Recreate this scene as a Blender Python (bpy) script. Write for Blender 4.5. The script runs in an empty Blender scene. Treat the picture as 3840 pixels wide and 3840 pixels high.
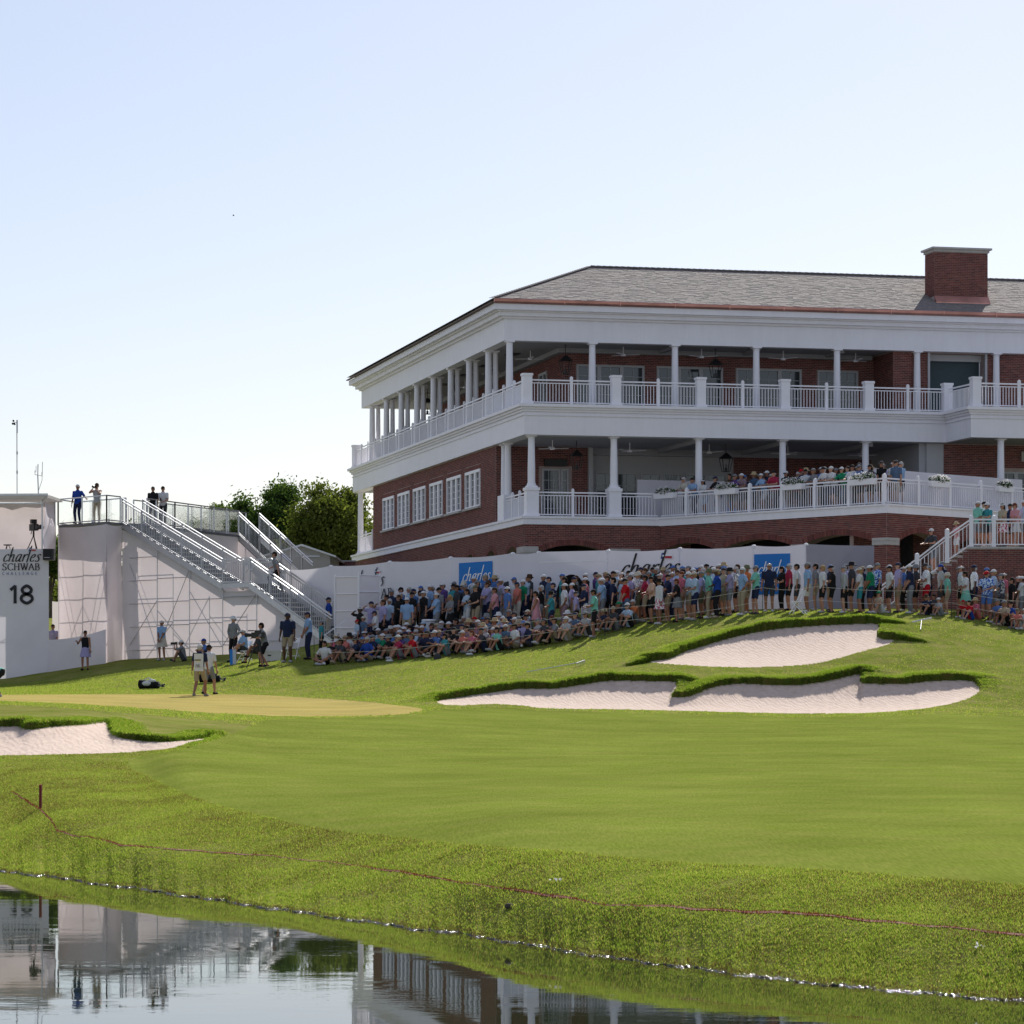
import bpy, math, random
import numpy as np
from mathutils import Vector, Matrix
random.seed(7)
rng = np.random.default_rng(7)
F = 11800.0; YH = 2585.0; HC = 2.6          # focal length and horizon row in photo pixels, eye height over the pond
SC = bpy.context.scene
COL = SC.collection
R = math.radians

# ---------------------------------------------------------------- camera, sky, sun, exposure
cam_d = bpy.data.cameras.new('camera'); cam = bpy.data.objects.new('camera', cam_d); COL.objects.link(cam)
cam.location = (0, 0, HC); cam.rotation_euler = (R(90), 0, 0)
cam_d.sensor_width = 36.0; cam_d.lens = 36.0 * F / 3840.0
cam_d.shift_y = (YH - 1920.0) / 3840.0
cam_d.clip_start = 0.5; cam_d.clip_end = 9000
SC.camera = cam
SUN_EL = 34.0; SUN_AZ = 16.0                 # degrees; azimuth measured from +Y towards +X
world = bpy.data.worlds.new('World'); SC.world = world; world.use_nodes = True
wn = world.node_tree.nodes; wl = world.node_tree.links
wn.clear()
wo = wn.new('ShaderNodeOutputWorld'); wb = wn.new('ShaderNodeBackground'); ws = wn.new('ShaderNodeTexSky')
ws.sky_type = 'NISHITA'; ws.sun_disc = False
ws.sun_elevation = R(SUN_EL); ws.sun_rotation = R(SUN_AZ)
ws.air_density = 1.0; ws.dust_density = 0.45; ws.ozone_density = 1.2
wb.inputs['Strength'].default_value = 0.0785
wt = wn.new('ShaderNodeMix'); wt.data_type = 'RGBA'; wt.blend_type = 'MULTIPLY'; wt.inputs[0].default_value = 1.0; wt.inputs[7].default_value = (1.04, .98, 1.03, 1)
wh = wn.new('ShaderNodeMix'); wh.data_type = 'RGBA'; wh.inputs[0].default_value = .35; wh.inputs[7].default_value = (6.6, 7.0, 8.2, 1)   # even summer haze over the whole sky
wl.new(ws.outputs[0], wt.inputs[6]); wl.new(wt.outputs[2], wh.inputs[6]); wl.new(wh.outputs[2], wb.inputs[0]); wl.new(wb.outputs[0], wo.inputs[0])
sun_d = bpy.data.lights.new('sun', 'SUN'); sun = bpy.data.objects.new('sun', sun_d); COL.objects.link(sun)
sun_d.energy = 5.0; sun_d.angle = R(0.55); sun_d.color = (1.0, 0.95, 0.87)
sd = Vector((math.sin(R(SUN_AZ)) * math.cos(R(SUN_EL)), math.cos(R(SUN_AZ)) * math.cos(R(SUN_EL)), math.sin(R(SUN_EL))))
sun.rotation_euler = (-sd).to_track_quat('-Z', 'Y').to_euler(); sun.location = (20, 60, 80)
vs = SC.view_settings; vs.view_transform = 'Standard'; vs.look = 'None'; vs.gamma = 1.0; vs.use_curve_mapping = False
vs.exposure = 0.47
SC.cycles.max_bounces = 8; SC.cycles.transparent_max_bounces = 12
SC.cycles.sample_clamp_indirect = 8.0

# ---------------------------------------------------------------- helpers
def P(u, v, Y):                              # photo pixel and depth -> point
    return Vector(((u - 1920) * Y / F, Y, HC - (v - YH) * Y / F))
def X(u, Y): return (u - 1920) * Y / F
def ZV(v, Y): return HC - (v - YH) * Y / F

class MB:
    def __init__(s): s.v = []; s.f = []; s.m = []
    def add(s, vs_, fs, mi=0):
        o = len(s.v); s.v += [tuple(v) for v in vs_]
        for f in fs: s.f.append(tuple(i + o for i in f)); s.m.append(mi)
        return s
    def box(s, a, b, mi=0, M=None):
        x0, y0, z0 = a; x1, y1, z1 = b
        vv = [Vector(c) for c in ((x0,y0,z0),(x1,y0,z0),(x1,y1,z0),(x0,y1,z0),(x0,y0,z1),(x1,y0,z1),(x1,y1,z1),(x0,y1,z1))]
        if M is not None: vv = [M @ c for c in vv]
        return s.add(vv, ((0,3,2,1),(4,5,6,7),(0,1,5,4),(1,2,6,5),(2,3,7,6),(3,0,4,7)), mi)
    def bar(s, a, b, w, h, mi=0, up=(0, 0, 1)):     # rectangular bar from a to b
        a = Vector(a); b = Vector(b); d = (b - a).normalized(); up = Vector(up)
        sx = d.cross(up)
        if sx.length < 1e-4: sx = d.cross(Vector((1, 0, 0)))
        sx.normalize(); sz = sx.cross(d)
        vv = []
        for q in (a, b):
            for i, j in ((-1,-1),(1,-1),(1,1),(-1,1)): vv.append(q + sx*(w/2*i) + sz*(h/2*j))
        return s.add(vv, ((0,1,2,3)[::-1],(4,5,6,7),(0,1,5,4),(1,2,6,5),(2,3,7,6),(3,0,4,7)), mi)
    def tube(s, pts, r, n=6, mi=0, cap=True):
        pts = [Vector(p) for p in pts]; k = len(pts)
        rr = r if isinstance(r, (list, tuple)) else [r] * k
        vv = []; ref = None
        for i, p in enumerate(pts):
            d = (pts[min(i+1, k-1)] - pts[max(i-1, 0)]).normalized()
            if ref is None or abs(ref.dot(d)) > .95: ref = Vector((0,0,1)) if abs(d.z) < .9 else Vector((1,0,0))
            a = d.cross(ref).normalized(); b = a.cross(d)
            for j in range(n):
                t = 2*math.pi*j/n; vv.append(p + a*(math.cos(t)*rr[i]) + b*(math.sin(t)*rr[i]))
        fs = [(i*n+j, i*n+(j+1) % n, (i+1)*n+(j+1) % n, (i+1)*n+j) for i in range(k-1) for j in range(n)]
        if cap: fs += [tuple(range(n))[::-1], tuple((k-1)*n+j for j in range(n))]
        return s.add(vv, fs, mi)
    def lathe(s, prof, n=12, c=(0,0), mi=0, sx=1, sy=1):
        vv = [(c[0]+r*sx*math.cos(2*math.pi*j/n), c[1]+r*sy*math.sin(2*math.pi*j/n), z) for r, z in prof for j in range(n)]
        k = len(prof)
        fs = [(i*n+j, i*n+(j+1) % n, (i+1)*n+(j+1) % n, (i+1)*n+j) for i in range(k-1) for j in range(n)]
        fs += [tuple(range(n))[::-1], tuple((k-1)*n+j for j in range(n))]
        return s.add(vv, fs, mi)
    def ell(s, c, r, n=10, k=6, mi=0, M=None, z0=-1.0):
        c = Vector(c); vv = []
        t0 = math.asin(z0)
        for i in range(k+1):
            t = t0 + (math.pi/2 - t0)*i/k
            for j in range(n):
                a = 2*math.pi*j/n; q = Vector((r[0]*math.cos(t)*math.cos(a), r[1]*math.cos(t)*math.sin(a), r[2]*math.sin(t)))
                if M is not None: q = M @ q
                vv.append(c + q)
        fs = [(i*n+j, i*n+(j+1) % n, (i+1)*n+(j+1) % n, (i+1)*n+j) for i in range(k) for j in range(n)]
        fs.append(tuple(range(n))[::-1])
        return s.add(vv, fs, mi)
    def prism(s, poly, d, mi=0):                    # poly: list of 3D points, d: extrusion vector
        n = len(poly); d = Vector(d); a = [Vector(p) for p in poly]
        fs = [tuple(range(n))[::-1], tuple(range(n, 2*n))] + [(i, (i+1) % n, n+(i+1) % n, n+i) for i in range(n)]
        return s.add(a + [p + d for p in a], fs, mi)
    def mesh(s, name, mats, smooth=False):
        me = bpy.data.meshes.new(name); me.from_pydata(s.v, [], s.f)
        mats = mats if isinstance(mats, (list, tuple)) else [mats]
        for m in mats: me.materials.append(m)
        if len(mats) > 1: me.polygons.foreach_set('material_index', s.m)
        if smooth: me.polygons.foreach_set('use_smooth', [True]*len(me.polygons))
        me.update(); return me
    def build(s, name, mats, parent=None, smooth=False, loc=None):
        return link(name, s.mesh(name, mats, smooth), parent, loc)

def link(name, data, parent=None, loc=None, rot=None, scale=None):
    o = bpy.data.objects.new(name, data); COL.objects.link(o)
    if parent is not None: o.parent = parent
    if loc is not None: o.location = loc
    if rot is not None: o.rotation_euler = rot
    if scale is not None: o.scale = scale
    return o
def tag(o, label, cat, group=None):
    o['label'] = label; o['category'] = cat
    if group: o['group'] = group
    return o
def thing(name, label, cat, loc=(0,0,0), rz=0.0, group=None):
    o = link(name, None, None, loc, (0, 0, rz)); o.empty_display_size = .2
    return tag(o, label, cat, group)
def kind(o, k): o['kind'] = k; return o
def big(name, V, Q, mats, parent=None, mi=None, smooth=False):   # numpy vertices, faces (all quads or all tris)
    me = bpy.data.meshes.new(name); V = np.asarray(V, np.float32); Q = np.asarray(Q, np.int32); k = Q.shape[1]
    me.vertices.add(len(V)); me.vertices.foreach_set('co', V.ravel())
    me.loops.add(Q.size); me.loops.foreach_set('vertex_index', Q.ravel())
    me.polygons.add(len(Q)); me.polygons.foreach_set('loop_start', np.arange(0, Q.size, k, dtype=np.int32))
    for m in (mats if isinstance(mats, (list, tuple)) else [mats]): me.materials.append(m)
    if mi is not None: me.polygons.foreach_set('material_index', np.asarray(mi, np.int32))
    me.polygons.foreach_set('use_smooth', np.full(len(Q), smooth, bool))
    me.update(calc_edges=True); me.validate()
    return link(name, me, parent)

# ---------------------------------------------------------------- materials
def nt(name):
    m = bpy.data.materials.new(name); m.use_nodes = True
    t = m.node_tree; b = t.nodes['Principled BSDF']; return m, t, b
def N(t, ty, **kw):
    n = t.nodes.new(ty)
    for k, v in kw.items():
        if k in n.inputs: n.inputs[k].default_value = v
        else: setattr(n, k, v)
    return n
def c4(c): return (c[0], c[1], c[2], 1.0)
def ramp(t, fac, stops):
    r = N(t, 'ShaderNodeValToRGB'); e = r.color_ramp.elements
    while len(e) < len(stops): e.new(.5)
    for i, (p, c) in enumerate(stops): e[i].position = p; e[i].color = c4(c)
    t.links.new(fac, r.inputs[0]); return r
def mix(t, fac, a, b, mode='MIX'):
    n = N(t, 'ShaderNodeMix', data_type='RGBA', blend_type=mode)
    if isinstance(fac, (int, float)): n.inputs[0].default_value = fac
    else: t.links.new(fac, n.inputs[0])
    for i, q in ((6, a), (7, b)):
        if isinstance(q, tuple): n.inputs[i].default_value = c4(q)
        else: t.links.new(q, n.inputs[i])
    return n.outputs[2]
def noise(t, scale, detail=4, rough=.55, coord='Object', vec=None, stretch=None):
    n = N(t, 'ShaderNodeTexNoise'); n.inputs['Scale'].default_value = scale; n.inputs['Detail'].default_value = detail
    n.inputs['Roughness'].default_value = rough
    tc = N(t, 'ShaderNodeTexCoord'); src = tc.outputs[coord] if vec is None else vec
    if stretch:
        mp = N(t, 'ShaderNodeMapping'); mp.inputs['Scale'].default_value = stretch
        t.links.new(src, mp.inputs[0]); src = mp.outputs[0]
    t.links.new(src, n.inputs['Vector']); return n.outputs['Fac']
_mc = {}
def mat(name, c, rough=.6, metal=0.0, var=.12, scale=6.0, bump=0.0, bscale=40.0, spec=.4, emit=None):
    if name in _mc: return _mc[name]
    m, t, b = nt(name)
    b.inputs['Roughness'].default_value = rough; b.inputs['Metallic'].default_value = metal
    b.inputs['Specular IOR Level'].default_value = spec
    if var:
        fac = noise(t, scale)
        r = ramp(t, fac, ((.3, tuple(x*(1-var) for x in c)), (.7, tuple(min(1, x*(1+var)) for x in c))))
        t.links.new(r.outputs[0], b.inputs['Base Color'])
    else: b.inputs['Base Color'].default_value = c4(c)
    if bump:
        bn = N(t, 'ShaderNodeBump'); bn.inputs['Strength'].default_value = bump; bn.inputs['Distance'].default_value = .02
        t.links.new(noise(t, bscale), bn.inputs['Height']); t.links.new(bn.outputs[0], b.inputs['Normal'])
    _mc[name] = m; return m
def island_mat(name, cols, rough=.8, nscale=30.0, nvar=.15, bump=.0):   # colour differs from piece to piece
    m, t, b = nt(name); g = N(t, 'ShaderNodeNewGeometry')
    k = len(cols); r = ramp(t, g.outputs['Random Per Island'], [(i/max(1, k-1), c) for i, c in enumerate(cols)])
    n2 = ramp(t, noise(t, nscale), ((.3, (1-nvar,)*3), (.7, (1+nvar,)*3)))
    t.links.new(mix(t, 1.0, r.outputs[0], n2.outputs[0], 'MULTIPLY'), b.inputs['Base Color'])
    b.inputs['Roughness'].default_value = rough; b.inputs['Specular IOR Level'].default_value = .25
    return m
def thin_mat(name, c, tr=.5, var=.12, scale=3.0, tcol=None, rough=.7, island=False, stops=None):  # cloth, leaves: lit from both sides
    m, t, b = nt(name); t.nodes.remove(b); out = [n for n in t.nodes if n.type == 'OUTPUT_MATERIAL'][0]
    d = N(t, 'ShaderNodeBsdfDiffuse'); tl = N(t, 'ShaderNodeBsdfTranslucent'); mx = N(t, 'ShaderNodeMixShader'); mx.inputs[0].default_value = tr
    if island:
        g = N(t, 'ShaderNodeNewGeometry'); fac = g.outputs['Random Per Island']
    else: fac = noise(t, scale)
    r = ramp(t, fac, stops or ((.3, tuple(x*(1-var) for x in c)), (.7, tuple(min(1, x*(1+var)) for x in c))))
    t.links.new(r.outputs[0], d.inputs[0])
    tc = mix(t, 1.0, r.outputs[0], tcol, 'MULTIPLY') if tcol else r.outputs[0]
    t.links.new(tc, tl.inputs[0])
    t.links.new(d.outputs[0], mx.inputs[1]); t.links.new(tl.outputs[0], mx.inputs[2]); t.links.new(mx.outputs[0], out.inputs[0])
    return m

m, t, b = nt('white_paint'); M_white = m
pv_ = ramp(t, noise(t, .7, 4, .6), ((.3, (.74, .725, .765)), (.7, (.79, .78, .82)))); st_ = ramp(t, noise(t, 1.0, 4, .65, stretch=(5, 5, .35)), ((.35, (.975, .97, .965)), (.6, (1.01, 1.01, 1.01))))
t.links.new(mix(t, 1.0, pv_.outputs[0], st_.outputs[0], 'MULTIPLY'), b.inputs['Base Color']); b.inputs['Roughness'].default_value = .55
M_trim = mat('white_trim', (.77, .76, .80), .45, var=.03, scale=2)
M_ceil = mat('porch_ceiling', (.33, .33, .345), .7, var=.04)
M_stone = mat('cast_stone', (.42, .40, .38), .8, var=.08, bump=.3)
M_mortar = mat('mortar', (.36, .28, .26), .9, var=.15, scale=3)
M_brick = island_mat('brick', [(.12,.044,.038),(.19,.06,.05),(.155,.051,.043),(.225,.085,.066),(.10,.041,.037),(.175,.058,.048)], .85)
M_arch = island_mat('arch_brick', [(.17,.05,.04),(.21,.06,.05),(.15,.045,.038)], .85)
M_shingle = island_mat('shingle', [(.215,.193,.187),(.245,.22,.212),(.185,.168,.162),(.26,.234,.224),(.225,.203,.195)], .9, 12, .2)
M_roofdeck = mat('roof_deck', (.12, .11, .10), .9)
M_copper = mat('copper', (.55, .28, .23), .38, 1.0, var=.22, scale=1.2)
M_black = mat('black_metal', (.015, .015, .017), .45, var=.05)
M_dark = mat('dark_interior', (.02, .02, .022), .9, var=.1)  # near black puts the gloom behind the arches into the colour; also speaker grille
M_screen = mat('teal_screen', (.035, .06, .068), .6, var=.05)
M_doorw = mat('door_paint', (.40, .40, .41), .5, var=.03)
M_alu = mat('galvanised_steel', (.52, .53, .55), .38, .75, var=.1, scale=10)
M_tread = mat('stair_tread', (.16, .165, .175), .7, .2, var=.1)
M_greyp = mat('grey_paint', (.42, .44, .47), .55, var=.06)
M_deck = mat('porch_deck', (.11, .105, .10), .7, var=.1)
M_fence = thin_mat('fence_fabric', (.74, .71, .75), .17, .05, .8)
M_fence_shade = thin_mat('shaded_fence_fabric', (.66, .64, .70), .04, .05, .8)  # same fence fabric, its shade put into a darker, more opaque colour
M_mesh = thin_mat('scaffold_fabric', (.74, .70, .73), .26, .05, .7, tcol=(1.0, .93, .90))
M_canopy = thin_mat('canopy_fabric', (.62, .60, .58), .45, .06, 1.0)
M_ink = mat('black_ink', (.012, .013, .018), .6, var=0)
M_inkb = mat('blue_ink', (.03, .08, .24), .6, var=0)
M_blue = mat('blue_print', (.008, .16, .50), .6, var=.04, scale=2)
M_inkw = mat('white_ink', (.75, .76, .78), .6, var=0)
M_red = mat('red_ink', (.42, .02, .03), .6, var=0)
m, t, b = nt('window_glass'); b.inputs['Base Color'].default_value = (.03, .04, .045, 1); b.inputs['Roughness'].default_value = .06
b.inputs['Specular IOR Level'].default_value = .8; M_glass = m
m, t, b = nt('clear_panel'); M_panel = m
b.inputs['Base Color'].default_value = (.94, .985, .985, 1); b.inputs['Roughness'].default_value = .05; b.inputs['Transmission Weight'].default_value = 1.0
b.inputs['IOR'].default_value = 1.02; b.inputs['Alpha'].default_value = .40

# ground materials -------------------------------------------------------------
def grass_mat(name, stops, tan, tan_amt, fine=55.0, mid=1.6, bump=.5, bdist=.03, stripe=None):
    m, t, b = nt(name)
    tc = N(t, 'ShaderNodeTexCoord')
    a = ramp(t, noise(t, fine, 5, .7), stops)
    big_ = noise(t, mid, 5, .6)
    d = ramp(t, big_, ((.38, (0,0,0)), (.66, (1,1,1))))
    sc = N(t, 'ShaderNodeMath', operation='MULTIPLY'); t.links.new(d.outputs[0], sc.inputs[0]); sc.inputs[1].default_value = tan_amt
    col = mix(t, sc.outputs[0], a.outputs[0], tan)
    lv = ramp(t, noise(t, .35, 3, .5), ((.3, (.86,)*3), (.7, (1.12,)*3)))
    col = mix(t, 1.0, col, lv.outputs[0], 'MULTIPLY')
    if stripe:
        lv2 = ramp(t, noise(t, 1.0, 6, .7, stretch=stripe), ((.35, (.93, .95, .90)), (.65, (1.06, 1.04, 1.08))))
        col = mix(t, 1.0, col, lv2.outputs[0], 'MULTIPLY')
    if stripe:
        lv3 = ramp(t, noise(t, 1.0, 2, .5, stretch=(38, 2.6, 1)), ((.3, (.84, .87, .82)), (.7, (1.14, 1.11, 1.14))))
        col = mix(t, 1.0, col, lv3.outputs[0], 'MULTIPLY')
    t.links.new(col, b.inputs['Base Color'])
    b.inputs['Roughness'].default_value = .95; b.inputs['Specular IOR Level'].default_value = 0.0
    if bump:
        bn = N(t, 'ShaderNodeBump'); bn.inputs['Strength'].default_value = bump; bn.inputs['Distance'].default_value = bdist
        t.links.new(noise(t, fine*.6, 5, .7), bn.inputs['Height']); t.links.new(bn.outputs[0], b.inputs['Normal'])
    return m
M_rough = grass_mat('rough_turf', ((.25, (.085,.125,.020)), (.5, (.155,.19,.034)), (.75, (.225,.235,.058))), (.28,.235,.10), .6, 26, 1.4, .8, .05)
M_fair = grass_mat('fairway_turf', ((.25, (.115,.155,.024)), (.5, (.150,.190,.032)), (.75, (.185,.220,.045))), (.225,.215,.062), .32, 22, 1.3, .35, .015, (.5, 1.0, 1))
M_green = grass_mat('green_turf', ((.25, (.31,.262,.086)), (.5, (.345,.29,.10)), (.75, (.375,.315,.115))), (.40,.30,.11), .3, 60, .5, .1, .004, (.2, .5, 1))
m, t, b = nt('bunker_sand'); M_sand = m
a = ramp(t, noise(t, 5, 6, .65), ((.3, (.47,.365,.305)), (.55, (.56,.445,.375)), (.75, (.61,.50,.43))))
t.links.new(a.outputs[0], b.inputs['Base Color']); b.inputs['Roughness'].default_value = .95; b.inputs['Specular IOR Level'].default_value = .1
wv = N(t, 'ShaderNodeTexWave'); wv.inputs['Scale'].default_value = 1.6; wv.inputs['Distortion'].default_value = 9; wv.inputs['Detail'].default_value = 3; wv.inputs['Detail Scale'].default_value = 1.3
tc = N(t, 'ShaderNodeTexCoord'); mp = N(t, 'ShaderNodeMapping'); mp.inputs['Rotation'].default_value = (0, 0, R(-62)); mp.inputs['Scale'].default_value = (1.9, .35, 1)
t.links.new(tc.outputs['Object'], mp.inputs[0]); t.links.new(mp.outputs[0], wv.inputs['Vector'])
ad = N(t, 'ShaderNodeMath', operation='MULTIPLY_ADD'); t.links.new(noise(t, 9, 5, .7), ad.inputs[0]); ad.inputs[1].default_value = 2.2; t.links.new(wv.outputs['Fac'], ad.inputs[2])
bn = N(t, 'ShaderNodeBump'); bn.inputs['Strength'].default_value = .5; bn.inputs['Distance'].default_value = .016
t.links.new(ad.outputs[0], bn.inputs['Height']); t.links.new(bn.outputs[0], b.inputs['Normal'])
M_soil = mat('red_soil', (.20, .09, .045), .95, var=.3, scale=9, bump=.6)
M_blade = thin_mat('grass_blade', (.12, .17, .03), .58, tcol=(1.1, 1.1, .55), island=True,
                   stops=((0, (.13,.22,.034)), (.35, (.20,.295,.055)), (.7, (.265,.33,.082)), (1, (.42,.37,.18))))
M_bladeL = thin_mat('lip_grass_blade', (.10, .17, .03), .45, tcol=(1.2, 1.2, .5), island=True,
                    stops=((0, (.09,.17,.022)), (.5, (.15,.245,.035)), (1, (.21,.29,.05))))
M_lip = grass_mat('lip_turf', ((.3, (.05,.08,.014)), (.55, (.08,.11,.02)), (.75, (.13,.075,.035))), (.14,.07,.035), .5, 14, 2.5, .9, .06)
M_bladeR = thin_mat('painted_blade', (.2, .03, .02), .3, island=True, stops=((0, (.13,.022,.014)), (1, (.26,.055,.03))))
M_bladeD = thin_mat('dry_blade', (.2, .12, .06), .35, island=True, stops=((0, (.13,.075,.03)), (.5, (.20,.13,.05)), (1, (.10,.13,.025))))
m, t, b = nt('pond_water'); M_water = m
b.inputs['Base Color'].default_value = (.018, .026, .010, 1); b.inputs['Roughness'].default_value = .012; b.inputs['IOR'].default_value = 1.333
b.inputs['Specular IOR Level'].default_value = .6
h1 = noise(t, 1.0, 4, .6, stretch=(2.2, 3.4, 1)); h2 = noise(t, 1.0, 2, .5, stretch=(.35, .8, 1))
mm = N(t, 'ShaderNodeMath', operation='MULTIPLY'); t.links.new(h1, mm.inputs[0]); t.links.new(ramp(t, h2, ((.42, (.12,)*3), (.62, (1,1,1)))).outputs[0], mm.inputs[1])
bn = N(t, 'ShaderNodeBump'); bn.inputs['Strength'].default_value = 1.0; bn.inputs['Distance'].default_value = .0009
t.links.new(mm.outputs[0], bn.inputs['Height']); t.links.new(bn.outputs[0], b.inputs['Normal'])

# ---------------------------------------------------------------- terrain
UK = np.array([-1200,-300,0,150,500,700,1000,1300,1600,2000,2500,3000,3500,3840,4300,5200], float)
D2 = 3840/1932
wl_pts = [(-604,1565),(-150,1622),(0,1642),(110,1657),(300,1683),(450,1705),(600,1727),(770,1751),(870,1762),(980,1780),(1120,1803),(1300,1826),(1450,1846),(1600,1862),(1800,1879),(1932,1890),(2164,1920),(2616,1978)]
WU = np.array([a*D2 for a, _ in wl_pts]); WV = np.array([b_*D2 for _, b_ in wl_pts])
def smooth_interp(x, xp, fp):                       # C1 interpolation (monotone cubic)
    xp = np.asarray(xp, float); fp = np.asarray(fp, float); h = np.diff(xp); dl = np.diff(fp)/h
    mm_ = np.zeros(len(xp)); mm_[0] = dl[0]; mm_[-1] = dl[-1]
    for i in range(1, len(xp)-1):
        if dl[i-1]*dl[i] > 0:
            w1 = 2*h[i]+h[i-1]; w2 = h[i]+2*h[i-1]; mm_[i] = (w1+w2)/(w1/dl[i-1]+w2/dl[i])
    x = np.clip(np.asarray(x, float), xp[0], xp[-1]); k = np.clip(np.searchsorted(xp, x)-1, 0, len(h)-1)
    s = (x-xp[k])/h[k]
    return ((1+2*s)*(1-s)**2*fp[k] + s*(1-s)**2*h[k]*mm_[k] + s*s*(3-2*s)*fp[k+1] + s*s*(s-1)*h[k]*mm_[k+1])
def row_vz(vz): v = np.array([a for a, _ in vz], float); z = np.array([b_ for _, b_ in vz], float); return F*(HC-z)/(v-YH), z
def row_vy(vy): v = np.array([a for a, _ in vy], float); y = np.array([b_ for _, b_ in vy], float); return y, HC-(v-YH)*y/F
def row_yz(yz): return np.array([a for a, _ in yz], float), np.array([b_ for _, b_ in yz], float)
rowA = row_vz([(2860,.95),(2915,.9),(2965,.80),(3036,.67),(3178,.42),(3190,.43),(3210,.42),(3248,.42),(3290,.42),(3361,.40),(3409,.42),(3440,.43),(3484,.42),(3514,.42),(3555,.42),(3640,.42)])
rowB = row_vz([(2800,1.2),(2835,1.22),(2840,1.25),(2845,1.24),(2862,1.15),(2975,.92),(3070,.74),(3125,.68),(3153,.70),(3186,.76),(3233,.75),(3258,.75),(3293,.73),(3327,.72),(3370,.70),(3450,.70)])
rowL = row_yz([(86,2.0),(75,1.97),(71.5,1.95),(71,1.96),(71,1.66),(68,1.5),(65,1.29),(64,1.22),(63,1.18),(62,1.17),(62,1.18),(62,1.2),(62,1.2),(62,1.18),(62,1.18),(64,1.2)])
rowD = row_vy([(2622,92),(2625,88),(2630,86),(2636,86),(2656,86),(2668,86),(2682,86),(2683,87),(2660,92),(2662,95),(2668,96),(2676,96),(2660,96),(2670,96),(2670,96),(2670,98)])
rowE = row_vy([(2604,112),(2605,111),(2605,110),(2604,110),(2602,110),(2603,110),(2608,109),(2626,104),(2590,102),(2545,102.5),(2512,103),(2506,103.5),(2520,103),(2530,103),(2540,103),(2560,104)])
rowF = row_vy([(2588,128),(2582,128),(2580,127),(2576,126),(2545,122),(2530,121),(2505,119),(2490,118),(2468,117),(2428,116),(2345,115),(2300,114),(2303,114),(2350,113.5),(2380,113),(2400,113)])
rowG = row_yz([(142,3.0),(141,3.05),(140,3.2),(140,3.5),(140,4.0),(139,4.2),(137,4.45),(132,5.0),(129,5.35),(125,5.55),(122.5,5.65),(121,5.7),(121,5.7),(121,5.45),(121,5.4),(121,5.4)])
fine_u = np.arange(-104, 3945, 8.0)
U = np.unique(np.concatenate([np.arange(-1200, -104, 36.0), fine_u, np.arange(3960, 5200, 36.0), [5200.0]]))
vw = np.interp(U, WU, WV) + 3.0*np.sin(U*.021) + 2.2*np.sin(U*.057+1) + 1.5*np.sin(U*.13+2)
Yw = F*HC/(vw-YH)
def rk(row): return smooth_interp(U, UK, row[0]), smooth_interp(U, UK, row[1])
A_, B_, L_, D_, E_, F_, G_ = [rk(r) for r in (rowA, rowB, rowL, rowD, rowE, rowF, rowG)]
o1 = np.ones_like(U)
KY = np.stack([Yw-16, Yw-5, Yw-.8, Yw, A_[0], B_[0], L_[0], D_[0], E_[0], F_[0], G_[0], 200*o1, 700*o1, 5000*o1])
KZ = np.stack([-2.0*o1, -.9*o1, -.10*o1, 0*o1, A_[1], B_[1], L_[1], D_[1], E_[1], F_[1], G_[1], 7.2*o1, 6.0*o1, 2.0*o1])
NS = [3, 6, 5, 95, 66, 120, 66, 64, 90, 30, 14, 6, 5]
nr = sum(NS)+1; nc = len(U)
GY = np.zeros((nr, nc)); GZ = np.zeros((nr, nc))
for j in range(nc):
    ys = []
    for k, n in enumerate(NS):
        a0, a1 = 1/KY[k, j], 1/KY[k+1, j]; ys.append(1/(a0 + (a1-a0)*np.arange(n)/n))
    ys = np.concatenate(ys + [[KY[-1, j]]]); GY[:, j] = ys; GZ[:, j] = smooth_interp(ys, KY[:, j], KZ[:, j])
GU = np.broadcast_to(U, (nr, nc)).copy()
GV = YH + F*(HC-GZ)/GY
BASEZ = GZ.copy()
def col_of(u):
    j = int(np.clip(np.searchsorted(U, u)-1, 0, nc-2)); return j, (u-U[j])/(U[j+1]-U[j])
def Yof(u, v):                                       # depth where the photo ray meets the ground (nearest hit)
    j, w = col_of(u); r = []
    for q in (j, j+1):
        vv = GV[14:522, q]; yy = GY[14:522, q]; mv = np.minimum.accumulate(vv)
        r.append(np.interp(-v, -mv, yy))
    return r[0]*(1-w)+r[1]*w
def zg(x, y):
    u = x/y*F+1920; j, w = col_of(u)
    return float(np.interp(y, GY[:, j], GZ[:, j])*(1-w) + np.interp(y, GY[:, j+1], GZ[:, j+1])*w)
def G(u, v):                                         # point on the ground under a photo pixel
    y = Yof(u, v); x = X(u, y); return Vector((x, y, zg(x, y)))

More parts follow.
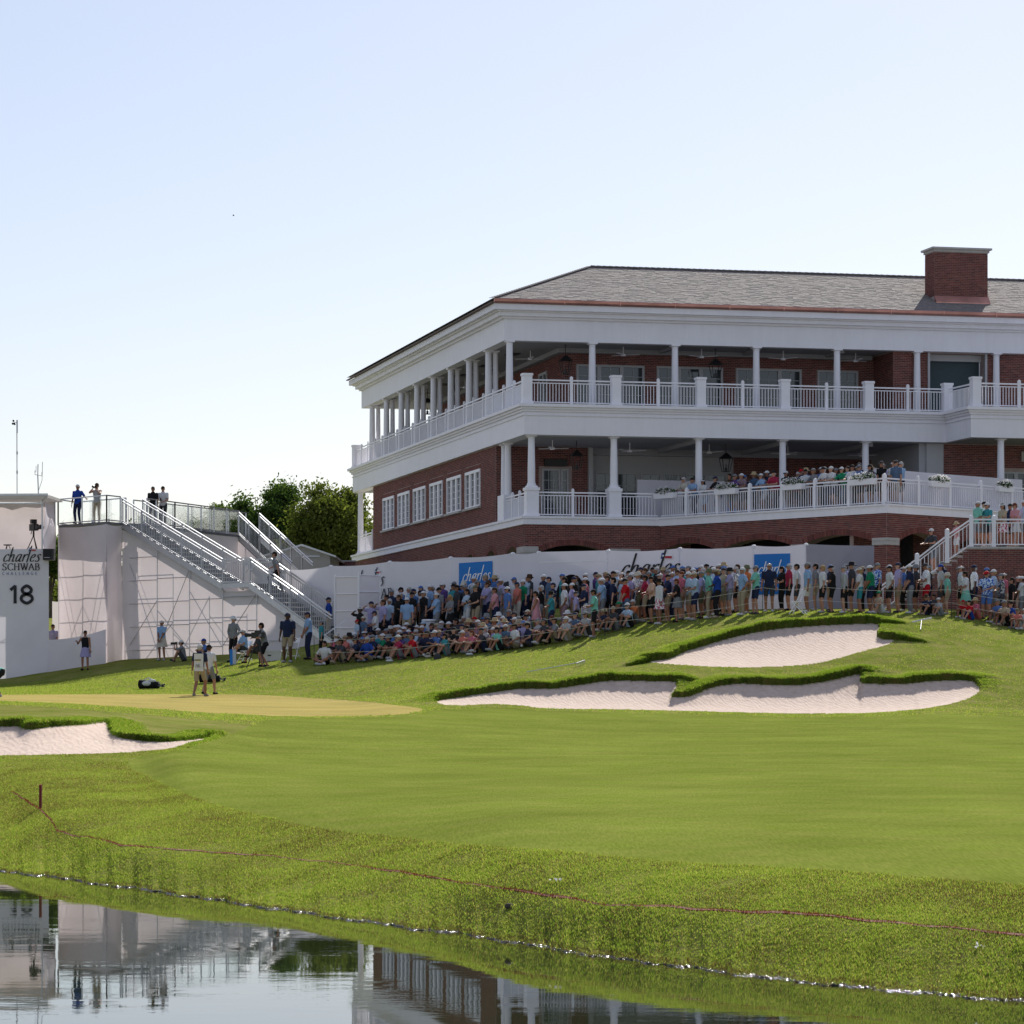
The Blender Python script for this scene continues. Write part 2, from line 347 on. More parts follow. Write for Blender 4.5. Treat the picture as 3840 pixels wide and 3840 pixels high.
def inside(poly, u, v):
    poly = np.asarray(poly, float); r = np.zeros(u.shape, bool); n = len(poly)
    for i in range(n):
        x0, y0 = poly[i]; x1, y1 = poly[(i+1) % n]
        if y0 == y1: continue
        c_ = ((y0 > v) != (y1 > v)) & (u < (x1-x0)*(v-y0)/(y1-y0)+x0); r ^= c_
    return r
def cr(poly, n=6):                                   # closed Catmull-Rom
    out = []; k = len(poly); p = [np.array(q, float) for q in poly]
    for i in range(k):
        a, b_, c_, d = p[i-1], p[i], p[(i+1) % k], p[(i+2) % k]
        for s in np.arange(n)/n:
            out.append(.5*((2*b_)+(c_-a)*s+(2*a-5*b_+4*c_-d)*s*s+(3*b_-a-3*c_+d)*s**3))
    return np.array(out)
BUNK = {
 'upper': [(2433,2481),(2505,2469),(2566,2442),(2651,2416),(2735,2391),(2832,2370),(2953,2353),(3135,2341),(3280,2338),(3300,2350),(3292,2382),(3320,2396),(3356,2400),(3317,2420),(3196,2454),(3075,2485),(2953,2498),(2772,2503),(2590,2496)],
 'lower': [(1633,2628),(1718,2614),(1839,2596),(1948,2582),(2081,2580),(2178,2566),(2287,2551),(2421,2552),(2525,2554),(2544,2566),(2527,2612),(2590,2606),(2663,2577),(2772,2561),(2893,2567),(2990,2567),(3099,2551),(3215,2526),(3234,2536),(3240,2560),(3377,2563),(3499,2552),(3632,2551),(3668,2565),(3675,2592),(3620,2624),(3499,2652),(3317,2669),(2953,2675),(2530,2665),(2287,2660),(2045,2658),(1960,2648),(1839,2643),(1718,2646),(1650,2640)],
 'left': [(-420,2722),(-200,2716),(0,2723),(80,2723),(109,2735),(188,2723),(290,2717),(377,2708),(413,2712),(431,2750),(464,2768),(543,2777),(652,2777),(800,2764),(730,2790),(638,2808),(507,2820),(290,2827),(0,2834),(-250,2838),(-420,2800)]}
GREEN = [(-1190,2606),(-400,2606),(0,2605.5),(400,2603),(900,2605.5),(1050,2610.5),(1200,2620),(1400,2635),(1540,2651),(1585,2662),(1500,2673),(1350,2682),(1200,2686),(1000,2682),(800,2674),(600,2662),(400,2650),(200,2638),(0,2629),(-400,2622),(-1190,2619)]
FAIR = [(478,2868),(505,2845),(560,2830),(650,2818),(760,2795),(850,2762),(930,2728),(1000,2703),(1120,2696),(1350,2694),(1560,2678),(1660,2662),(1760,2660),(1860,2657),(1960,2662),(2060,2672),(2300,2675),(2620,2683),(2953,2690),(3330,2686),(3520,2676),(3640,2684),(3840,2688),(5190,2700),(5190,3440),(4300,3368),(3840,3327),(3380,3290),(2980,3258),(2485,3230),(2087,3194),(1789,3170),(1550,3150),(1272,3120),(1033,3077),(835,3025),(656,2962),(537,2902)]
# bunkers: sand sinks, the grass behind it stands up as a lip
WX = (GU-1920)*GY/F
for nm, poly in BUNK.items():                        # sand is flat near the front and flashed up steeply at the back
    ins = inside(cr(poly, 4), GU, GV) & (GY < 119) & (GY > 55)
    for j in np.nonzero(ins.any(0))[0]:
        rws = np.nonzero(ins[:, j])[0]
        for run in np.split(rws, np.nonzero(np.diff(rws) > 1)[0]+1):
            if len(run) < 5: continue
            a0, a1 = GY[run[0]-1, j], GY[run[-1]+1, j]; t_ = (GY[run, j]-a0)/(a1-a0)
            GY[run, j] = a0+(a1-a0)*(t_+(.62 if nm != 'left' else .5)*t_*(1-t_))
            GZ[run, j] = HC-(GV[run, j]-YH)*GY[run, j]/F
WX = (GU-1920)*GY/F
LIPW = np.zeros_like(GZ); SAND = {}
dZ = np.zeros_like(GZ)
for nm, poly in BUNK.items():
    pc = cr(poly, 4)
    ins = inside(pc, GU, GV) & (GY < 119) & (GY > 55)
    SAND[nm] = ins
    wp = np.array([(X(a, Yof(a, b_)), Yof(a, b_)) for a, b_ in pc])
    if nm == 'left': sel = (GY > 58) & (GY < 76) & (GU < 1000)
    else: sel = (GY > 90) & (GY < 116) & (GU > 1500) & (GU < 3850)
    px, py = WX[sel], GY[sel]; best = np.full(px.shape, 1e9); bny = np.zeros(px.shape)
    n = len(wp); area = 0.5*np.sum(wp[:, 0]*np.roll(wp[:, 1], -1)-np.roll(wp[:, 0], -1)*wp[:, 1])
    for i in range(n):
        a, b_ = wp[i], wp[(i+1) % n]; d = b_-a; L2 = d@d+1e-9
        tt = np.clip(((px-a[0])*d[0]+(py-a[1])*d[1])/L2, 0, 1)
        dist = np.hypot(px-a[0]-tt*d[0], py-a[1]-tt*d[1])
        nl = math.sqrt(L2); ny = (-d[0] if area > 0 else d[0])/nl          # outward normal, y part
        up = dist < best; best = np.where(up, dist, best); bny = np.where(up, ny, bny)
    insel = ins[sel]
    back = np.clip((bny+.35)/.75, 0, 1)
    hl = {'upper': .22, 'lower': .18, 'left': .13}[nm]
    sm = lambda x_: np.clip(x_, 0, 1)**2*(3-2*np.clip(x_, 0, 1))
    lip = hl*back*(1-sm(best/1.7))*(1+.18*np.sin(px*3.7)*np.sin(px*1.3+py))
    dz = np.where(insel, -.06*sm(best/.8), lip)
    tmp = dZ[sel]; dZ[sel] = np.where(insel, dz, np.maximum(tmp, dz))
    tmp = LIPW[sel]; LIPW[sel] = np.where(insel, tmp, np.maximum(tmp, back*(1-sm(best/.9))))
anysand = SAND['upper'] | SAND['lower'] | SAND['left']
dZ = np.where(anysand & (dZ > 0), 0, dZ)
grn = inside(cr(GREEN, 4), GU, GV) & (GY > 78) & (GY < 116)
fai = inside(cr(FAIR, 4), GU, GV) & (GY > 27) & (GY < 99) & ~grn
_l2 = np.random.default_rng(9).random((128, 128))
und = np.sin(WX*.9+2)*np.sin(GY*.8)*.015+np.sin(WX*.37+GY*.21)*.015
und *= (~grn)*(~anysand)*np.where(fai, .35, 1.0)*np.clip((GY-Yw[None, :])/2, 0, 1)*(GY < 118)
GZ = GZ + dZ + und
V = np.stack([WX, GY, GZ], -1).reshape(-1, 3)
idx = np.arange(nr*nc).reshape(nr, nc)
Q = np.stack([idx[:-1, :-1], idx[:-1, 1:], idx[1:, 1:], idx[1:, :-1]], -1).reshape(-1, 4)
def fz(a): return (a[:-1, :-1].astype(int)+a[:-1, 1:]+a[1:, 1:]+a[1:, :-1]).reshape(-1)
zone = np.zeros(len(Q), int)
zone[fz(fai) >= 2] = 1; zone[fz(grn) >= 2] = 2
for k, nm in enumerate(('upper', 'lower', 'left')): zone[fz(SAND[nm]) >= 3] = 3+k
ss = fz(anysand); zone[(ss > 0) & (zone < 3)] = 6      # the cut edge under the turf
qz = dZ.reshape(-1)[Q]; zone[(qz.max(1)-qz.min(1)) > .07] = 6
zone[(zone == 6) & (fz(dZ > .06) == 0)] = 0
def sub(name, ids, mats):
    q = Q[np.isin(zone, ids)]; u_, inv = np.unique(q, return_inverse=True)
    return big(name, V[u_], inv.reshape(q.shape), mats, smooth=True), u_
for name, ids, m_ in (('ground', [0], M_rough), ('fairway', [1], M_fair), ('putting_green', [2], M_green)):
    o, _ = sub(name, ids, m_); kind(o, 'structure')
for k, nm in enumerate(('upper', 'lower', 'left')):
    o, _ = sub('bunker', [3+k], M_sand); kind(o, 'structure')
o, _ = sub('bunker_edge', [6], M_lip); kind(o, 'structure')
# pond
pv = [(-60, 8, 0), (60, 8, 0)]
npd = 80; us = np.linspace(-1190, 5190, npd); far = [(X(u, F*HC/(np.interp(u, WU, WV)-YH)+1.5), F*HC/(np.interp(u, WU, WV)-YH)+1.5, 0) for u in us]
near = [(f_[0]*1.6, 6.0, 0) for f_ in far]
o = MB().add(near+far, [(i, i+1, npd+i+1, npd+i) for i in range(npd-1)]).build('pond_water', M_water); kind(o, 'structure')

# grass blades ----------------------------------------------------------------
redl = np.array([(40,2972),(95,3002),(149,3041),(219,3121),(300,3140),(457,3174),(620,3188),(775,3194),(1034,3212),(1272,3244),(1491,3270),(1729,3315),(1988,3359),(2286,3399),(2584,3415),(2942,3435),(3379,3472),(3840,3514),(4100,3540)], float)
_lat = np.random.default_rng(3).random((256, 256))
def vnoise(x_, y_, sc):                               # value noise on a random lattice
    x_ = np.asarray(x_)*sc+1000; y_ = np.asarray(y_)*sc+1000; i, j = np.floor(x_).astype(int), np.floor(y_).astype(int); a, b_ = x_-i, y_-j
    a, b_ = a*a*(3-2*a), b_*b_*(3-2*b_); g_ = lambda p_, q_: _lat[p_ % 256, q_ % 256]
    return g_(i, j)*(1-a)*(1-b_)+g_(i+1, j)*a*(1-b_)+g_(i, j+1)*(1-a)*b_+g_(i+1, j+1)*a*b_
def fbm(x_, y_, sc): return (vnoise(x_, y_, sc)+.6*vnoise(x_, y_, sc*2.1)+.4*vnoise(x_, y_, sc*4.3)+.3*vnoise(x_, y_, sc*9.1))/2.3
def blades(name, u0, u1, r0, r1, n, h0, h1, w, zs, mats, pick=None, dens=None, leanx=.35, mifun=None, face=False, hs=None):
    # choose grid cells in proportion to ground area, then scatter tufts of three blades
    zz = zone.reshape(nr-1, nc-1); j0, j1 = np.searchsorted(U, u0), np.searchsorted(U, u1)
    sel = np.zeros((nr-1, nc-1), bool); sel[r0:r1, j0:j1] = True; sel &= np.isin(zz, zs)
    ar = (GY[1:, :-1]-GY[:-1, :-1])*(WX[:-1, 1:]-WX[:-1, :-1])
    wgt = np.where(sel, ar, 0)
    if dens is not None: wgt = wgt*dens[:-1, :-1]
    wgt = np.clip(wgt, 0, None); p = (wgt/wgt.sum()).reshape(-1)
    c_ = rng.choice(p.size, n, p=p); i, j = np.divmod(c_, nc-1); s, t_ = rng.random(n), rng.random(n)
    def bl(a): return (a[i, j]*(1-s)*(1-t_)+a[i, j+1]*s*(1-t_)+a[i+1, j]*(1-s)*t_+a[i+1, j+1]*s*t_)
    bx, by, bz = bl(WX), bl(GY), bl(GZ)
    k = 3; bx = np.repeat(bx, k)+rng.normal(0, w*1.5, n*k); by = np.repeat(by, k)+rng.normal(0, w*1.5, n*k); bz = np.repeat(bz, k)-.006
    h = rng.uniform(h0, h1, n*k)*np.clip(.35+1.3*fbm(bx, by, 1.7), .4, 1.9); a = rng.uniform(0, 2*math.pi, n*k); ww = w*rng.uniform(.6, 1.2, n*k)
    lx = rng.normal(0, leanx, n*k)*h; ly = rng.normal(-.15, leanx, n*k)*h
    if hs is not None: hh_ = np.repeat(bl(hs), k); h = h*(.35+.65*hh_); lx, ly = lx*(.35+.65*hh_), ly*(.35+.65*hh_)
    hz = h
    if face: ly = -np.abs(rng.normal(.75, .25, n*k))*h; hz = h*rng.uniform(-.5, .35, n*k)
    V_ = np.empty((n*k, 3, 3)); V_[:, 0] = np.stack([bx-np.cos(a)*ww/2, by-np.sin(a)*ww/2, bz], 1)
    V_[:, 1] = np.stack([bx+np.cos(a)*ww/2, by+np.sin(a)*ww/2, bz], 1); V_[:, 2] = np.stack([bx+lx, by+ly, bz+hz], 1)
    mi = None
    if mifun is not None: mi = mifun(bx, by)
    o = big(name, V_.reshape(-1, 3), np.arange(n*k*3).reshape(-1, 3), mats, mi=mi); return kind(o, 'stuff')
rl = np.array([(X(u, Yof(u, v)), Yof(u, v)) for u, v in redl])
rlx = np.linspace(rl[0, 0], rl[-1, 0], 900); rly = np.interp(rlx, rl[:, 0], rl[:, 1])+np.sin(rlx*5)*.03+np.sin(rlx*13)*.02
def near_red(bx, by):
    yy = np.interp(bx, rlx, rly, left=-99, right=-99); d = np.abs(by-yy)
    gap = .025+.045*(.5+.5*np.sin(bx*3.1+1.3*np.sin(bx*1.3)))
    mi = (d < gap*1.0).astype(int)
    ysh = np.interp(bx/by*F+1920, U, Yw); mi[(by-ysh < .22) & (rng.random(len(bx)) < .55)] = 2
    nz = (fbm(bx, by, .9)-.5)*6
    up_ = np.clip((by-ysh)/7, 0, 1)
    mi[(rng.random(len(bx)) < np.clip(.16*nz+.10+.25*up_, 0, .65)) & (mi == 0)] = 2
    return mi
k_w = sum(NS[:3]); k_a = k_w+NS[3]; k_b = k_a+NS[4]; k_l = k_b+NS[5]; k_d = k_l+NS[6]; k_e = k_d+NS[7]; k_f = k_e+NS[8]
dens = np.ones_like(GZ); dens = np.clip(40/GY, .3, 2)**2
blades('rough_grass', -100, 3950, k_w, k_l, 270000, .012, .034, .0095, [0], [M_blade, M_bladeR, M_bladeD], dens=dens, mifun=near_red)
# grass on the bunker lips and the hillside beyond the green
blades('lip_grass', -100, 3950, k_b, k_f+2, 60000, .03, .075, .022, [0], [M_bladeL, M_blade], dens=np.where(LIPW > .03, LIPW, 0), leanx=.45, hs=LIPW, mifun=lambda a, b_: (rng.random(len(a)) < .45).astype(int))
blades('lip_fringe', -100, 3950, k_b, k_f+2, 34000, .03, .09, .022, [6], [M_bladeL], leanx=.5, face=True)
blades('hill_grass', -100, 3950, k_d-20, k_f+12, 90000, .015, .042, .024, [0], [M_blade], leanx=.4)
# painted line under the blades
rb = MB(); pr = None
for i in range(0, 900, 3):
    x_, y_ = rlx[i], rly[i]; w_ = .02+.02*abs(math.sin(x_*3.1))
    a = (x_, y_-w_, zg(x_, y_-w_)+.008); b_ = (x_, y_+w_, zg(x_, y_+w_)+.008)
    if pr: rb.add([pr[0], a, b_, pr[1]], [(0, 1, 2, 3)])
    pr = (a, b_)
M_rpaint = mat('red_line_paint', (.17, .045, .02), .9, var=.4, scale=12)
kind(rb.build('painted_line', M_rpaint), 'structure')

# ---------------------------------------------------------------- brickwork helpers
BL, BH, BM = .225, .078, .014                         # brick pitch, course pitch, joint
class Bricks:
    def __init__(s): s.b = []                          # (origin, xdir, ndir, x, z, len)
    def wall(s, o, xd, nd, x0, x1, z0, z1, holes=(), arches=(), vh=.12):
        o, xd, nd = Vector(o), Vector(xd), Vector(nd); k = 0; z = z0
        while z + BH*.9 < z1:
            zc = z+BH/2; cut = [(a, b_) for a, b_, c, d in holes if c-.02 < zc < d+.02]
            for xc, hw, zs, ri in arches:
                if zc < zs: cut.append((xc-hw, xc+hw))
                elif zc < zs+ri+vh:
                    q = 1-max(0, zc-vh-zs)/ri; cut.append((xc-hw*math.sqrt(max(0, q)), xc+hw*math.sqrt(max(0, q))))
            seg = [(x0, x1)]
            for a, b_ in cut:
                ns = []
                for p, q in seg:
                    if b_ <= p or a >= q: ns.append((p, q)); continue
                    if a > p: ns.append((p, a))
                    if b_ < q: ns.append((b_, q))
                seg = ns
            off = (k % 2)*BL/2
            for p, q in seg:
                i = math.floor((p-off)/BL)
                while True:
                    a = max(p, i*BL+off); b_ = min(q, (i+1)*BL+off); i += 1
                    if a >= q-1e-6: break
                    if b_-a > .03: s.b.append((o, xd, nd, a, z, b_-a))
            z += BH; k += 1
    def build(s, name, parent, singles=0, key=None):
        allb = s.b
        one = []
        if singles:
            full = [q for q in allb if abs(q[5]-BL) < 1e-4]; full.sort(key=key); one = full[:singles]; ids = set(map(id, one))
            rest = [q for q in allb if id(q) not in ids]
        else: rest = allb
        n = len(rest); Vv = np.empty((n, 8, 3)); dpt = .012
        for i, (o, xd, nd, a, z, L_) in enumerate(rest):
            j = random.uniform(0, .004); e = BM/2
            base = o+xd*(a+e)+Vector((0, 0, z+e)); dx = xd*(L_-2*e); dz_ = Vector((0, 0, BH-2*e)); out = nd*(dpt+j); inn = nd*(-.02)
            Vv[i] = [base+inn, base+dx+inn, base+dx+dz_+inn, base+dz_+inn, base+out, base+dx+out, base+dx+dz_+out, base+dz_+out]
        Fq = np.array([(4,5,6,7),(0,1,5,4),(1,2,6,5),(2,3,7,6),(3,0,4,7)])
        Qq = (np.arange(n)[:, None, None]*8+Fq[None]).reshape(-1, 4)
        kind(big(name, Vv.reshape(-1, 3), Qq, M_brick, parent), 'stuff')
        if one:
            me = MB().box((BM/2, -.02, BM/2), (BL-BM/2, .014, BH-BM/2)).mesh('brick', M_brick1)
            for (o, xd, nd, a, z, L_) in one:
                b = link('brick', me, parent); Mx = Matrix((xd, nd, Vector((0, 0, 1)))).transposed().to_4x4()
                Mx.translation = o+xd*a+Vector((0, 0, z)); b.matrix_local = Mx
m, t, b = nt('single_brick'); M_brick1 = m
oi = N(t, 'ShaderNodeObjectInfo'); r_ = ramp(t, oi.outputs['Random'], [(i/5, c) for i, c in enumerate([(.12,.044,.038),(.19,.06,.05),(.155,.051,.043),(.225,.085,.066),(.10,.041,.037),(.175,.058,.048)])])
t.links.new(r_.outputs[0], b.inputs['Base Color']); b.inputs['Roughness'].default_value = .85; b.inputs['Specular IOR Level'].default_value = .25

def holed(mb, o, xd, nd, x0, x1, z0, z1, holes, th=.3, mi=0):      # wall panel with rectangular openings, real thickness
    o, xd, nd = Vector(o), Vector(xd), Vector(nd)
    xs = sorted({x0, x1, *[h for q in holes for h in q[:2]]}); zs = sorted({z0, z1, *[h for q in holes for h in q[2:4]]})
    pt = lambda x_, z_, d: o+xd*x_+Vector((0, 0, z_))-nd*d
    for i in range(len(xs)-1):
        for j in range(len(zs)-1):
            xc, zc = (xs[i]+xs[i+1])/2, (zs[j]+zs[j+1])/2
            if any(a < xc < b_ and c < zc < d for a, b_, c, d in holes): continue
            mb.add([pt(xs[i], zs[j], 0), pt(xs[i+1], zs[j], 0), pt(xs[i+1], zs[j+1], 0), pt(xs[i], zs[j+1], 0)], [(0,1,2,3)], mi)
    for a, b_, c, d in holes:
        for (xa, za), (xb, zb) in (((a,c),(b_,c)),((b_,c),(b_,d)),((b_,d),(a,d)),((a,d),(a,c))):
            mb.add([pt(xa, za, 0), pt(xb, zb, 0), pt(xb, zb, th), pt(xa, za, th)], [(0,1,2,3)], mi)
def arch_wall(mb, o, xd, nd, x0, x1, z0, z1, arches, th=.45, mi=0):
    o, xd, nd = Vector(o), Vector(xd), Vector(nd)
    pt = lambda x_, z_, d: o+xd*x_+Vector((0, 0, z_))-nd*d
    xs = {x0, x1}
    for xc, hw, zs, ri in arches:
        for k in range(13): xs.add(min(x1, max(x0, xc-hw+2*hw*k/12)))
    xs = sorted(xs)
    def low(x_, side):
        for xc, hw, zs, ri in arches:
            if xc-hw-1e-6 <= x_+side*1e-4 <= xc+hw+1e-6: return zs+ri*(1-((x_-xc)/hw)**2), True
        return z0, False
    for a, b_ in zip(xs[:-1], xs[1:]):
        (la, ia), (lb, ib) = low(a, 1), low(b_, -1)
        mb.add([pt(a, la, 0), pt(b_, lb, 0), pt(b_, z1, 0), pt(a, z1, 0)], [(0,1,2,3)], mi)
        if ia: mb.add([pt(a, la, 0), pt(b_, lb, 0), pt(b_, lb, th), pt(a, la, th)], [(0,1,2,3)], mi)
    for xc, hw, zs, ri in arches:
        for sx in (-1, 1): mb.add([pt(xc+sx*hw, z0, 0), pt(xc+sx*hw, zs, 0), pt(xc+sx*hw, zs, th), pt(xc+sx*hw, z0, th)], [(0,1,2,3)], mi)
def voussoirs(parent, o, xd, nd, arches, vh=.24):                    # each arch brick is a piece of its own
    o, xd, nd = Vector(o), Vector(xd), Vector(nd)
    for xc, hw, zs, ri in arches:
        n = max(8, int(2*hw/.095)); rg = None
        for k in range(n):
            x_ = xc-hw+2*hw*(k+.5)/n; zz = zs+ri*(1-((x_-xc)/hw)**2); sl = -2*ri*(x_-xc)/hw**2; an = math.atan(sl)*.8
            ux = xd*math.cos(an)+Vector((0, 0, math.sin(an))); uz = Vector((0, 0, math.cos(an)))-xd*math.sin(an)
            if ux.cross(-nd).dot(uz) < 0: ux = -ux
            b = link('arch_brick', ARCHB, parent); Mx = Matrix((ux, -nd, uz)).transposed().to_4x4(); Mx.translation = o+xd*x_+Vector((0, 0, zz)); b.matrix_local = Mx
            b.scale = (2*hw/n*.88/.08, 1, vh)
ARCHB = MB().box((-.04, -.026, 0), (.04, .03, 1)).mesh('arch_brick', M_brick1)
BAL = MB().box((-.5, -.5, 0), (.5, .5, 1)).mesh('baluster', M_trim)
def railing(parent, A, B, h=1.05, sp=.135, bw=.026, m_=None, top=.06, posts=(), name='railing', stuff=False, bal=None, low=.09, double=True, pw=.085, ph=1.18):
    A, B = Vector(A), Vector(B); d = B-A; L_ = d.xy.length; up = Vector((0, 0, 1)); m_ = m_ or M_trim
    mb = MB(); mb.bar(A+up*h, B+up*h, .065, top)
    if double: mb.bar(A+up*(h-.13), B+up*(h-.13), .045, .04)
    mb.bar(A+up*low, B+up*low, .045, .045)
    rl_ = mb.build(name, m_, parent)
    n = max(2, int(L_/sp)); ht = h-(.13 if double else .03)-low; ang = math.atan2(d.y, d.x)
    if stuff:
        q = MB()
        for k in range(1, n): c = A+d*(k/n); q.box((-bw/2, -bw/2, low), (bw/2, bw/2, low+ht), M=Matrix.Translation(c) @ Matrix.Rotation(ang, 4, 'Z'))
        kind(q.build('baluster_row', m_, rl_), 'stuff')
    else:
        for k in range(1, n):
            c = A+d*(k/n); b = link('baluster', bal or BAL, rl_, c+up*low, (0, 0, ang), (bw, bw, ht))
    pm = None
    for t_ in posts:
        c = A+d*t_
        q = MB().box((-pw/2, -pw/2, 0), (pw/2, pw/2, ph-.03)).ell((0, 0, ph-.03), (pw/2*1.05, pw/2*1.05, .05), 10, 3, z0=0)
        q.build('post', m_, parent, loc=c).rotation_euler = (0, 0, ang)
    return rl_

# ---------------------------------------------------------------- clubhouse
TH = R(13.2); OY = 136.0; OX = 46/F*OY
club = thing('clubhouse', 'brick and white two storey clubhouse with wraparound porches and grey shingle hip roof', 'building', (OX, OY, 0), TH)
cTH, sTH = math.cos(TH), math.sin(TH)
def loc2w(p, q, z=0): return Vector((OX+p*cTH-q*sTH, OY+p*sTH+q*cTH, z))
xa, ya = Vector((1,0,0)), Vector((0,1,0))
BR = Bricks()
QL = 41.4; PR = 30.0
# left facade, brick storey between q 6.4 and 36.24
WQ = [(30.19,33.31),(26.06,29.17),(21.99,25.09),(17.87,20.94),(13.65,16.87),(9.48,12.7)]
holes = [(a, b_, 11.08, 12.8) for a, b_ in WQ]
mb = MB(); holed(mb, (.2, 0, 0), ya, -xa, 6.4, 36.24, 9.9, 13.64, holes)
mb.add([(.2,6.4,9.9),(2.2,6.4,9.9),(2.2,6.4,13.64),(.2,6.4,13.64)], [(0,1,2,3)])
mb.add([(.2,36.24,9.9),(6,36.24,9.9),(6,36.24,13.64),(.2,36.24,13.64)], [(0,1,2,3)])
holed(mb, (0, 6.42, 0), xa, -ya, 2.2, 4.5, 9.9, 13.64, [(2.35, 3.6, 10.1, 12.62)])
mb.build('porch_wall', M_mortar, club)
lint = [(a-.05, b_+.05, 12.8, 13.02) for a, b_ in WQ]
BR.wall((.2, 0, 0), ya, -xa, 6.4, 36.24, 10.08, 13.6, holes+lint)
BR.wall((0, 6.4, 0), xa, -ya, .2, 2.2, 10.08, 13.6)
BR.wall((0, 6.42, 0), xa, -ya, 2.2, 4.5, 10.08, 13.6, [(2.2, 3.75, 10, 12.75)])
for a, b_ in WQ:                                       # soldier course over each window
    for k in range(int((b_-a)/.085)):
        link('lintel_brick', ARCHB, club, (.2, a+.04+k*.085, 12.81), (0, 0, R(-90)), (.9, 1, .2))
# left windows
for a, b_ in WQ:
    f = MB(); w = .07
    f.box((.14, a, 11.08), (.30, a+w, 12.8)).box((.14, b_-w, 11.08), (.30, b_, 12.8)).box((.14, a+w, 12.66), (.30, b_-w, 12.8)).box((.14, a+w, 11.08), (.30, b_-w, 11.15))
    L3 = (b_-a)/3
    for k in (1, 2): f.box((.15, a+L3*k-.13, 11.15), (.29, a+L3*k+.13, 12.66))
    wf = f.build('window', M_trim, club)
    for k in range(3):
        c0, c1 = a+L3*k+(.07 if k == 0 else .13), a+L3*(k+1)-(.07 if k == 2 else .13)
        MB().box((.24, c0, 11.15), (.25, c1, 12.66)).build('pane', M_glass, wf)
        g = MB(); cm = (c0+c1)/2; g.box((.21, cm-.012, 11.15), (.238, cm+.012, 12.66))
        for j in range(1, 5): z = 11.15+1.51*j/5; g.box((.212, c0, z-.012), (.236, c1, z+.012))
        g.build('glazing_bars', M_trim, wf)
    MB().box((.03, a-.12, 10.98), (.22, b_+.12, 11.075)).build('sill', M_stone, wf)
# lower porch floor band and base wall (left and front)
mb = MB()
mb.box((-.06, -.06, 9.74), (4.5, QL, 10.09)).box((-.12, -.12, 10.0), (4.5, QL+.05, 10.1)).box((4.5, -.06, 9.74), (PR, 7.2, 10.085)).box((4.5, -.115, 10.0), (6.2, 7, 10.098))
mb.build('porch_floor', M_white, club)
AL = [(2.4, 1.15, 8.45, .42), (6.6, 1.15, 8.45, .42), (10.9, 1.15, 8.45, .42), (15.2, 1.15, 8.45, .42)]
AF = [(2.2, 1.62, 8.5, .36)]
mb = MB(); arch_wall(mb, (.03, 0, 0), ya, -xa, 0.03, QL-.1, 4.5, 9.74, AL); arch_wall(mb, (0, .03, 0), xa, -ya, .03, 7.5, 4.5, 9.74, AF)
mb.add([(.03, QL-.1, 4.5), (9, QL-.1, 4.5), (9, QL-.1, 9.74), (.03, QL-.1, 9.74)], [(0,1,2,3)])
mb.build('base_wall', M_mortar, club)
BR.wall((.03, 0, 0), ya, -xa, .03, QL-.1, 6.6, 9.74, arches=AL); BR.wall((0, .03, 0), xa, -ya, .03, 7.5, 6.6, 9.74, arches=AF)
voussoirs(club, (.03, 0, 0), ya, -xa, AL); voussoirs(club, (0, .03, 0), xa, -ya, AF)
for a, b_ in (((-.04, -.04), (.62, .62)),): MB().box((-.05, -.05, 8.52), (.62, 1.25, 8.78)).box((-.02, -.02, 8.42), (.60, 1.22, 8.52)).build('pier_capital', M_stone, club)
MB().box((3.75, -.05, 8.45), (5.2, .2, 8.72)).build('pier_capital', M_stone, club)
for q in (4.5, 8.75, 13.05): MB().box((-.05, q-.75, 8.30), (.12, q+.75, 8.46)).build('pier_capital', M_stone, club)
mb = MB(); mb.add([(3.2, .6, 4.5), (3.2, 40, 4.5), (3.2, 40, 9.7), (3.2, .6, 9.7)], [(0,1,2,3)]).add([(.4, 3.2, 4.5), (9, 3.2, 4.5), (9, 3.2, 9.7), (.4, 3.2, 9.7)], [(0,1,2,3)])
mb.build('basement_wall', M_dark, club)  # wall painted near black, in place of shade inside the arches
# upper band (second floor edge) with mouldings; bump-out from p 19.35
def ring_band(mb, e, z0, z1):
    mb.box((-e, -e, z0), (1.0, QL+e, z1)).box((1.0, -e, z0), (19.35-e, 1.0, z1)).box((19.35-e, -3.0-e, z0), (PR+3, 1.0, z1))
mb = MB(); ring_band(mb, 0, 13.62, 14.62); ring_band(mb, .05, 14.45, 14.50); ring_band(mb, .08, 14.62, 14.72); ring_band(mb, .16, 14.72, 14.82); ring_band(mb, .27, 14.82, 14.95)
mb.build('balcony_band', M_white, club)
MB().box((1.0, 1.0, 14.5), (PR+3, 16, 14.93)).box((1.0, 16, 14.5), (10, QL, 14.93)).build('upper_floor', M_deck, club)
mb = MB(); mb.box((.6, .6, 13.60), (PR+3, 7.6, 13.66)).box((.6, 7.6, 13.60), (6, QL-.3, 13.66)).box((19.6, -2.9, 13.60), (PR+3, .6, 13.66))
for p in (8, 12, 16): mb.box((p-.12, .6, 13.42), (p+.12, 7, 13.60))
mb.box((4.5, 6.6, 13.3), (18.5, 7.0, 13.6)).build('lower_ceiling', M_ceil, club)
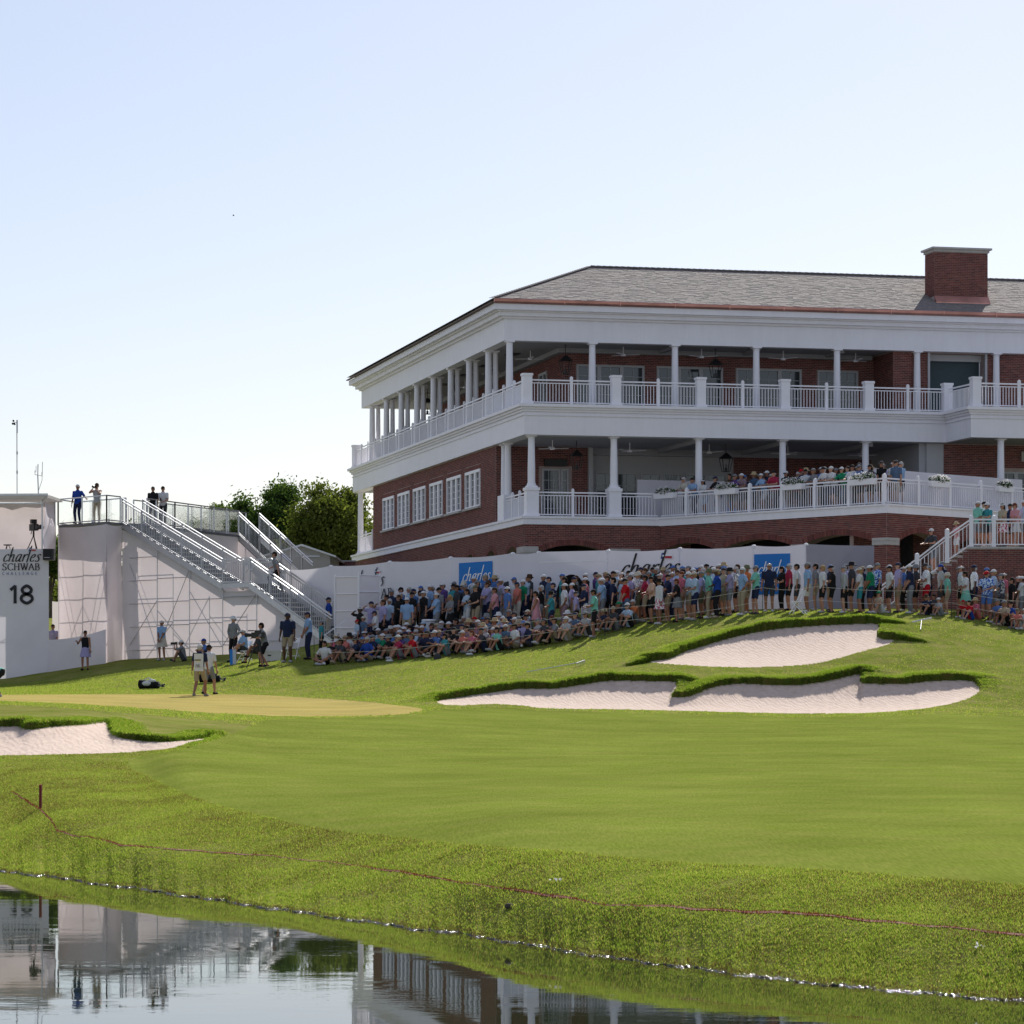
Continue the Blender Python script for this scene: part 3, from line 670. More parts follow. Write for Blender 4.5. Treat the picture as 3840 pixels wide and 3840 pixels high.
# lower porch back walls
mb = MB(); mb.box((4.5, 6.2, 10.09), (4.7, 7.0, 13.6)); holed(mb, (0, 7.0, 0), xa, -ya, 4.7, 11.6, 10.05, 13.6, [(5.0, 7.0, 10.1, 12.55), (7.15, 9.15, 10.1, 12.55), (9.3, 11.3, 10.1, 12.55)], .12)
mb.box((5.6, 6.97, 12.85), (8.1, 7.02, 13.5)).box((8.4, 6.97, 12.85), (10.9, 7.02, 13.5))
mb.build('panelled_wall', M_doorw, club)
def french(p0, p1, q, z0, z1, leaves, rows=5, cols=2):
    w = (p1-p0)/leaves; fr = MB(); s_ = .09
    fr.box((p0, q-.05, z0), (p0+s_, q+.08, z1)).box((p1-s_, q-.05, z0), (p1, q+.08, z1)).box((p0+s_, q-.05, z1-s_), (p1-s_, q+.08, z1))
    for k in range(1, leaves): fr.box((p0+w*k-.09, q-.05, z0), (p0+w*k+.09, q+.08, z1-s_))
    for k in range(leaves): fr.box((p0+w*k+.09, q-.03, z0), (p0+w*(k+1)-.09, q+.06, z0+.28))
    d_ = fr.build('french_door', M_doorw, club)
    for k in range(leaves):
        a, b_ = p0+w*k+.10, p0+w*(k+1)-.10
        MB().box((a, q+.02, z0+.28), (b_, q+.03, z1-s_)).build('pane', M_glass, d_)
        g = MB()
        for j in range(1, cols): x_ = a+(b_-a)*j/cols; g.box((x_-.014, q-.012, z0+.28), (x_+.014, q+.018, z1-s_))
        for j in range(1, rows): z = z0+.28+(z1-s_-z0-.28)*j/rows; g.box((a, q-.010, z-.014), (b_, q+.016, z+.014))
        g.build('glazing_bars', M_doorw, d_)
french(5.0, 7.0, 7.0, 10.1, 12.55, 2, 4, 2); french(7.15, 9.15, 7.0, 10.1, 12.55, 2, 4, 2); french(9.3, 11.3, 7.0, 10.1, 12.55, 2, 4, 2)
french(2.35, 3.22, 6.44, 10.1, 12.62, 1, 5, 3); french(3.24, 3.6, 6.44, 10.1, 12.62, 1, 5, 1)
MB().box((2.45, 6.25, 12.72), (3.5, 6.40, 13.05)).build('heater', M_black, club)
mb = MB(); mb.box((11.6, 6.9, 10.05), (18.3, 7.2, 13.6)).build('porch_wall', M_mortar, club)
BR.wall((0, 6.9, 0), xa, -ya, 11.6, 18.3, 11.2, 13.35)
MB().box((18.3, .6, 10.05), (18.6, 6.9, 13.6)).box((18.6, .44, 10.05), (19.4, .9, 13.6)).build('side_wall', M_doorw, club)
mb = MB(); holed(mb, (0, .45, 0), xa, -ya, 19.4, 33, 9.9, 13.6, [(22.1, 25.3, 10.1, 12.4)]); mb.build('porch_wall', M_mortar, club)
BR.wall((0, .45, 0), xa, -ya, 19.4, 28, 10.6, 13.6, [(22.0, 25.4, 10, 12.5)])
french(22.1, 25.3, .55, 10.1, 12.4, 4, 4, 2)
MB().box((23.1, .34, 12.85), (24.0, .44, 13.3)).build('wall_vent', M_stone, club)
# upper storey walls
UH = [(4.07, 7.27), (7.88, 11.03), (11.67, 14.84), (15.62, 17.6)]
hol = [(a, b_, 14.95, 17.42) for a, b_ in UH]
mb = MB(); holed(mb, (0, 6.8, 0), xa, -ya, 3.5, 18.4, 14.9, 18.2, hol)
lw = [(10.0, 11.6, 14.95, 17.42), (14.0, 15.6, 14.95, 17.42), (20, 21.6, 14.95, 17.42), (26, 27.6, 14.95, 17.42)]
holed(mb, (3.5, 0, 0), ya, -xa, 6.8, 34.0, 14.9, 18.2, lw)
mb.add([(18.4, 4.2, 14.9), (18.4, 6.8, 14.9), (18.4, 6.8, 18.2), (18.4, 4.2, 18.2)], [(0,1,2,3)])
holed(mb, (0, 4.2, 0), xa, -ya, 18.4, 33, 14.9, 18.2, [(20.15, 22.85, 14.95, 18.05)], .8)
mb.add([(3.5, 34, 14.9), (9, 34, 14.9), (9, 34, 18.2), (3.5, 34, 18.2)], [(0,1,2,3)])
mb.build('upper_wall', M_mortar, club)
BR.wall((0, 6.8, 0), xa, -ya, 3.5, 18.4, 15.5, 18.1, [(a-.03, b_+.03, 14, 17.46) for a, b_ in UH])
BR.wall((3.5, 0, 0), ya, -xa, 6.8, 34, 15.5, 18.1, [(a-.03, b_+.03, 14, 17.46) for a, b_, _, _ in lw])
BR.wall((18.4, 0, 0), ya, -xa, 4.2, 6.8, 15.5, 18.1); BR.wall((0, 4.2, 0), xa, -ya, 18.4, 28, 15.5, 18.1, [(20.1, 22.9, 14, 18.1)])
for a, b_ in UH: french(a, b_, 6.8, 14.95, 17.42, 3 if b_-a > 2.5 else 2, 5, 2)
for a, b_, _, _ in lw:
    d_ = MB().box((3.44, a, 14.95), (3.6, a+.1, 17.42)).box((3.44, b_-.1, 14.95), (3.6, b_, 17.42)).box((3.44, a+.1, 17.3), (3.6, b_-.1, 17.42)).box((3.45, (a+b_)/2-.08, 14.95), (3.59, (a+b_)/2+.08, 17.3)).build('window', M_doorw, club)
    MB().box((3.52, a+.1, 14.95), (3.53, b_-.1, 17.3)).build('pane', M_glass, d_)
MB().box((20.15, 4.85, 14.95), (22.85, 4.95, 17.75)).build('roller_screen', M_screen, club)
MB().box((20.15, 4.6, 17.75), (22.85, 4.9, 18.05)).box((20.05, 4.1, 14.95), (20.15, 4.3, 18.1)).box((22.85, 4.1, 14.95), (22.95, 4.3, 18.1)).build('screen_housing', M_doorw, club)
mb = MB()
for x_ in (20.28, 22.72): mb.tube([(x_, 4.5, 14.95), (x_, 4.5, 17.75)], .02, 5)
mb.build('screen_cable', M_trim, club)
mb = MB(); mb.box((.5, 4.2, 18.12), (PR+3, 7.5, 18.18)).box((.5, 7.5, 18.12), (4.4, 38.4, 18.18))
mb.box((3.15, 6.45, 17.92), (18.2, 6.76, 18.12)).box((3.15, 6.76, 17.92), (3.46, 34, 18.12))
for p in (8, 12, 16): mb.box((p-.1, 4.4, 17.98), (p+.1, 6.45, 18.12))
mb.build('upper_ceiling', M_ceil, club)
mb = MB()
for q in (9, 14.5, 19, 24, 29): mb.box((1.4, q, 18.09), (2.0, q+.9, 18.125))
mb.build('ceiling_vent', M_black, club)
# fascia, cornice, gutter
def fas(mb, e, z0, z1, d=.5):
    mb.box((-e, 3.8-e, z0), (d, 38.7+e, z1)).box((d, 3.8-e, z0), (PR+3, 3.8+d, z1)).box((d, 38.7-d, z0), (9, 38.7+e, z1))
mb = MB(); fas(mb, 0, 18.1, 19.06); fas(mb, .12, 19.06, 19.16); fas(mb, .30, 19.16, 19.34); fas(mb, .42, 19.34, 19.40); fas(mb, .60, 19.40, 19.66); mb.build('fascia', M_white, club)
mb = MB(); prof = [(.0, 0), (.10, 0), (.15, .07), (.165, .16), (.14, .2), (.0, .2)]
g0 = 3.2
poly = [(-.62-.0, g0-a, 19.67+z) for a, z in prof]; mb.prism(poly, (PR+3.6, 0, 0))
for k in range(1, 12): mb.box((k*2.55, g0-.175, 19.67), (k*2.55+.035, g0-.05, 19.885))
mb.build('gutter', M_copper, club)
MB().box((-.76, 3.05, 19.67), (-.62, 39.3, 19.71)).build('gutter', mat('bronze_edge', (.10, .06, .05), .6), club)
# roof
EZ = 19.85; RZ = 22.24; pe, qe, dd = -.72, 3.2, 6.1
mb = MB()
mb.add([(pe, qe, EZ), (PR+3, qe, EZ), (PR+3, qe+dd, RZ), (pe+dd, qe+dd, RZ)], [(0,1,2,3)])
mb.add([(pe, qe, EZ), (pe+dd, qe+dd, RZ), (pe+dd, 33.2, RZ), (pe, 39.3, EZ)], [(0,1,2,3)])
mb.add([(PR+3, qe+dd, RZ), (PR+3, qe+2*dd, EZ), (pe+2*dd, qe+2*dd, EZ), (pe+dd, qe+dd, RZ)], [(0,1,2,3)])
mb.add([(pe+dd, qe+dd, RZ), (pe+2*dd, qe+2*dd, EZ), (pe+2*dd, 39.3, EZ), (pe+dd, 33.2, RZ)], [(0,1,2,3)])
mb.add([(pe, 39.3, EZ), (pe+dd, 33.2, RZ), (pe+2*dd, 39.3, EZ)], [(0,1,2)])
roof = mb.build('roof', M_roofdeck, club)
m, t, b = nt('single_shingle'); M_shing1 = m
oi = N(t, 'ShaderNodeObjectInfo'); r_ = ramp(t, oi.outputs['Random'], [(i/4, c) for i, c in enumerate([(.215,.193,.187),(.245,.22,.212),(.185,.168,.162),(.26,.234,.224),(.225,.203,.195)])])
t.links.new(r_.outputs[0], b.inputs['Base Color']); b.inputs['Roughness'].default_value = .9; b.inputs['Specular IOR Level'].default_value = .25
sl = math.hypot(dd, RZ-EZ); nrow = int(sl/.145); Vs = []; 
for r in range(nrow):
    t0, t1 = r/nrow, min(1.0, (r+1.35)/nrow); q0, z0 = qe+dd*t0, EZ+(RZ-EZ)*t0; q1, z1 = qe+dd*t1, EZ+(RZ-EZ)*t1
    x_ = pe+dd*t0 + (0 if r % 2 else -.15)
    while x_ < PR+2.8:
        w = random.choice((.22, .28, .33, .38)); x0_ = max(x_, pe+dd*t0+.02); th_ = random.choice((.004, .008, .012, .018))
        if x0_ < x_+w-.03: Vs.append([(x0_, q0-.01, z0+.008), (x_+w-.012, q0-.01, z0+.008), (x_+w-.012, q0-.012, z0+.008+th_), (x0_, q0-.012, z0+.008+th_), (max(x0_, pe+dd*t1), q1, z1+.006), (max(x_+w-.012, pe+dd*t1), q1, z1+.006)])
        x_ += w
Vs = np.array(Vs); Fq = np.array([(0,1,2,3),(3,2,5,4)])
order = np.argsort(np.hypot(Vs[:, 0, 0]-17.0, (Vs[:, 0, 1]-3.2)*3)); single = order[:300]       # the shingles that show largest are pieces of their own
for i in single:
    c_ = Vs[i][0]; me = bpy.data.meshes.new('shingle'); me.from_pydata((Vs[i]-c_).tolist(), [], [(0,1,2,3),(3,2,5,4)]); me.materials.append(M_shing1); link('shingle', me, roof, tuple(c_))
Vs = np.delete(Vs, single, 0); n = len(Vs); Fq = np.array([(0,1,2,3),(3,2,5,4)])
kind(big('shingles', Vs.reshape(-1, 3), (np.arange(n)[:, None, None]*6+Fq[None]).reshape(-1, 4), M_shingle, roof), 'stuff')
mb = MB(); hip0, hip1 = Vector((pe, qe, EZ+.03)), Vector((pe+dd, qe+dd, RZ+.03))
for k in range(42):                                     # hip caps
    a = hip0.lerp(hip1, k/42); b_ = hip0.lerp(hip1, (k+1.25)/42); mb.bar(a+Vector((0, 0, .02)), b_, .26, .02)
x_ = pe+dd
while x_ < PR+2.7: mb.bar((x_, qe+dd, RZ+.035), (x_+.36, qe+dd, RZ+.015), .30, .05); x_ += .29
mb.build('ridge_cap', M_shingle, roof)
# chimney
cp0, cp1, cq0, cq1 = 20.72, 23.33, 5.0, 6.25
MB().box((cp0, cq0, 20.3), (cp1, cq1, 22.86)).build('chimney', M_mortar, roof)
CB = Bricks(); CB.wall((0, cq0, 0), xa, -ya, cp0, cp1, 20.80, 22.86); CB.wall((cp0, 0, 0), ya, -xa, cq0, cq1, 20.80, 22.86)
CB.build('chimney_brickwork', roof)
MB().prism([(cp0-.16, cq0-.16, 22.98), (cp1+.16, cq0-.16, 22.98), (cp1+.16, cq1+.16, 22.98), (cp0-.16, cq1+.16, 22.98)], (0, 0, .09)).box((cp0-.06, cq0-.06, 22.86), (cp1+.06, cq1+.06, 22.98)).build('chimney_cap', M_stone, roof)
MB().prism([(cp0-.03, cq0-.03, 20.4), (cp0-.03, cq0-.03, 20.82), (cp0-.03, cq0-.30, 20.50), (cp0-.03, cq0-.30, 20.40)], (cp1-cp0+.06, 0, 0)).build('chimney_flashing', M_copper, roof)
# columns
def column_mesh(z0, z1, r):
    h = z1-z0; p = [(r*1.35, 0), (r*1.35, .10), (r*1.2, .13), (r*1.2, .17), (r*1.02, .21), (r, .3), (r*.99, h*.4), (r*.86, h-.20), (r*.86, h-.17), (r*.96, h-.155), (r*.88, h-.13), (r*.90, h-.10), (r*1.12, h-.07), (r*1.15, h-.06)]
    m_ = MB().lathe(p, 16); m_.box((-r*1.25, -r*1.25, h-.06), (r*1.25, r*1.25, h)).box((-r*1.38, -r*1.38, 0), (r*1.38, r*1.38, .07)); return m_.mesh('column', M_trim, False)
CU = column_mesh(14.95, 18.1, .165); CLo = column_mesh(11.35, 13.62, .165); CT = column_mesh(10.1, 13.62, .165)
for p in (.18, 3.98, 7.83, 11.66, 15.51, 19.38, 23.25, 27.1): link('column', CU, club, (p+.1, 4.0, 14.95))
for k in range(8):
    q = 8.09+k*4.105; link('column', CU, club, (.25, q, 14.95)); link('column', CU, club, (.60, q+.10, 14.95), None, (.8, .8, 1))
for p, q in ((.42, .42), (4.11, .38)):
    link('column', CLo, club, (p, q, 11.35))
    MB().box((p-.27, q-.27, 10.1), (p+.27, q+.27, 11.22)).box((p-.31, q-.31, 11.22), (p+.31, q+.31, 11.35)).box((p-.30, q-.30, 10.1), (p+.30, q+.30, 10.22)).build('column_pier', M_trim, club)
for p, q in ((7.96, .35), (11.82, .35), (15.68, .35), (20.9, -2.6), (24.8, -2.6), (.42, 4.9), (.42, 5.6), (.3, 40.6)): link('column', CT, club, (p, q, 10.1))
# upper balcony railing, front
PB = [.15, 4.13, 7.98, 11.84, 15.74, 19.45]
def pier(p, q, z, h=1.32, w=.40, par=club): MB().box((p-w/2, q-w/2, z), (p+w/2, q+w/2, z+h-.1)).box((p-w/2-.03, q-w/2-.03, z+h-.1), (p+w/2+.03, q+w/2+.03, z+h)).box((p-w/2-.04, q-w/2-.04, z), (p+w/2+.04, q+w/2+.04, z+.12)).build('pier', M_trim, par)
for i, p in enumerate(PB):
    pier(p, .15, 14.95)
    if i: railing(club, (PB[i-1]+.2, .15, 14.95), (p-.2, .15, 14.95), posts=(.5,), ph=1.22, pw=.12)
pier(19.62, -2.85, 14.95)
railing(club, (19.5, -.05, 14.95), (19.6, -2.65, 14.95)); railing(club, (19.82, -2.85, 14.95), (23.5, -2.85, 14.95), posts=(.5,), ph=1.22, pw=.12); pier(23.7, -2.85, 14.95); railing(club, (23.9, -2.85, 14.95), (27.5, -2.85, 14.95), posts=(.5,))
# upper balcony railing, left side
for k in range(10):
    q0 = .35+k*4.105; q1 = min(q0+4.105, QL-.2); railing(club, (.12, q0, 14.95), (.12, q1, 14.95), posts=(.0, .5), ph=1.22, pw=.11, stuff=True, bw=.03)
pier(.15, QL-.2, 14.95)
# lower porch railings
railing(club, (.72, .38, 10.1), (3.8, .38, 10.1), posts=(.5,), ph=1.22, pw=.11); railing(club, (4.42, .35, 10.1), (6.1, .35, 10.1))
railing(club, (.3, .72, 10.1), (.3, 4.9, 10.1), posts=(.33, .66, 1), ph=1.22, pw=.11, stuff=True); MB().box((.16, 4.65, 10.1), (.68, 5.85, 11.3)).build('column_pier', M_trim, club)
railing(club, (.2, 36.4, 10.1), (.2, 40.6, 10.1), posts=(0, .5, 1), ph=1.22, pw=.11, stuff=True)
BR.build('brickwork', club)
# lanterns and ceiling fans
def lantern(loc, s=1.0):
    mb = MB(); mb.tube([(0, 0, .55), (0, 0, 1.0)], .018, 6).lathe([(.07, 1.0), (.07, 1.02)], 8)
    mb.add([(-.27,-.27,.30),(.27,-.27,.30),(.27,.27,.30),(-.27,.27,.30),(-.05,-.05,.55),(.05,-.05,.55),(.05,.05,.55),(-.05,.05,.55)], [(0,1,5,4),(1,2,6,5),(2,3,7,6),(3,0,4,7),(0,3,2,1),(4,5,6,7)])
    for i, j in ((-1,-1),(1,-1),(1,1),(-1,1)):
        mb.bar((.24*i, .24*j, .30), (.14*i, .14*j, -.28), .025, .025)
    for i, j, k, l in ((-1,-1,1,-1),(1,-1,1,1),(1,1,-1,1),(-1,1,-1,-1)): mb.bar((.14*i, .14*j, -.28), (.14*k, .14*l, -.28), .025, .025)
    mb.lathe([(.06, -.26), (.06, -.12), (.02, -.1), (.02, .05)], 8)
    return mb
LM = lantern(None).mesh('lantern', M_black)
for p, q, z in ((.9+.3, 11.9, 17.1), (1.2, 19.9, 17.1), (1.3, 27, 17.1), (3.15, 5.2, 17.1), (10.2, 5.2, 17.1), (3.0, 2.6, 12.62), (9.9, 2.6, 12.62)):
    link('lantern', LM, club, (p, q, z))
mb = MB(); mb.tube([(0, 0, 0), (0, 0, .32)], .02, 6).lathe([(.11, -.1), (.12, -.02), (.05, .02)], 10)
for k in range(3):
    a = k*2.094+.3; mb.bar((math.cos(a)*.1, math.sin(a)*.1, -.05), (math.cos(a)*.75, math.sin(a)*.75, -.03), .14, .015)
FM = mb.mesh('ceiling_fan', M_trim)
for p, q, z in ((1.9, 2.6, 13.28), (5.6, 3.2, 13.28), (9.3, 3.2, 13.28), (13.0, 3.2, 13.28), (16.5, 3.2, 13.28), (2.2, 8, 17.8), (2.2, 15, 17.8), (2.2, 22, 17.8), (5.9, 5.4, 17.8), (9.6, 5.4, 17.8), (13.5, 5.4, 17.8), (17, 5.4, 17.8)):
    link('ceiling_fan', FM, club, (p, q, z), (0, 0, p))

# ---------------------------------------------------------------- terrace in front of the clubhouse
T0 = loc2w(6.1, -.02); T1 = Vector((15.12, 127.0, 0)); T2 = Vector((22.4, 134.2, 0)); T3 = loc2w(27, 2)
terr = thing('terrace', 'raised brick terrace with arches and white railing wrapped round the clubhouse corner', 'terrace')
TZ = 10.08
def up3(v, z): return Vector((v.x, v.y, z))
def inset(a, b_, d): n = Vector((-(b_-a).y, (b_-a).x, 0)).normalized(); return n*d
mb = MB(); back = loc2w(6.1, 3.0); back2 = loc2w(26, 3.0)
pl = [T0, T1, T2, back2, back]
mb.prism([up3(q, 9.75) for q in pl], (0, 0, .335)).build('deck', M_deck, terr)
mb = MB()
for a, b_ in ((T0, T1), (T1, T2)):
    n_ = -inset(a, b_, 1)
    mb.prism([up3(a, 9.72), up3(b_, 9.72), up3(b_+n_*.07, 9.72), up3(a+n_*.07, 9.72)], (0, 0, .30)); mb.prism([up3(a, 10.02), up3(b_, 10.02), up3(b_+n_*.13, 10.02), up3(a+n_*.13, 10.02)], (0, 0, .075))
mb.build('deck_fascia', M_white, terr)
TB = Bricks()
L1 = (T1-T0).length; d1 = (T1-T0).normalized(); n1 = Vector((d1.y, -d1.x, 0))
L2_ = (T2-T1).length; d2 = (T2-T1).normalized(); n2_ = Vector((d2.y, -d2.x, 0))
def along(o, d, u):                                     # distance along a facet seen at photo column u
    k = (u-1920)/F; return (k*o.y-o.x)/(d.x-k*d.y)
def arcs(o, d, spans, zs=8.62, ri=.30): 
    r = []
    for a, b_ in spans: x0, x1 = along(o, d, a), along(o, d, b_); r.append(((x0+x1)/2, (x1-x0)/2, zs, ri))
    return r
A1 = arcs(T0, d1, ((2478, 2678), (2715, 2968), (3012, 3272))); A2 = arcs(T1, d2, ((3372, 3530), (3600, 3760)), 8.62, .36)
mb = MB(); arch_wall(mb, T0, d1, n1, 0, L1, 4.8, 9.74, A1, .6); arch_wall(mb, T1, d2, n2_, 0, L2_, 4.8, 9.74, A2, .6); mb.build('terrace_wall', M_mortar, terr)
TB.wall(T0, d1, n1, 0, L1, 6.0, 9.74, arches=A1); TB.wall(T1, d2, n2_, 0, L2_, 6.0, 9.74, arches=A2)
ctr = Vector((15.12, 127, 9.0))
TB.build('brickwork', terr, 300, key=lambda q: (q[0]+q[1]*q[3]+Vector((0, 0, q[4]))-ctr).length)
voussoirs(terr, T0, d1, n1, A1, .23); voussoirs(terr, T1, d2, n2_, A2, .23)
for o, d, n_, s0, s1 in ((T0, d1, n1, 2680, 2714), (T0, d1, n1, 2970, 3010)):
    a, b_ = along(o, d, s0)-.05, along(o, d, s1)+.05
    MB().prism([up3(o+d*a+n_*.06, 8.36), up3(o+d*b_+n_*.06, 8.36), up3(o+d*b_-n_*.6, 8.36), up3(o+d*a-n_*.6, 8.36)], (0, 0, .26)).build('pier_capital', M_stone, terr)
a = along(T0, d1, 3274); b_ = along(T1, d2, 3368)
q = MB(); pp = [T0+d1*a+n1*.07, T1+(n1+n2_).normalized()*.1, T1+d2*b_+n2_*.07, T1+d2*b_-n2_*.5, T0+d1*a-n1*.5]
q.prism([up3(p_, 8.44) for p_ in pp], (0, 0, .17)); pp2 = [p_+(p_-T1)*0+((n1+n2_)*.03) for p_ in pp]; q.prism([up3(p_, 8.61) for p_ in pp2], (0, 0, .12)); q.build('pier_capital', M_stone, terr)
MB().prism([up3(T0-d1*3-n1*2.5, 4.8), up3(T1-n1*3.5-d1*2, 4.8), up3(T1-n1*3.7-d1*2, 4.8), up3(T0-d1*3-n1*2.7, 4.8)], (0, 0, 4.9)).build('undercroft_wall', M_dark, terr)  # painted near black to give the shade under the terrace
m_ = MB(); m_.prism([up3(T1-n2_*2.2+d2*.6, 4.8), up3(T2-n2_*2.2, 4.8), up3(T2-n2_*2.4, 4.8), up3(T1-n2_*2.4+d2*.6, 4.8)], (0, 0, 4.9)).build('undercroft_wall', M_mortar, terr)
UB = Bricks(); UB.wall(T1-n2_*2.2, d2, n2_, .6, L2_, 6.0, 9.6); UB.build('undercroft_brickwork', terr)
R0 = T0-n1*.15; R1 = T1-(n1+n2_).normalized()*.2; R2 = T2-n2_*.15
posts1 = [along(T0, d1, u)/L1 for u in (2470, 2567, 2685, 2807, 2930, 3055, 3185, 3318)]
posts2 = [along(T1, d2, u)/L2_ for u in (3445, 3565, 3684, 3801)]
for pa, o0, o1_ in ((posts1, R0, R1), (posts2, R1, R2)):
    pr = 0.0
    for i, t_ in enumerate(pa):
        if t_-pr > .01: railing(terr, up3(o0.lerp(o1_, pr), TZ), up3(o0.lerp(o1_, min(t_, 1)), TZ), posts=(1.0,), pw=.13, ph=1.24, bw=.03)
        pr = t_
    if pr < .99: railing(terr, up3(o0.lerp(o1_, pr), TZ), up3(o1_, TZ), bw=.03)
def rail_pt(u, back_=0.0):                              # point on the terrace behind the rail at photo column u
    if u < 3318: s = along(R0, (R1-R0).normalized(), u); q = R0+(R1-R0).normalized()*s-n1*back_
    else: s = along(R1, (R2-R1).normalized(), u); q = R1+(R2-R1).normalized()*s-n2_*back_
    return up3(q, TZ+.01)
# planter boxes with flowers on the rail
M_leaf = thin_mat('planter_leaf', (.03, .07, .025), .35, island=True, stops=((0, (.02,.045,.018)), (.6, (.05,.105,.035)), (1, (.11,.16,.06))))
M_petal = thin_mat('white_petal', (.8, .78, .78), .3, .05)
def leafcloud(n, c, r, size, flat=0.0):
    c = np.array(c); d = rng.normal(size=(n, 3)); d /= np.linalg.norm(d, axis=1)[:, None]; rad = rng.random((n, 1))**.33
    p = c+d*rad*np.array(r); a = rng.normal(size=(n, 3)); a /= np.linalg.norm(a, axis=1)[:, None]; b2 = np.cross(a, rng.normal(size=(n, 3))); b2 /= np.linalg.norm(b2, axis=1)[:, None]
    s = size*rng.uniform(.6, 1.3, (n, 1)); V_ = np.stack([p-a*s, p+b2*s*.5, p+a*s, p-b2*s*.5], 1); return V_
plan_lab = ['between the first two posts beside the porch', 'under the spectators in purple', 'below a spectator in white', 'beside the corner post', 'right of the terrace corner', 'near the end of the terrace']
for k, (u, w) in enumerate(((2505, 74), (2735, 76), (2985, 70), (3245, 92), (3510, 84), (3755, 70))):
    b0 = rail_pt(u, -.17); dd_ = d1 if u < 3318 else d2; nn = n1 if u < 3318 else n2_; ln = w/95/ max(.35, abs(dd_.x))*1.0; ln = min(ln, 1.35)
    pb = thing('planter_box', 'white railing planter of trailing white flowers ' + plan_lab[k], 'planter', b0+Vector((0, 0, .82)), math.atan2(dd_.y, dd_.x), 'flower boxes on the terrace railing')
    MB().prism([(-ln/2, -.11, 0), (ln/2, -.11, 0), (ln/2+.04, -.13, .24), (-ln/2-.04, -.13, .24)], (0, .24, 0)).build('box', M_trim, pb)
    V_ = leafcloud(420, (0, 0, .30), (ln/2+.05, .19, .17), .055); kind(big('foliage', V_.reshape(-1, 3), np.arange(len(V_)*4).reshape(-1, 4), M_leaf, pb), 'stuff')
    V_ = leafcloud(330, (0, -.03, .34), (ln/2+.08, .24, .20), .04); kind(big('flowers', V_.reshape(-1, 3), np.arange(len(V_)*4).reshape(-1, 4), M_petal, pb), 'stuff')
# white banner behind the people on the porch and along the terrace
def drape(name, pts, z0, z1, m_, parent=None, sag=.02, amp=.02, n=14, thick=.006):
    mb = MB(); W = []
    for (a, b_) in zip(pts[:-1], pts[1:]):
        a, b_ = Vector(a), Vector(b_); L = (b_-a).length; nn = inset(a, b_, 1)
        za = z0 if not callable(z0) else None
        for i in range(n+1):
            t_ = i/n; p = a.lerp(b_, t_); lo = p.z; hi = (a.lerp(b_, t_)).z
            W.append((p, nn, t_))
    rows = 7; k = len(W); vv = []
    for r in range(rows+1):
        for i, (p, nn, t_) in enumerate(W):
            hz = z1(p) if callable(z1) else z1; lz = z0(p) if callable(z0) else z0
            z = lz+(hz-sag*math.sin(math.pi*t_)-lz)*r/rows; off = amp*math.sin(p.x*5.1+r*.9)*math.sin(p.x*2.3+p.y)
            vv.append((p.x+nn.x*off, p.y+nn.y*off, z))
    fs = [(r*k+i, r*k+i+1, (r+1)*k+i+1, (r+1)*k+i) for r in range(rows) for i in range(k-1)]
    return mb.add(vv, fs).build(name, m_, parent, smooth=True)
o = drape('banner', [loc2w(5.9, 3.0), loc2w(11.4, 3.0)], 10.15, 11.95, M_fence); tag(o, 'white fabric banner hung behind the spectators on the porch', 'banner')
MB().prism([up3(loc2w(10.05, 2.96), 10.3), up3(loc2w(11.25, 2.96), 10.3), up3(loc2w(11.25, 2.96), 11.62), up3(loc2w(10.05, 2.96), 11.62)], (0, .004, 0)).build('printed_panel', M_blue, o)
bb0, bb1 = rail_pt(3420, 2.2), rail_pt(3990, 2.2)
o = drape('banner', [up3(bb0, 0), up3(bb1, 0)], 10.12, 11.75, M_fence); tag(o, 'long white fabric banner behind the terrace railing with flower boxes', 'banner')

# ---------------------------------------------------------------- right-hand brick landing and steps
YL = 121.0
land = thing('stair_landing', 'brick landing with steps and white railing leading up to the terrace', 'steps')
LZ = ZV(2050, YL); lx0 = X(3632, YL)
MB().box((lx0, YL, 4.8), (24, YL+3.2, LZ-.08)).build('landing_wall', M_mortar, land)
MB().box((lx0-.05, YL-.06, LZ-.08), (24, YL+3.2, LZ)).build('landing_slab', M_stone, land)
LB = Bricks(); LB.wall((0, YL, 0), xa, -ya, lx0, 24, 5.4, LZ-.09); LB.wall((lx0, 0, 0), ya, -xa, YL, YL+3.2, 5.4, LZ-.09); LB.build('brickwork', land)
SB = Bricks()
nst = 13; rise = .165; run = .215
for k in range(nst):
    z = LZ-rise*(k+1); x1 = lx0-run*k
    MB().box((x1-run, YL+.06, z-.05), (x1, YL+1.9, z)).build('step', M_stone, land)
    MB().box((x1-run, YL, 4.8), (x1, YL+.05, z-.03)).build('step_wall', M_mortar, land); SB.wall((0, YL, 0), xa, -ya, x1-run, x1, 5.4, z-.03)
SB.build('step_brickwork', land)
railing(land, (lx0+.12, YL+.1, LZ), (X(3728, YL), YL+.1, LZ), posts=(0, 1), pw=.15, ph=1.2); railing(land, (X(3728, YL), YL+.1, LZ), (24, YL+.1, LZ), posts=(.45, 1), pw=.15, ph=1.2)
xm = X(3553, YL); xe = X(3440, YL); sl_ = rise/run
zs = lambda x_: LZ-(lx0-x_)*sl_
railing(land, (xm, YL+.1, zs(xm)), (lx0+.1, YL+.1, LZ), posts=(0,), pw=.16, ph=1.3); railing(land, (xe, YL+.1, zs(xe)), (xm, YL+.1, zs(xm)), posts=(0,), pw=.16, ph=1.25)
railing(land, (xe-1.6, YL+.1, zs(xe-1.6)), (xe, YL+.1, zs(xe)), posts=(0,), pw=.16, ph=1.25)

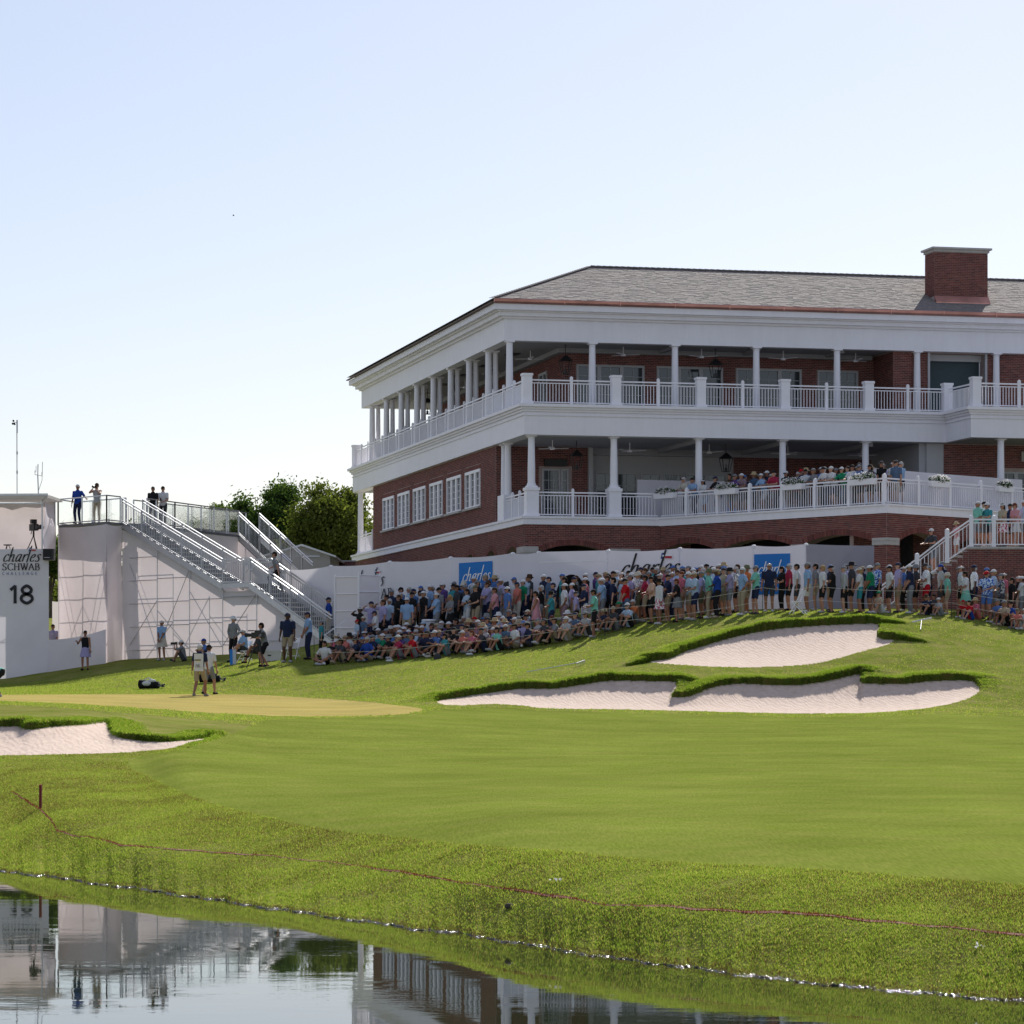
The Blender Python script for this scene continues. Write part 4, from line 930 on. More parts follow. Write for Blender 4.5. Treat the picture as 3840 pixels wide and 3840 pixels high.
# ---------------------------------------------------------------- lettering
def smooth_line(pts, n=5):
    if len(pts) < 3: return [Vector((p[0], p[1])) for p in pts]
    p = [Vector((q[0], q[1])) for q in pts]; p = [p[0]*2-p[1]]+p+[p[-1]*2-p[-2]]; out = []
    for i in range(1, len(p)-2):
        a, b_, c, d = p[i-1:i+3]
        for k in range(n):
            s = k/n; out.append(.5*((2*b_)+(c-a)*s+(2*a-5*b_+4*c-d)*s*s+(3*b_-a-3*c+d)*s**3))
    return out+[p[-2]]
GLI = {'c': ([[(.62,.80),(.45,.99),(.2,.82),(.08,.4),(.2,.06),(.42,.03),(.64,.2)]], .72),
 'h': ([[(.05,1.95),(.06,0)], [(.07,.5),(.28,.93),(.5,.93),(.54,.6),(.52,.15),(.6,0),(.76,.1)]], .82),
 'a': ([[(.62,.93),(.36,1.0),(.12,.65),(.1,.15),(.28,.02),(.52,.35),(.64,.95)], [(.66,1.0),(.58,.2),(.66,0),(.82,.1)]], .88),
 'r': ([[(.08,1.0),(.08,0)], [(.09,.5),(.26,.88),(.44,1.0),(.54,.88)]], .60),
 'l': ([[(.05,2.15),(.05,-.12)]], .30),
 'e': ([[(.1,.48),(.4,.55),(.58,.78),(.42,1.0),(.18,.8),(.08,.4),(.2,.05),(.42,.03),(.62,.2)]], .72),
 's': ([[(.54,.86),(.34,1.0),(.16,.82),(.3,.55),(.46,.3),(.34,.03),(.14,.02),(.02,.16)]], .6)}
def serif(x_, y, w=.18): return [(x_-w, y), (x_+w, y)]
GLC = {'S': ([[(.62,.82),(.58,.97),(.36,1.0),(.14,.82),(.24,.58),(.52,.44),(.62,.2),(.42,0),(.16,.03),(.1,.22)]], .78),
 'C': ([[(.78,.8),(.74,.94),(.5,1.0),(.18,.8),(.1,.5),(.2,.16),(.5,0),(.74,.06),(.8,.2)]], .94),
 'H': ([[(.15,0),(.15,1)], [(.75,0),(.75,1)], [(.15,.52),(.75,.52)], serif(.15,.02), serif(.15,.98), serif(.75,.02), serif(.75,.98)], 1.0),
 'W': ([[(.05,1),(.33,0)], [(.33,0),(.58,.9)], [(.52,1),(.80,0)], [(.80,0),(1.06,1)], serif(.08,.98), serif(.54,.98), serif(1.04,.98,.14)], 1.18),
 'A': ([[(.05,0),(.42,1)], [(.42,1),(.80,0)], [(.2,.36),(.64,.36)], serif(.07,.02,.14), serif(.80,.02)], .92),
 'B': ([[(.16,0),(.16,1)], [(.16,.98),(.45,.98),(.6,.78),(.45,.55),(.16,.52)], [(.16,.52),(.5,.5),(.68,.26),(.5,.02),(.16,.02)], serif(.12,.02,.12), serif(.12,.98,.12)], .8)}
GLS = {'C': ([[(.62,.85),(.38,1.0),(.1,.72),(.1,.28),(.38,0),(.62,.15)]], .75), 'H': ([[(.1,0),(.1,1)],[(.6,0),(.6,1)],[(.1,.52),(.6,.52)]], .72), 'A': ([[(0,0),(.32,1)],[(.32,1),(.64,0)],[(.12,.34),(.52,.34)]], .68),
 'L': ([[(.1,1),(.1,0)],[(.1,.03),(.5,.03)]], .55), 'E': ([[(.1,0),(.1,1)],[(.1,.97),(.5,.97)],[(.1,.52),(.46,.52)],[(.1,.03),(.5,.03)]], .58), 'N': ([[(.1,0),(.1,1)],[(.1,1),(.58,0)],[(.58,0),(.58,1)]], .7),
 'G': ([[(.62,.85),(.38,1.0),(.1,.72),(.1,.28),(.38,0),(.64,.16),(.64,.48)],[(.64,.46),(.4,.46)]], .76),
 '1': ([[(.08,.74),(.36,.97)],[(.34,1.0),(.34,0)]], .52), '8': ([[(.36,.52),(.16,.62),(.12,.8),(.36,.97),(.60,.8),(.56,.62),(.36,.52),(.1,.4),(.08,.18),(.36,.02),(.64,.18),(.62,.4),(.36,.52)]], .75)}
def text_polys(s, gl, size, slant=0.0, w0=.06, w1=.14, sp=0.0, pen=.6):
    out = []; x_ = 0.0
    for ch in s:
        if ch == ' ': x_ += .5; continue
        st, adv = gl[ch]
        for sk in st:
            ln = smooth_line(sk); L = []
            for i, p in enumerate(ln):
                d = (ln[min(i+1, len(ln)-1)]-ln[max(i-1, 0)]); d = d.normalized() if d.length > 1e-6 else Vector((1, 0))
                nrm = Vector((-d.y, d.x)); wd = w0+(w1-w0)*abs(math.sin(math.atan2(d.y, d.x)-pen+.5)) if w1 != w0 else w0
                if len(ln) > 4 and i in (0, len(ln)-1): wd *= .75
                L.append((p+nrm*wd/2, p-nrm*wd/2))
            out.append([[( (x_+q.x+slant*q.y)*size, q.y*size) for q in pr] for pr in L])
        x_ += adv+sp
    return out, x_*size
def put_text(name, s, gl, size, o, xd, zd, nd, m_, parent, lift=.012, clip=None, **kw):
    ps, w = text_polys(s, gl, size, **kw); mb = MB(); o, xd, zd, nd = Vector(o), Vector(xd), Vector(zd), Vector(nd)
    for k, L in enumerate(ps):
        vv = [o+xd*q[0]+zd*q[1]+nd*(lift+.0006*k) for pr in L for q in pr]
        mb.add(vv, [(2*i, 2*i+1, 2*i+3, 2*i+2) for i in range(len(L)-1)])
    return mb.build(name, m_, parent), w
def logo(o, xd, zd, nd, size, parent, m_=M_ink, flag=True, tail=True):       # the italic word with its little flag
    put_text('lettering', 'charles', GLI, size, o, xd, zd, nd, m_, parent, slant=.32, w0=.05, w1=.19, sp=.06)
    if flag:
        x0 = 3.55*size; z0 = 1.42*size; o, xd, zd, nd = Vector(o), Vector(xd), Vector(zd), Vector(nd)
        g = lambda a, b_: o+xd*(x0+a*size)+zd*(z0+b_*size)+nd*.014
        MB().add([g(.0,0), g(.34,.04), g(.44,.52), g(.1,.5)], [(0,1,2,3)]).build('flag_canton', M_inkb, parent)
        MB().add([g(.36,.06), g(.95,.02), g(.98,.22), g(.40,.24)], [(0,1,2,3)]).build('flag_stripe', M_red, parent)
        MB().add([g(.40,.24), g(.98,.22), g(.96,.36), g(.43,.44)], [(0,1,2,3)]).build('flag_stripe', M_inkw, parent)
        st = []
        for k in range(10): r_ = .12 if k % 2 == 0 else .05; st.append(o+xd*(x0+(.22+r_*math.sin(k*.6283))*size)+zd*(z0+(.27+r_*math.cos(k*.6283))*size)+nd*.018)
        MB().add(st, [tuple(range(10))]).build('flag_star', M_inkw, parent)

# ---------------------------------------------------------------- white fence behind the crowd
FP = [(1070,2136,132.0),(1242,2122,130.4),(1462,2106,128.0),(1690,2090,126.0),(1923,2074,124.0),(2021,2070,123.6),(2281,2064,122.6),(2550,2056,121.6),(2827,2046,120.6),(3023,2040,119.8)]
M_end_shade = thin_mat('shaded_end_fabric', (.30, .29, .34), .06, .05, .8)  # shade on the turned end panel, put into a darker fabric colour
fen = thing('fabric_fence', 'tall white fabric fence behind the crowd printed with charles logos and blue panels', 'fence')
fpts = [P(u, v, y) for u, v, y in FP]
for i in range(len(fpts)-1):
    a, b_ = fpts[i], fpts[i+1]; ft = lambda p, a=a, b_=b_: a.z+(b_.z-a.z)*min(1, max(0, (p.x-a.x)/(b_.x-a.x)))
    if i == 5:                                           # gate panel with an arched opening
        mb = MB(); d = (b_-a); n = 28; xc, hw, zt = .47, .23, .62
        z0 = min(zg(a.x, a.y), zg(b_.x, b_.y))-.1
        for k in range(n):
            s0, s1 = k/n, (k+1)/n
            def lo(s):
                q = 1-((s-xc)/hw)**2; return z0+(0 if q <= 0 else (a.z-z0)*(.30+.36*math.sqrt(q)))
            p0, p1 = a+d*s0, a+d*s1
            mb.add([(p0.x, p0.y, lo(s0)), (p1.x, p1.y, lo(s1)), (p1.x, p1.y, p1.z), (p0.x, p0.y, p0.z)], [(0,1,2,3)])
        mb.build('gate_panel', M_fence_shade, fen)
        MB().prism([(a.x, a.y-.01, a.z-.42), (b_.x, b_.y-.01, b_.z-.42), (b_.x, b_.y-.01, b_.z-.39), (a.x, a.y-.01, a.z-.39)], (0, .008, 0)).build('hem', M_inkw, fen)
    else: drape('panel', [Vector((a.x, a.y, 0)), Vector((b_.x, b_.y, 0))], lambda p: zg(p.x, p.y)-.15, ft, M_fence if i < 3 else M_fence_shade, fen, .07, .012)
for p in fpts:
    z0 = zg(p.x, p.y); MB().tube([(p.x, p.y+.10, z0-.2), (p.x, p.y+.08, p.z-.02)], .03, 6).ell((p.x, p.y+.05, p.z-.03), (.10, .05, .07), 8, 4, z0=-.3).build('fence_post', M_trim, fen)
c = fpts[-1]; e1 = P(3278, 2046, 124.5)
drape('panel', [Vector((c.x, c.y, 0)), Vector((e1.x, e1.y, 0))], lambda p: zg(p.x, p.y)-.15, lambda p: c.z+(e1.z-c.z)*((p.x-c.x)/(e1.x-c.x)), M_end_shade, fen, .02, .02)
def on_fence(u):
    for i in range(len(FP)-1):
        if FP[i][0] <= u <= FP[i+1][0]:
            a, b_ = fpts[i], fpts[i+1]; d = (b_-a); d.z = 0; d.normalize(); s = along(a, d, u); xd = (b_-a).normalized(); nn = Vector((d.y, -d.x, 0)); return a+xd*(s/ d.dot(xd)), xd, nn
zd = Vector((0, 0, 1))
for u0, u1, vt in ((1723, 1848, 2112), (2829, 2964, 2079)):
    p0, xd, nn = on_fence(u0); p1, _, _ = on_fence(u1); y = p0.y; zt = ZV(vt, y); w = (p1-p0).dot(xd); h = 1.55; nn_ = nn*.035
    p0 = Vector((p0.x, p0.y, 0)); xd2 = Vector((xd.x, xd.y, xd.z*1.0))
    q = [up3(p0, zt-h)+nn_, up3(p0, zt-h)+xd2*w+nn_, up3(p0, zt)+xd2*w+nn_, up3(p0, zt)+nn_]
    MB().prism(q, -nn*.004).build('blue_panel', M_blue, fen)
    sz = w/4.75*.78; o_ = up3(p0, zt-.74)+xd2*(w*.10)+nn_
    logo(o_, xd2, zd, nn, sz, fen, M_inkw, False)
    put_text('lettering', 'SCHWAB', GLC, sz*1.15, up3(p0, zt-1.18)+xd2*(w*.12)+nn_, xd2, zd, nn, M_inkw, fen, w0=.05, w1=.15, sp=.02)
for u0, vb, wpx in ((1330, 2202, 150), (2325, 2165, 215)):
    p0, xd, nn = on_fence(u0); sz = wpx/F*p0.y/4.75; o_ = up3(p0, ZV(vb, p0.y))+nn*.035
    logo(o_, xd, zd, nn, sz, fen)
    put_text('lettering', 'SCHWAB', GLC, sz*1.15, o_+xd*(.1*sz)-zd*(sz*1.55), xd, zd, nn, M_ink, fen, w0=.05, w1=.15, sp=.02)
    put_text('lettering', 'CHALLENGE', GLS, sz*.55, o_+xd*(.1*sz)-zd*(sz*2.35), xd, zd, nn, M_inkb, fen, w0=.1, w1=.1, sp=.55)
# two free-standing fabric frames beside the steps
pf = []
for u0, u1, v0, v1, y0, y1, lb in ((1256, 1343, 2164, 2362, 125.6, 125.2, 'white fabric screen on a pipe frame standing next to the metal stairs'), (1346, 1425, 2156, 2290, 125.1, 125.9, 'greyer fabric screen on a pipe frame joined to the sunlit one')):
    a, b_ = P(u0, v0, y0), P(u1, v0, y1); fr = thing('fabric_screen', lb, 'screen'); z0 = zg(a.x, a.y)-.05
    drape('panel', [Vector((a.x, a.y+.03, 0)), Vector((b_.x, b_.y+.03, 0))], z0, a.z, M_mesh, fr, .02, .012)
    mb = MB()
    for k in range(5): z = z0+.1+(a.z-z0-.1)*k/4; mb.tube([(a.x, a.y, z), (b_.x, b_.y, z)], .022, 6)
    for p in (a, b_): mb.tube([(p.x, p.y, z0), (p.x, p.y, p.z+.1)], .03, 6)
    mb.build('frame', M_trim, fr)
    if u0 < 1300: mb = MB(); mb.tube([P(1300, 2325, 124.6), P(1208, 2388, 123.6)], .02, 5).build('brace', M_trim, fr)

# ---------------------------------------------------------------- left viewing platform with metal stairs
plat = thing('viewing_platform', 'scaffold viewing platform clad in white fabric with metal stairs and glass railings', 'platform')
PZ = 9.97
pA = Vector((X(218, 141), 141, 0)); pB = Vector((X(400, 138), 138, 0)); pC = Vector((X(458, 139.2), 139.2, 0))
sBot = Vector((X(1245, 127.8), 127.8, 0)); sd_ = (sBot-pC); sL = sd_.length; sd_.normalize(); sw = Vector((-sd_.y, sd_.x, 0))*1.1   # width direction (back right)
if sw.y < 0: sw = -sw
pD = pC+sw; pE = Vector((X(895, 150), 150, 0)); pF = Vector((X(300, 152), 152, 0))
pA2, pB2 = pA+Vector((.5, 2.1, 0)), pB+Vector((.6, 2.0, 0))
MB().prism([up3(p, PZ-.12) for p in (pA, pB, pC, pD, pB2+Vector((.3, .2, 0)), pA2)], (0, 0, .11)).build('deck', M_tread, plat)
MB().prism([up3(p, PZ-.125) for p in (pD, pE, pE+Vector((.2, 1.7, 0)), pD+Vector((-.6, 1.6, 0)))], (0, 0, .11)).build('deck', M_tread, plat)
gnd = lambda p: zg(p.x, p.y)-.1
drape('fabric', [pA, pB, pC], gnd, PZ-.12, M_mesh, plat, .05, .03)
drape('fabric', [pA+Vector((.5, 2.1, 0)), pA], gnd, PZ-.12, M_mesh, plat, .05, .03)
# flights: heights along the stair axis
def sz_at(s):                                           # s metres along sd_ from pC
    sA, sB = SL1, SL2
    if s <= sA: return PZ+(LZ2-PZ)*s/sA
    if s <= sB: return LZ2
    return LZ2+(gz_end-LZ2)*(s-sB)/(sL-sB)
SL1 = along(pC, sd_, 835); SL2 = along(pC, sd_, 938); yl = (pC+sd_*SL1).y; LZ2 = ZV(2192, yl); gz_end = zg(sBot.x, sBot.y)
mb = MB(); n = 26; vv = []
off = sw.normalized()*1.0
for i in range(n+1):
    s = sL*i/n; p = pC+sd_*s+off*min(.22, s*.3); vv += [(p.x, p.y, zg(p.x, p.y)-.1), (p.x, p.y, max(sz_at(s)-.30, zg(p.x, p.y)))]
mb.add(vv, [(2*i, 2*i+2, 2*i+3, 2*i+1) for i in range(n)]).build('fabric', M_mesh, plat)
mb2 = MB(); p0, p1 = pD+Vector((.1, .3, 0)), pE
drape('fabric', [p0, p1], gnd, PZ-.12, M_mesh, plat, .03, .03)
# stringers, treads
for k, o_ in ((0, Vector((0, 0, 0))), (1, sw)):
    mb = MB()
    for a, b_ in ((0, SL1), (SL2, sL)):
        q0, q1 = pC+o_+sd_*a, pC+o_+sd_*b_; mb.bar(up3(q0, sz_at(a)-.10), up3(q1, sz_at(b_)-.10), .06, .26)
    q0, q1 = pC+o_+sd_*SL1, pC+o_+sd_*SL2; mb.bar(up3(q0, LZ2-.06), up3(q1, LZ2-.06), .06, .2)
    mb.build('stringer', M_alu, plat)
for a, b_ in ((0, SL1), (SL2, sL)):
    dz = abs(sz_at(a)-sz_at(b_)); ns = int(dz/.185)
    for i in range(ns):
        s = a+(b_-a)*(i+.5)/ns; q = pC+sd_*s; z = sz_at(a)+(sz_at(b_)-sz_at(a))*(i+.5)/ns
        t_ = MB(); w_ = (b_-a)/ns*.55; t_.prism([up3(q-sd_*w_, z-.03), up3(q+sd_*w_, z-.03), up3(q+sd_*w_+sw, z-.03), up3(q-sd_*w_+sw, z-.03)], (0, 0, .035)); t_.bar(up3(q+sd_*w_, z-.08), up3(q+sd_*w_+sw, z-.08), .02, .10); t_.build('tread', M_tread, plat)
MB().prism([up3(pC+sd_*SL1, LZ2-.05), up3(pC+sd_*SL2, LZ2-.05), up3(pC+sd_*SL2+sw, LZ2-.05), up3(pC+sd_*SL1+sw, LZ2-.05)], (0, 0, .05)).build('landing', M_tread, plat)
BALM = MB().box((-.5, -.5, 0), (.5, .5, 1)).mesh('baluster', M_alu)
for k, o_ in enumerate((Vector((0, 0, 0)), sw)):
    for a, b_, np_ in ((0, SL1, 5), (SL1, SL2, 1), (SL2, sL, 4)):
        for j in range(np_):
            s0, s1 = a+(b_-a)*j/np_, a+(b_-a)*(j+1)/np_
            railing(plat, up3(pC+o_+sd_*s0, sz_at(s0)), up3(pC+o_+sd_*s1, sz_at(s1)), h=1.07, sp=.125, bw=.02, m_=M_alu, top=.05, posts=(0,), name='stair_railing', bal=BALM, pw=.05, ph=1.08)
    mb = MB()
    for s in (SL1, SL2, sL):
        p = up3(pC+o_+sd_*s, sz_at(s)); sg = -1 if s == SL1 else 1
        mb.tube([p+Vector((0, 0, .95)), p+sd_*(.22)+Vector((0, 0, .95)), p+sd_*(.28)+Vector((0, 0, .85)), p+sd_*.28+Vector((0, 0, .65)), p+sd_*.22+Vector((0, 0, .55)), p+Vector((0, 0, .55))], .022, 6)
    mb.build('handrail_return', M_alu, plat)
# glass railings on the deck
def glass_run(a, b_, n, h=1.14):
    d = (b_-a); mb = MB(); mb.bar(up3(a, PZ+h), up3(b_, PZ+h), .06, .05).bar(up3(a, PZ+.06), up3(b_, PZ+.06), .04, .05); rr = mb.build('glass_railing', M_alu, plat)
    for k in range(n+1): p = a+d*(k/n); MB().box((p.x-.03, p.y-.03, PZ-.02), (p.x+.03, p.y+.03, PZ+h)).build('post', M_alu, plat)
    for k in range(n):
        p0, p1 = a+d*((k+.06)/n), a+d*((k+.94)/n); MB().prism([up3(p0, PZ+.12), up3(p1, PZ+.12), up3(p1, PZ+h-.06), up3(p0, PZ+h-.06)], inset(p0, p1, .012)).build('glass_pane', M_panel, rr)
glass_run(pA, pB, 2); glass_run(pB, pC-(pC-pB)*.12, 1); glass_run(pA, pA2, 1); glass_run(pA2, pB2, 3)
pM = pD.lerp(pE, .32); glass_run(pD+(pE-pD)*.04, pM, 3); glass_run(pM, pE, 5); glass_run(pD+Vector((-.6, 1.6, 0)), pE+Vector((.2, 1.7, 0)), 6)
# second flight behind
q0 = pE; q1 = Vector((X(1095, 145.5), 145.5, 0)); zq1 = ZV(2195, 145.5)
for o_ in (Vector((0, 0, 0)), Vector((.9, 1.1, 0))):
    for j in range(5):
        t0, t1 = j/5, (j+1)/5; railing(plat, up3(q0.lerp(q1, t0)+o_, PZ+(zq1-PZ)*t0), up3(q0.lerp(q1, t1)+o_, PZ+(zq1-PZ)*t1), h=1.07, sp=.125, bw=.02, m_=M_alu, top=.05, posts=(0,), name='stair_railing', bal=BALM, pw=.05, ph=1.08)
    MB().bar(up3(q0, PZ-.1)+o_, up3(q1, zq1-.1)+o_, .06, .26).build('stringer', M_alu, plat)
mb = MB(); vv = []
for i in range(9):
    p = q0.lerp(q1, i/8)+Vector((-.05, -.02, 0)); vv += [(p.x, p.y, zg(p.x, p.y)), (p.x, p.y, PZ+(zq1-PZ)*i/8-.25)]
mb.add(vv, [(2*i, 2*i+2, 2*i+3, 2*i+1) for i in range(8)]).build('fabric', M_mesh, plat)
# scaffold poles
def scaf(pts, z0f, z1, name='scaffold_pole', r=.024):
    MB().tube(pts, r, 6).build(name, M_alu, plat)
def grid(line0, line1, n, off_, ztop, levels, diag=True):
    ps = [line0.lerp(line1, i/n)+off_ for i in range(n+1)]
    for p in ps:
        zt = ztop(p); z0 = zg(p.x, p.y)-.05
        if zt > z0+.3: scaf([up3(p, z0), up3(p, zt)], None, None)
    for i in range(n):
        a, b_ = ps[i], ps[i+1]
        for k in range(levels):
            z = max(zg(a.x, a.y), zg(b_.x, b_.y))+.35+k*1.02
            if z < min(ztop(a), ztop(b_)): scaf([up3(a, z), up3(b_, z)], None, None, 'scaffold_ledger', .02)
        zt = min(ztop(a), ztop(b_)); zb = max(zg(a.x, a.y), zg(b_.x, b_.y))+.3
        if zt-zb > 1.2: scaf([up3(a, zb if i % 2 else zt), up3(b_, zt if i % 2 else zb)], None, None, 'scaffold_brace', .018)
        if zt-zb > 2.5: scaf([up3(a, (zt+zb)/2 if i % 2 else zb), up3(b_, zb if i % 2 else (zt+zb)/2)], None, None, 'scaffold_brace', .018)
grid(pA, pB, 2, Vector((.3, .9, 0)), lambda p: PZ-.2, 6)
grid(pA, pB, 2, Vector((.8, 2.6, 0)), lambda p: PZ-.2, 6)
sproj = lambda p: max(0, min(sL, (p-pC).dot(sd_)))
grid(pC+sd_*.1, pC+sd_*(sL*.97), 6, sw*.12, lambda p: sz_at(sproj(p))-.28, 6)
grid(pC+sd_*.1, pC+sd_*(sL*.9), 5, sw*1.1+sw.normalized()*.25, lambda p: sz_at(sproj(p))-.28, 6)
# low fabric skirt panel in front, between tower and platform
lowp = [Vector((X(182, 136.9), 136.9, 0)), Vector((X(397, 137.6), 137.6, 0))]
o = drape('fabric_skirt', lowp, lambda p: zg(p.x, p.y)-.12, lambda p: ZV(2400-(p.x-lowp[0].x)/(lowp[1].x-lowp[0].x)*40, p.y), M_fence, None, .1, .03); tag(o, 'low white fabric skirt between the numbered tower and the viewing platform', 'fence')

# ---------------------------------------------------------------- TV tower with the number 18
tow = thing('camera_tower', 'white camera tower printed with the charles SCHWAB CHALLENGE logo and number 18', 'tower')
TY = 137.0; tx1 = X(183, TY); tx0 = X(-420, TY); tzt = ZV(2058, TY)
drape('fabric', [Vector((tx0, TY, 0)), Vector((tx1, TY, 0))], lambda p: zg(p.x, p.y)-.15, tzt, M_fence, tow, .02, .015)
drape('fabric', [Vector((tx1, TY, 0)), Vector((X(172, TY+4), TY+4, 0))], lambda p: zg(p.x, p.y)-.15, tzt, M_fence, tow, .02, .015)
MB().prism([(tx0, TY+.03, tzt-.16), (tx1-.03, TY+.03, tzt-.16), (X(172, TY+4), TY+4, tzt-.16), (tx0, TY+4, tzt-.16)], (0, 0, .1)).build('floor', M_tread, tow)
MB().prism([(tx0, TY-.35, ZV(1868, TY)), (tx0, TY-.35, ZV(1856, TY)), (tx0, TY+4.3, ZV(1830, TY)-.25), (tx0, TY+4.3, ZV(1840, TY)-.25)], (X(182, TY)-tx0, 0, 0)).build('roof', M_canopy, tow)
mb = MB(); mb.bar((tx0, TY-.36, ZV(1860, TY)), (X(184, TY), TY-.36, ZV(1856, TY)), .07, .09).bar((tx0, TY-.1, ZV(1888, TY)), (X(160, TY), TY-.1, ZV(1888, TY)), .05, .05)
for u in (158, -120): mb.tube([(X(u, TY), TY, tzt), (X(u, TY), TY, ZV(1872, TY))], .035, 6); mb.tube([(X(u, TY), TY+3.8, tzt), (X(u, TY), TY+3.8, ZV(1860, TY))], .035, 6)
mb.tube([(X(158, TY), TY, ZV(1880, TY)), (X(182, TY), TY-.3, ZV(1860, TY))], .02, 5).build('frame', M_alu, tow)
drape('fabric', [Vector((tx0, TY+3.9, 0)), Vector((X(160, TY), TY+3.9, 0))], tzt, ZV(1862, TY), M_mesh, tow, .05, .16)
drape('fabric', [Vector((X(158, TY), TY+3.9, 0)), Vector((X(162, TY), TY+.1, 0))], tzt, ZV(1876, TY), M_mesh, tow, .05, .10)
mb = MB(); mb.tube([(tx0, TY+.15, zg(tx0, TY)), (tx1, TY+.15, tzt-.5)], .02, 5)
for z in (tzt-1.1, tzt-2.6, tzt-4): mb.tube([(tx0, TY+.12, z), (tx1-.05, TY+.12, z)], .02, 5)
mb.tube([(X(-80, TY), TY+.2, tzt-4.6), (X(170, TY), TY+.2, tzt-2.7)], .02, 5).tube([(X(-80, TY), TY+.2, tzt-2.6), (X(175, TY), TY+.2, tzt-.6)], .02, 5).build('scaffold_pole', M_alu, tow)
nn = Vector((0, -1, 0)); ppm = TY/F
logo((X(10, TY), TY-.03, ZV(2106, TY)), xa, zd, nn, 131*ppm/4.75, tow)
put_text('lettering', 'SCHWAB', GLC, 25*ppm, (X(8, TY), TY-.03, ZV(2138, TY)), xa, zd, nn, M_ink, tow, w0=.06, w1=.17, sp=.02)
put_text('lettering', 'CHALLENGE', GLS, 11*ppm, (X(9, TY), TY-.03, ZV(2156, TY)), xa, zd, nn, M_inkb, tow, w0=.13, w1=.13, sp=.75)
put_text('number', '18', GLS, 68*ppm, (X(34, TY), TY-.03, ZV(2263, TY)), xa, zd, nn, M_ink, tow, w0=.17, w1=.17, sp=.10)
mo = thing('loudspeaker', 'black box loudspeaker hung on the corner of the numbered tower', 'speaker', (0, 0, 0))
MB().box((X(165, TY), TY-.35, ZV(2101, TY)), (X(206, TY), TY+.15, ZV(2059, TY))).build('case', M_black, mo); MB().box((X(168, TY), TY-.365, ZV(2098, TY)), (X(198, TY), TY-.352, ZV(2063, TY))).build('grille', M_dark, mo); MB().box((X(170, TY), TY-.375, ZV(2093, TY)), (X(192, TY), TY-.367, ZV(2091, TY))).build('badge', M_greyp, mo)
# broadcast camera on the tower
def tv_camera(nm, lab, base, h, yaw, s=1.0):
    o = thing(nm, lab, 'camera', base, yaw); mb = MB()
    for k in range(3):
        a = k*2.094+.5; mb.tube([(0, 0, h*.55), (math.cos(a)*.36*s, math.sin(a)*.36*s, 0)], .026*s, 6)
    mb.tube([(0, 0, h*.5), (0, 0, h*.72)], .05*s, 8).build('tripod', M_black, o)
    MB().box((-.13*s, -.30*s, h*.72), (.13*s, .25*s, h*.72+.34*s)).box((-.10*s, -.62*s, h*.72+.05*s), (.10*s, -.30*s, h*.72+.27*s)).build('camera_body', M_black, o)
    MB().tube([(0, -.62*s, h*.72+.16*s), (0, -.95*s, h*.72+.16*s)], [.10*s, .13*s], 10).build('lens', M_black, o)
    MB().box((-.14*s, -.1*s, h*.72+.36*s), (.14*s, .12*s, h*.72+.58*s)).build('viewfinder', M_black, o)
    MB().tube([(0, .2*s, h*.72+.05*s), (.12*s, .5*s, h*.66), (.15*s, .62*s, h*.62)], .02*s, 6).build('pan_handle', M_black, o)
    return o
tv_camera('broadcast_camera', 'large black broadcast camera on a tripod under the tower canopy', (X(113, TY), TY+1.0, tzt-.06), 1.25, R(35), .85)
st = thing('stool', 'small dark stool top on the camera tower platform', 'stool', (X(12, TY), TY+1.2, tzt-.06)); MB().lathe([(.17, .26), (.19, .30)], 12).build('seat', M_black, st)
for k in range(3): MB().tube([(math.cos(k*2.1)*.05, math.sin(k*2.1)*.05, .26), (math.cos(k*2.1)*.17, math.sin(k*2.1)*.17, 0)], .015, 5).build('leg', M_black, st)
an = thing('antenna_mast', 'tall thin weather mast with a cup anemometer on the camera tower roof', 'antenna', (X(37, TY), TY+2, ZV(1848, TY)-.15)); hh = ZV(1556, TY)-ZV(1848, TY)
MB().tube([(0, 0, 0), (-.01, 0, hh)], .022, 6).tube([(0, 0, hh*.33), (0, 0, hh*.37)], .04, 6).tube([(0, 0, hh*.58), (0, 0, hh*.62)], .04, 6).tube([(0, 0, hh*.86), (0, 0, hh+.1)], .035, 6).build('mast', M_greyp, an)
MB().tube([(0, 0, hh-.02), (-.15, 0, hh-.02), (-.15, 0, hh+.05)], .014, 5).ell((-.19, 0, hh-.06), (.05, .05, .05)).ell((-.11, 0, hh-.08), (.05, .05, .05)).ell((-.15, -.06, hh+.06), (.05, .05, .05)).build('anemometer', M_black, an)
an = thing('antenna', 'short fork-shaped aerial with three rods on the tower roof', 'antenna', (X(119, TY), TY+2, ZV(1848, TY)-.15)); hh = ZV(1755, TY)-ZV(1848, TY)
MB().tube([(0, 0, 0), (-.04, 0, hh)], .028, 6).build('pole', M_greyp, an); MB().tube([(-.16, 0, hh+.18), (-.16, 0, hh), (.14, 0, hh-.06), (.14, 0, hh+.1)], .018, 5).tube([(-.04, 0, hh), (-.03, 0, hh+.46)], .022, 5).tube([(-.12, 0, hh+.1), (-.11, 0, hh+.38)], .012, 5).tube([(.16, 0, hh+.05), (.17, 0, hh+.56)], .014, 5).build('rods', M_greyp, an)
MB().tube([(.16, 0, hh+.05), (.15, 0, hh-.25), (.0, 0, hh-.7), (-.01, 0, hh-1.0)], .01, 5).build('cable', M_black, an)

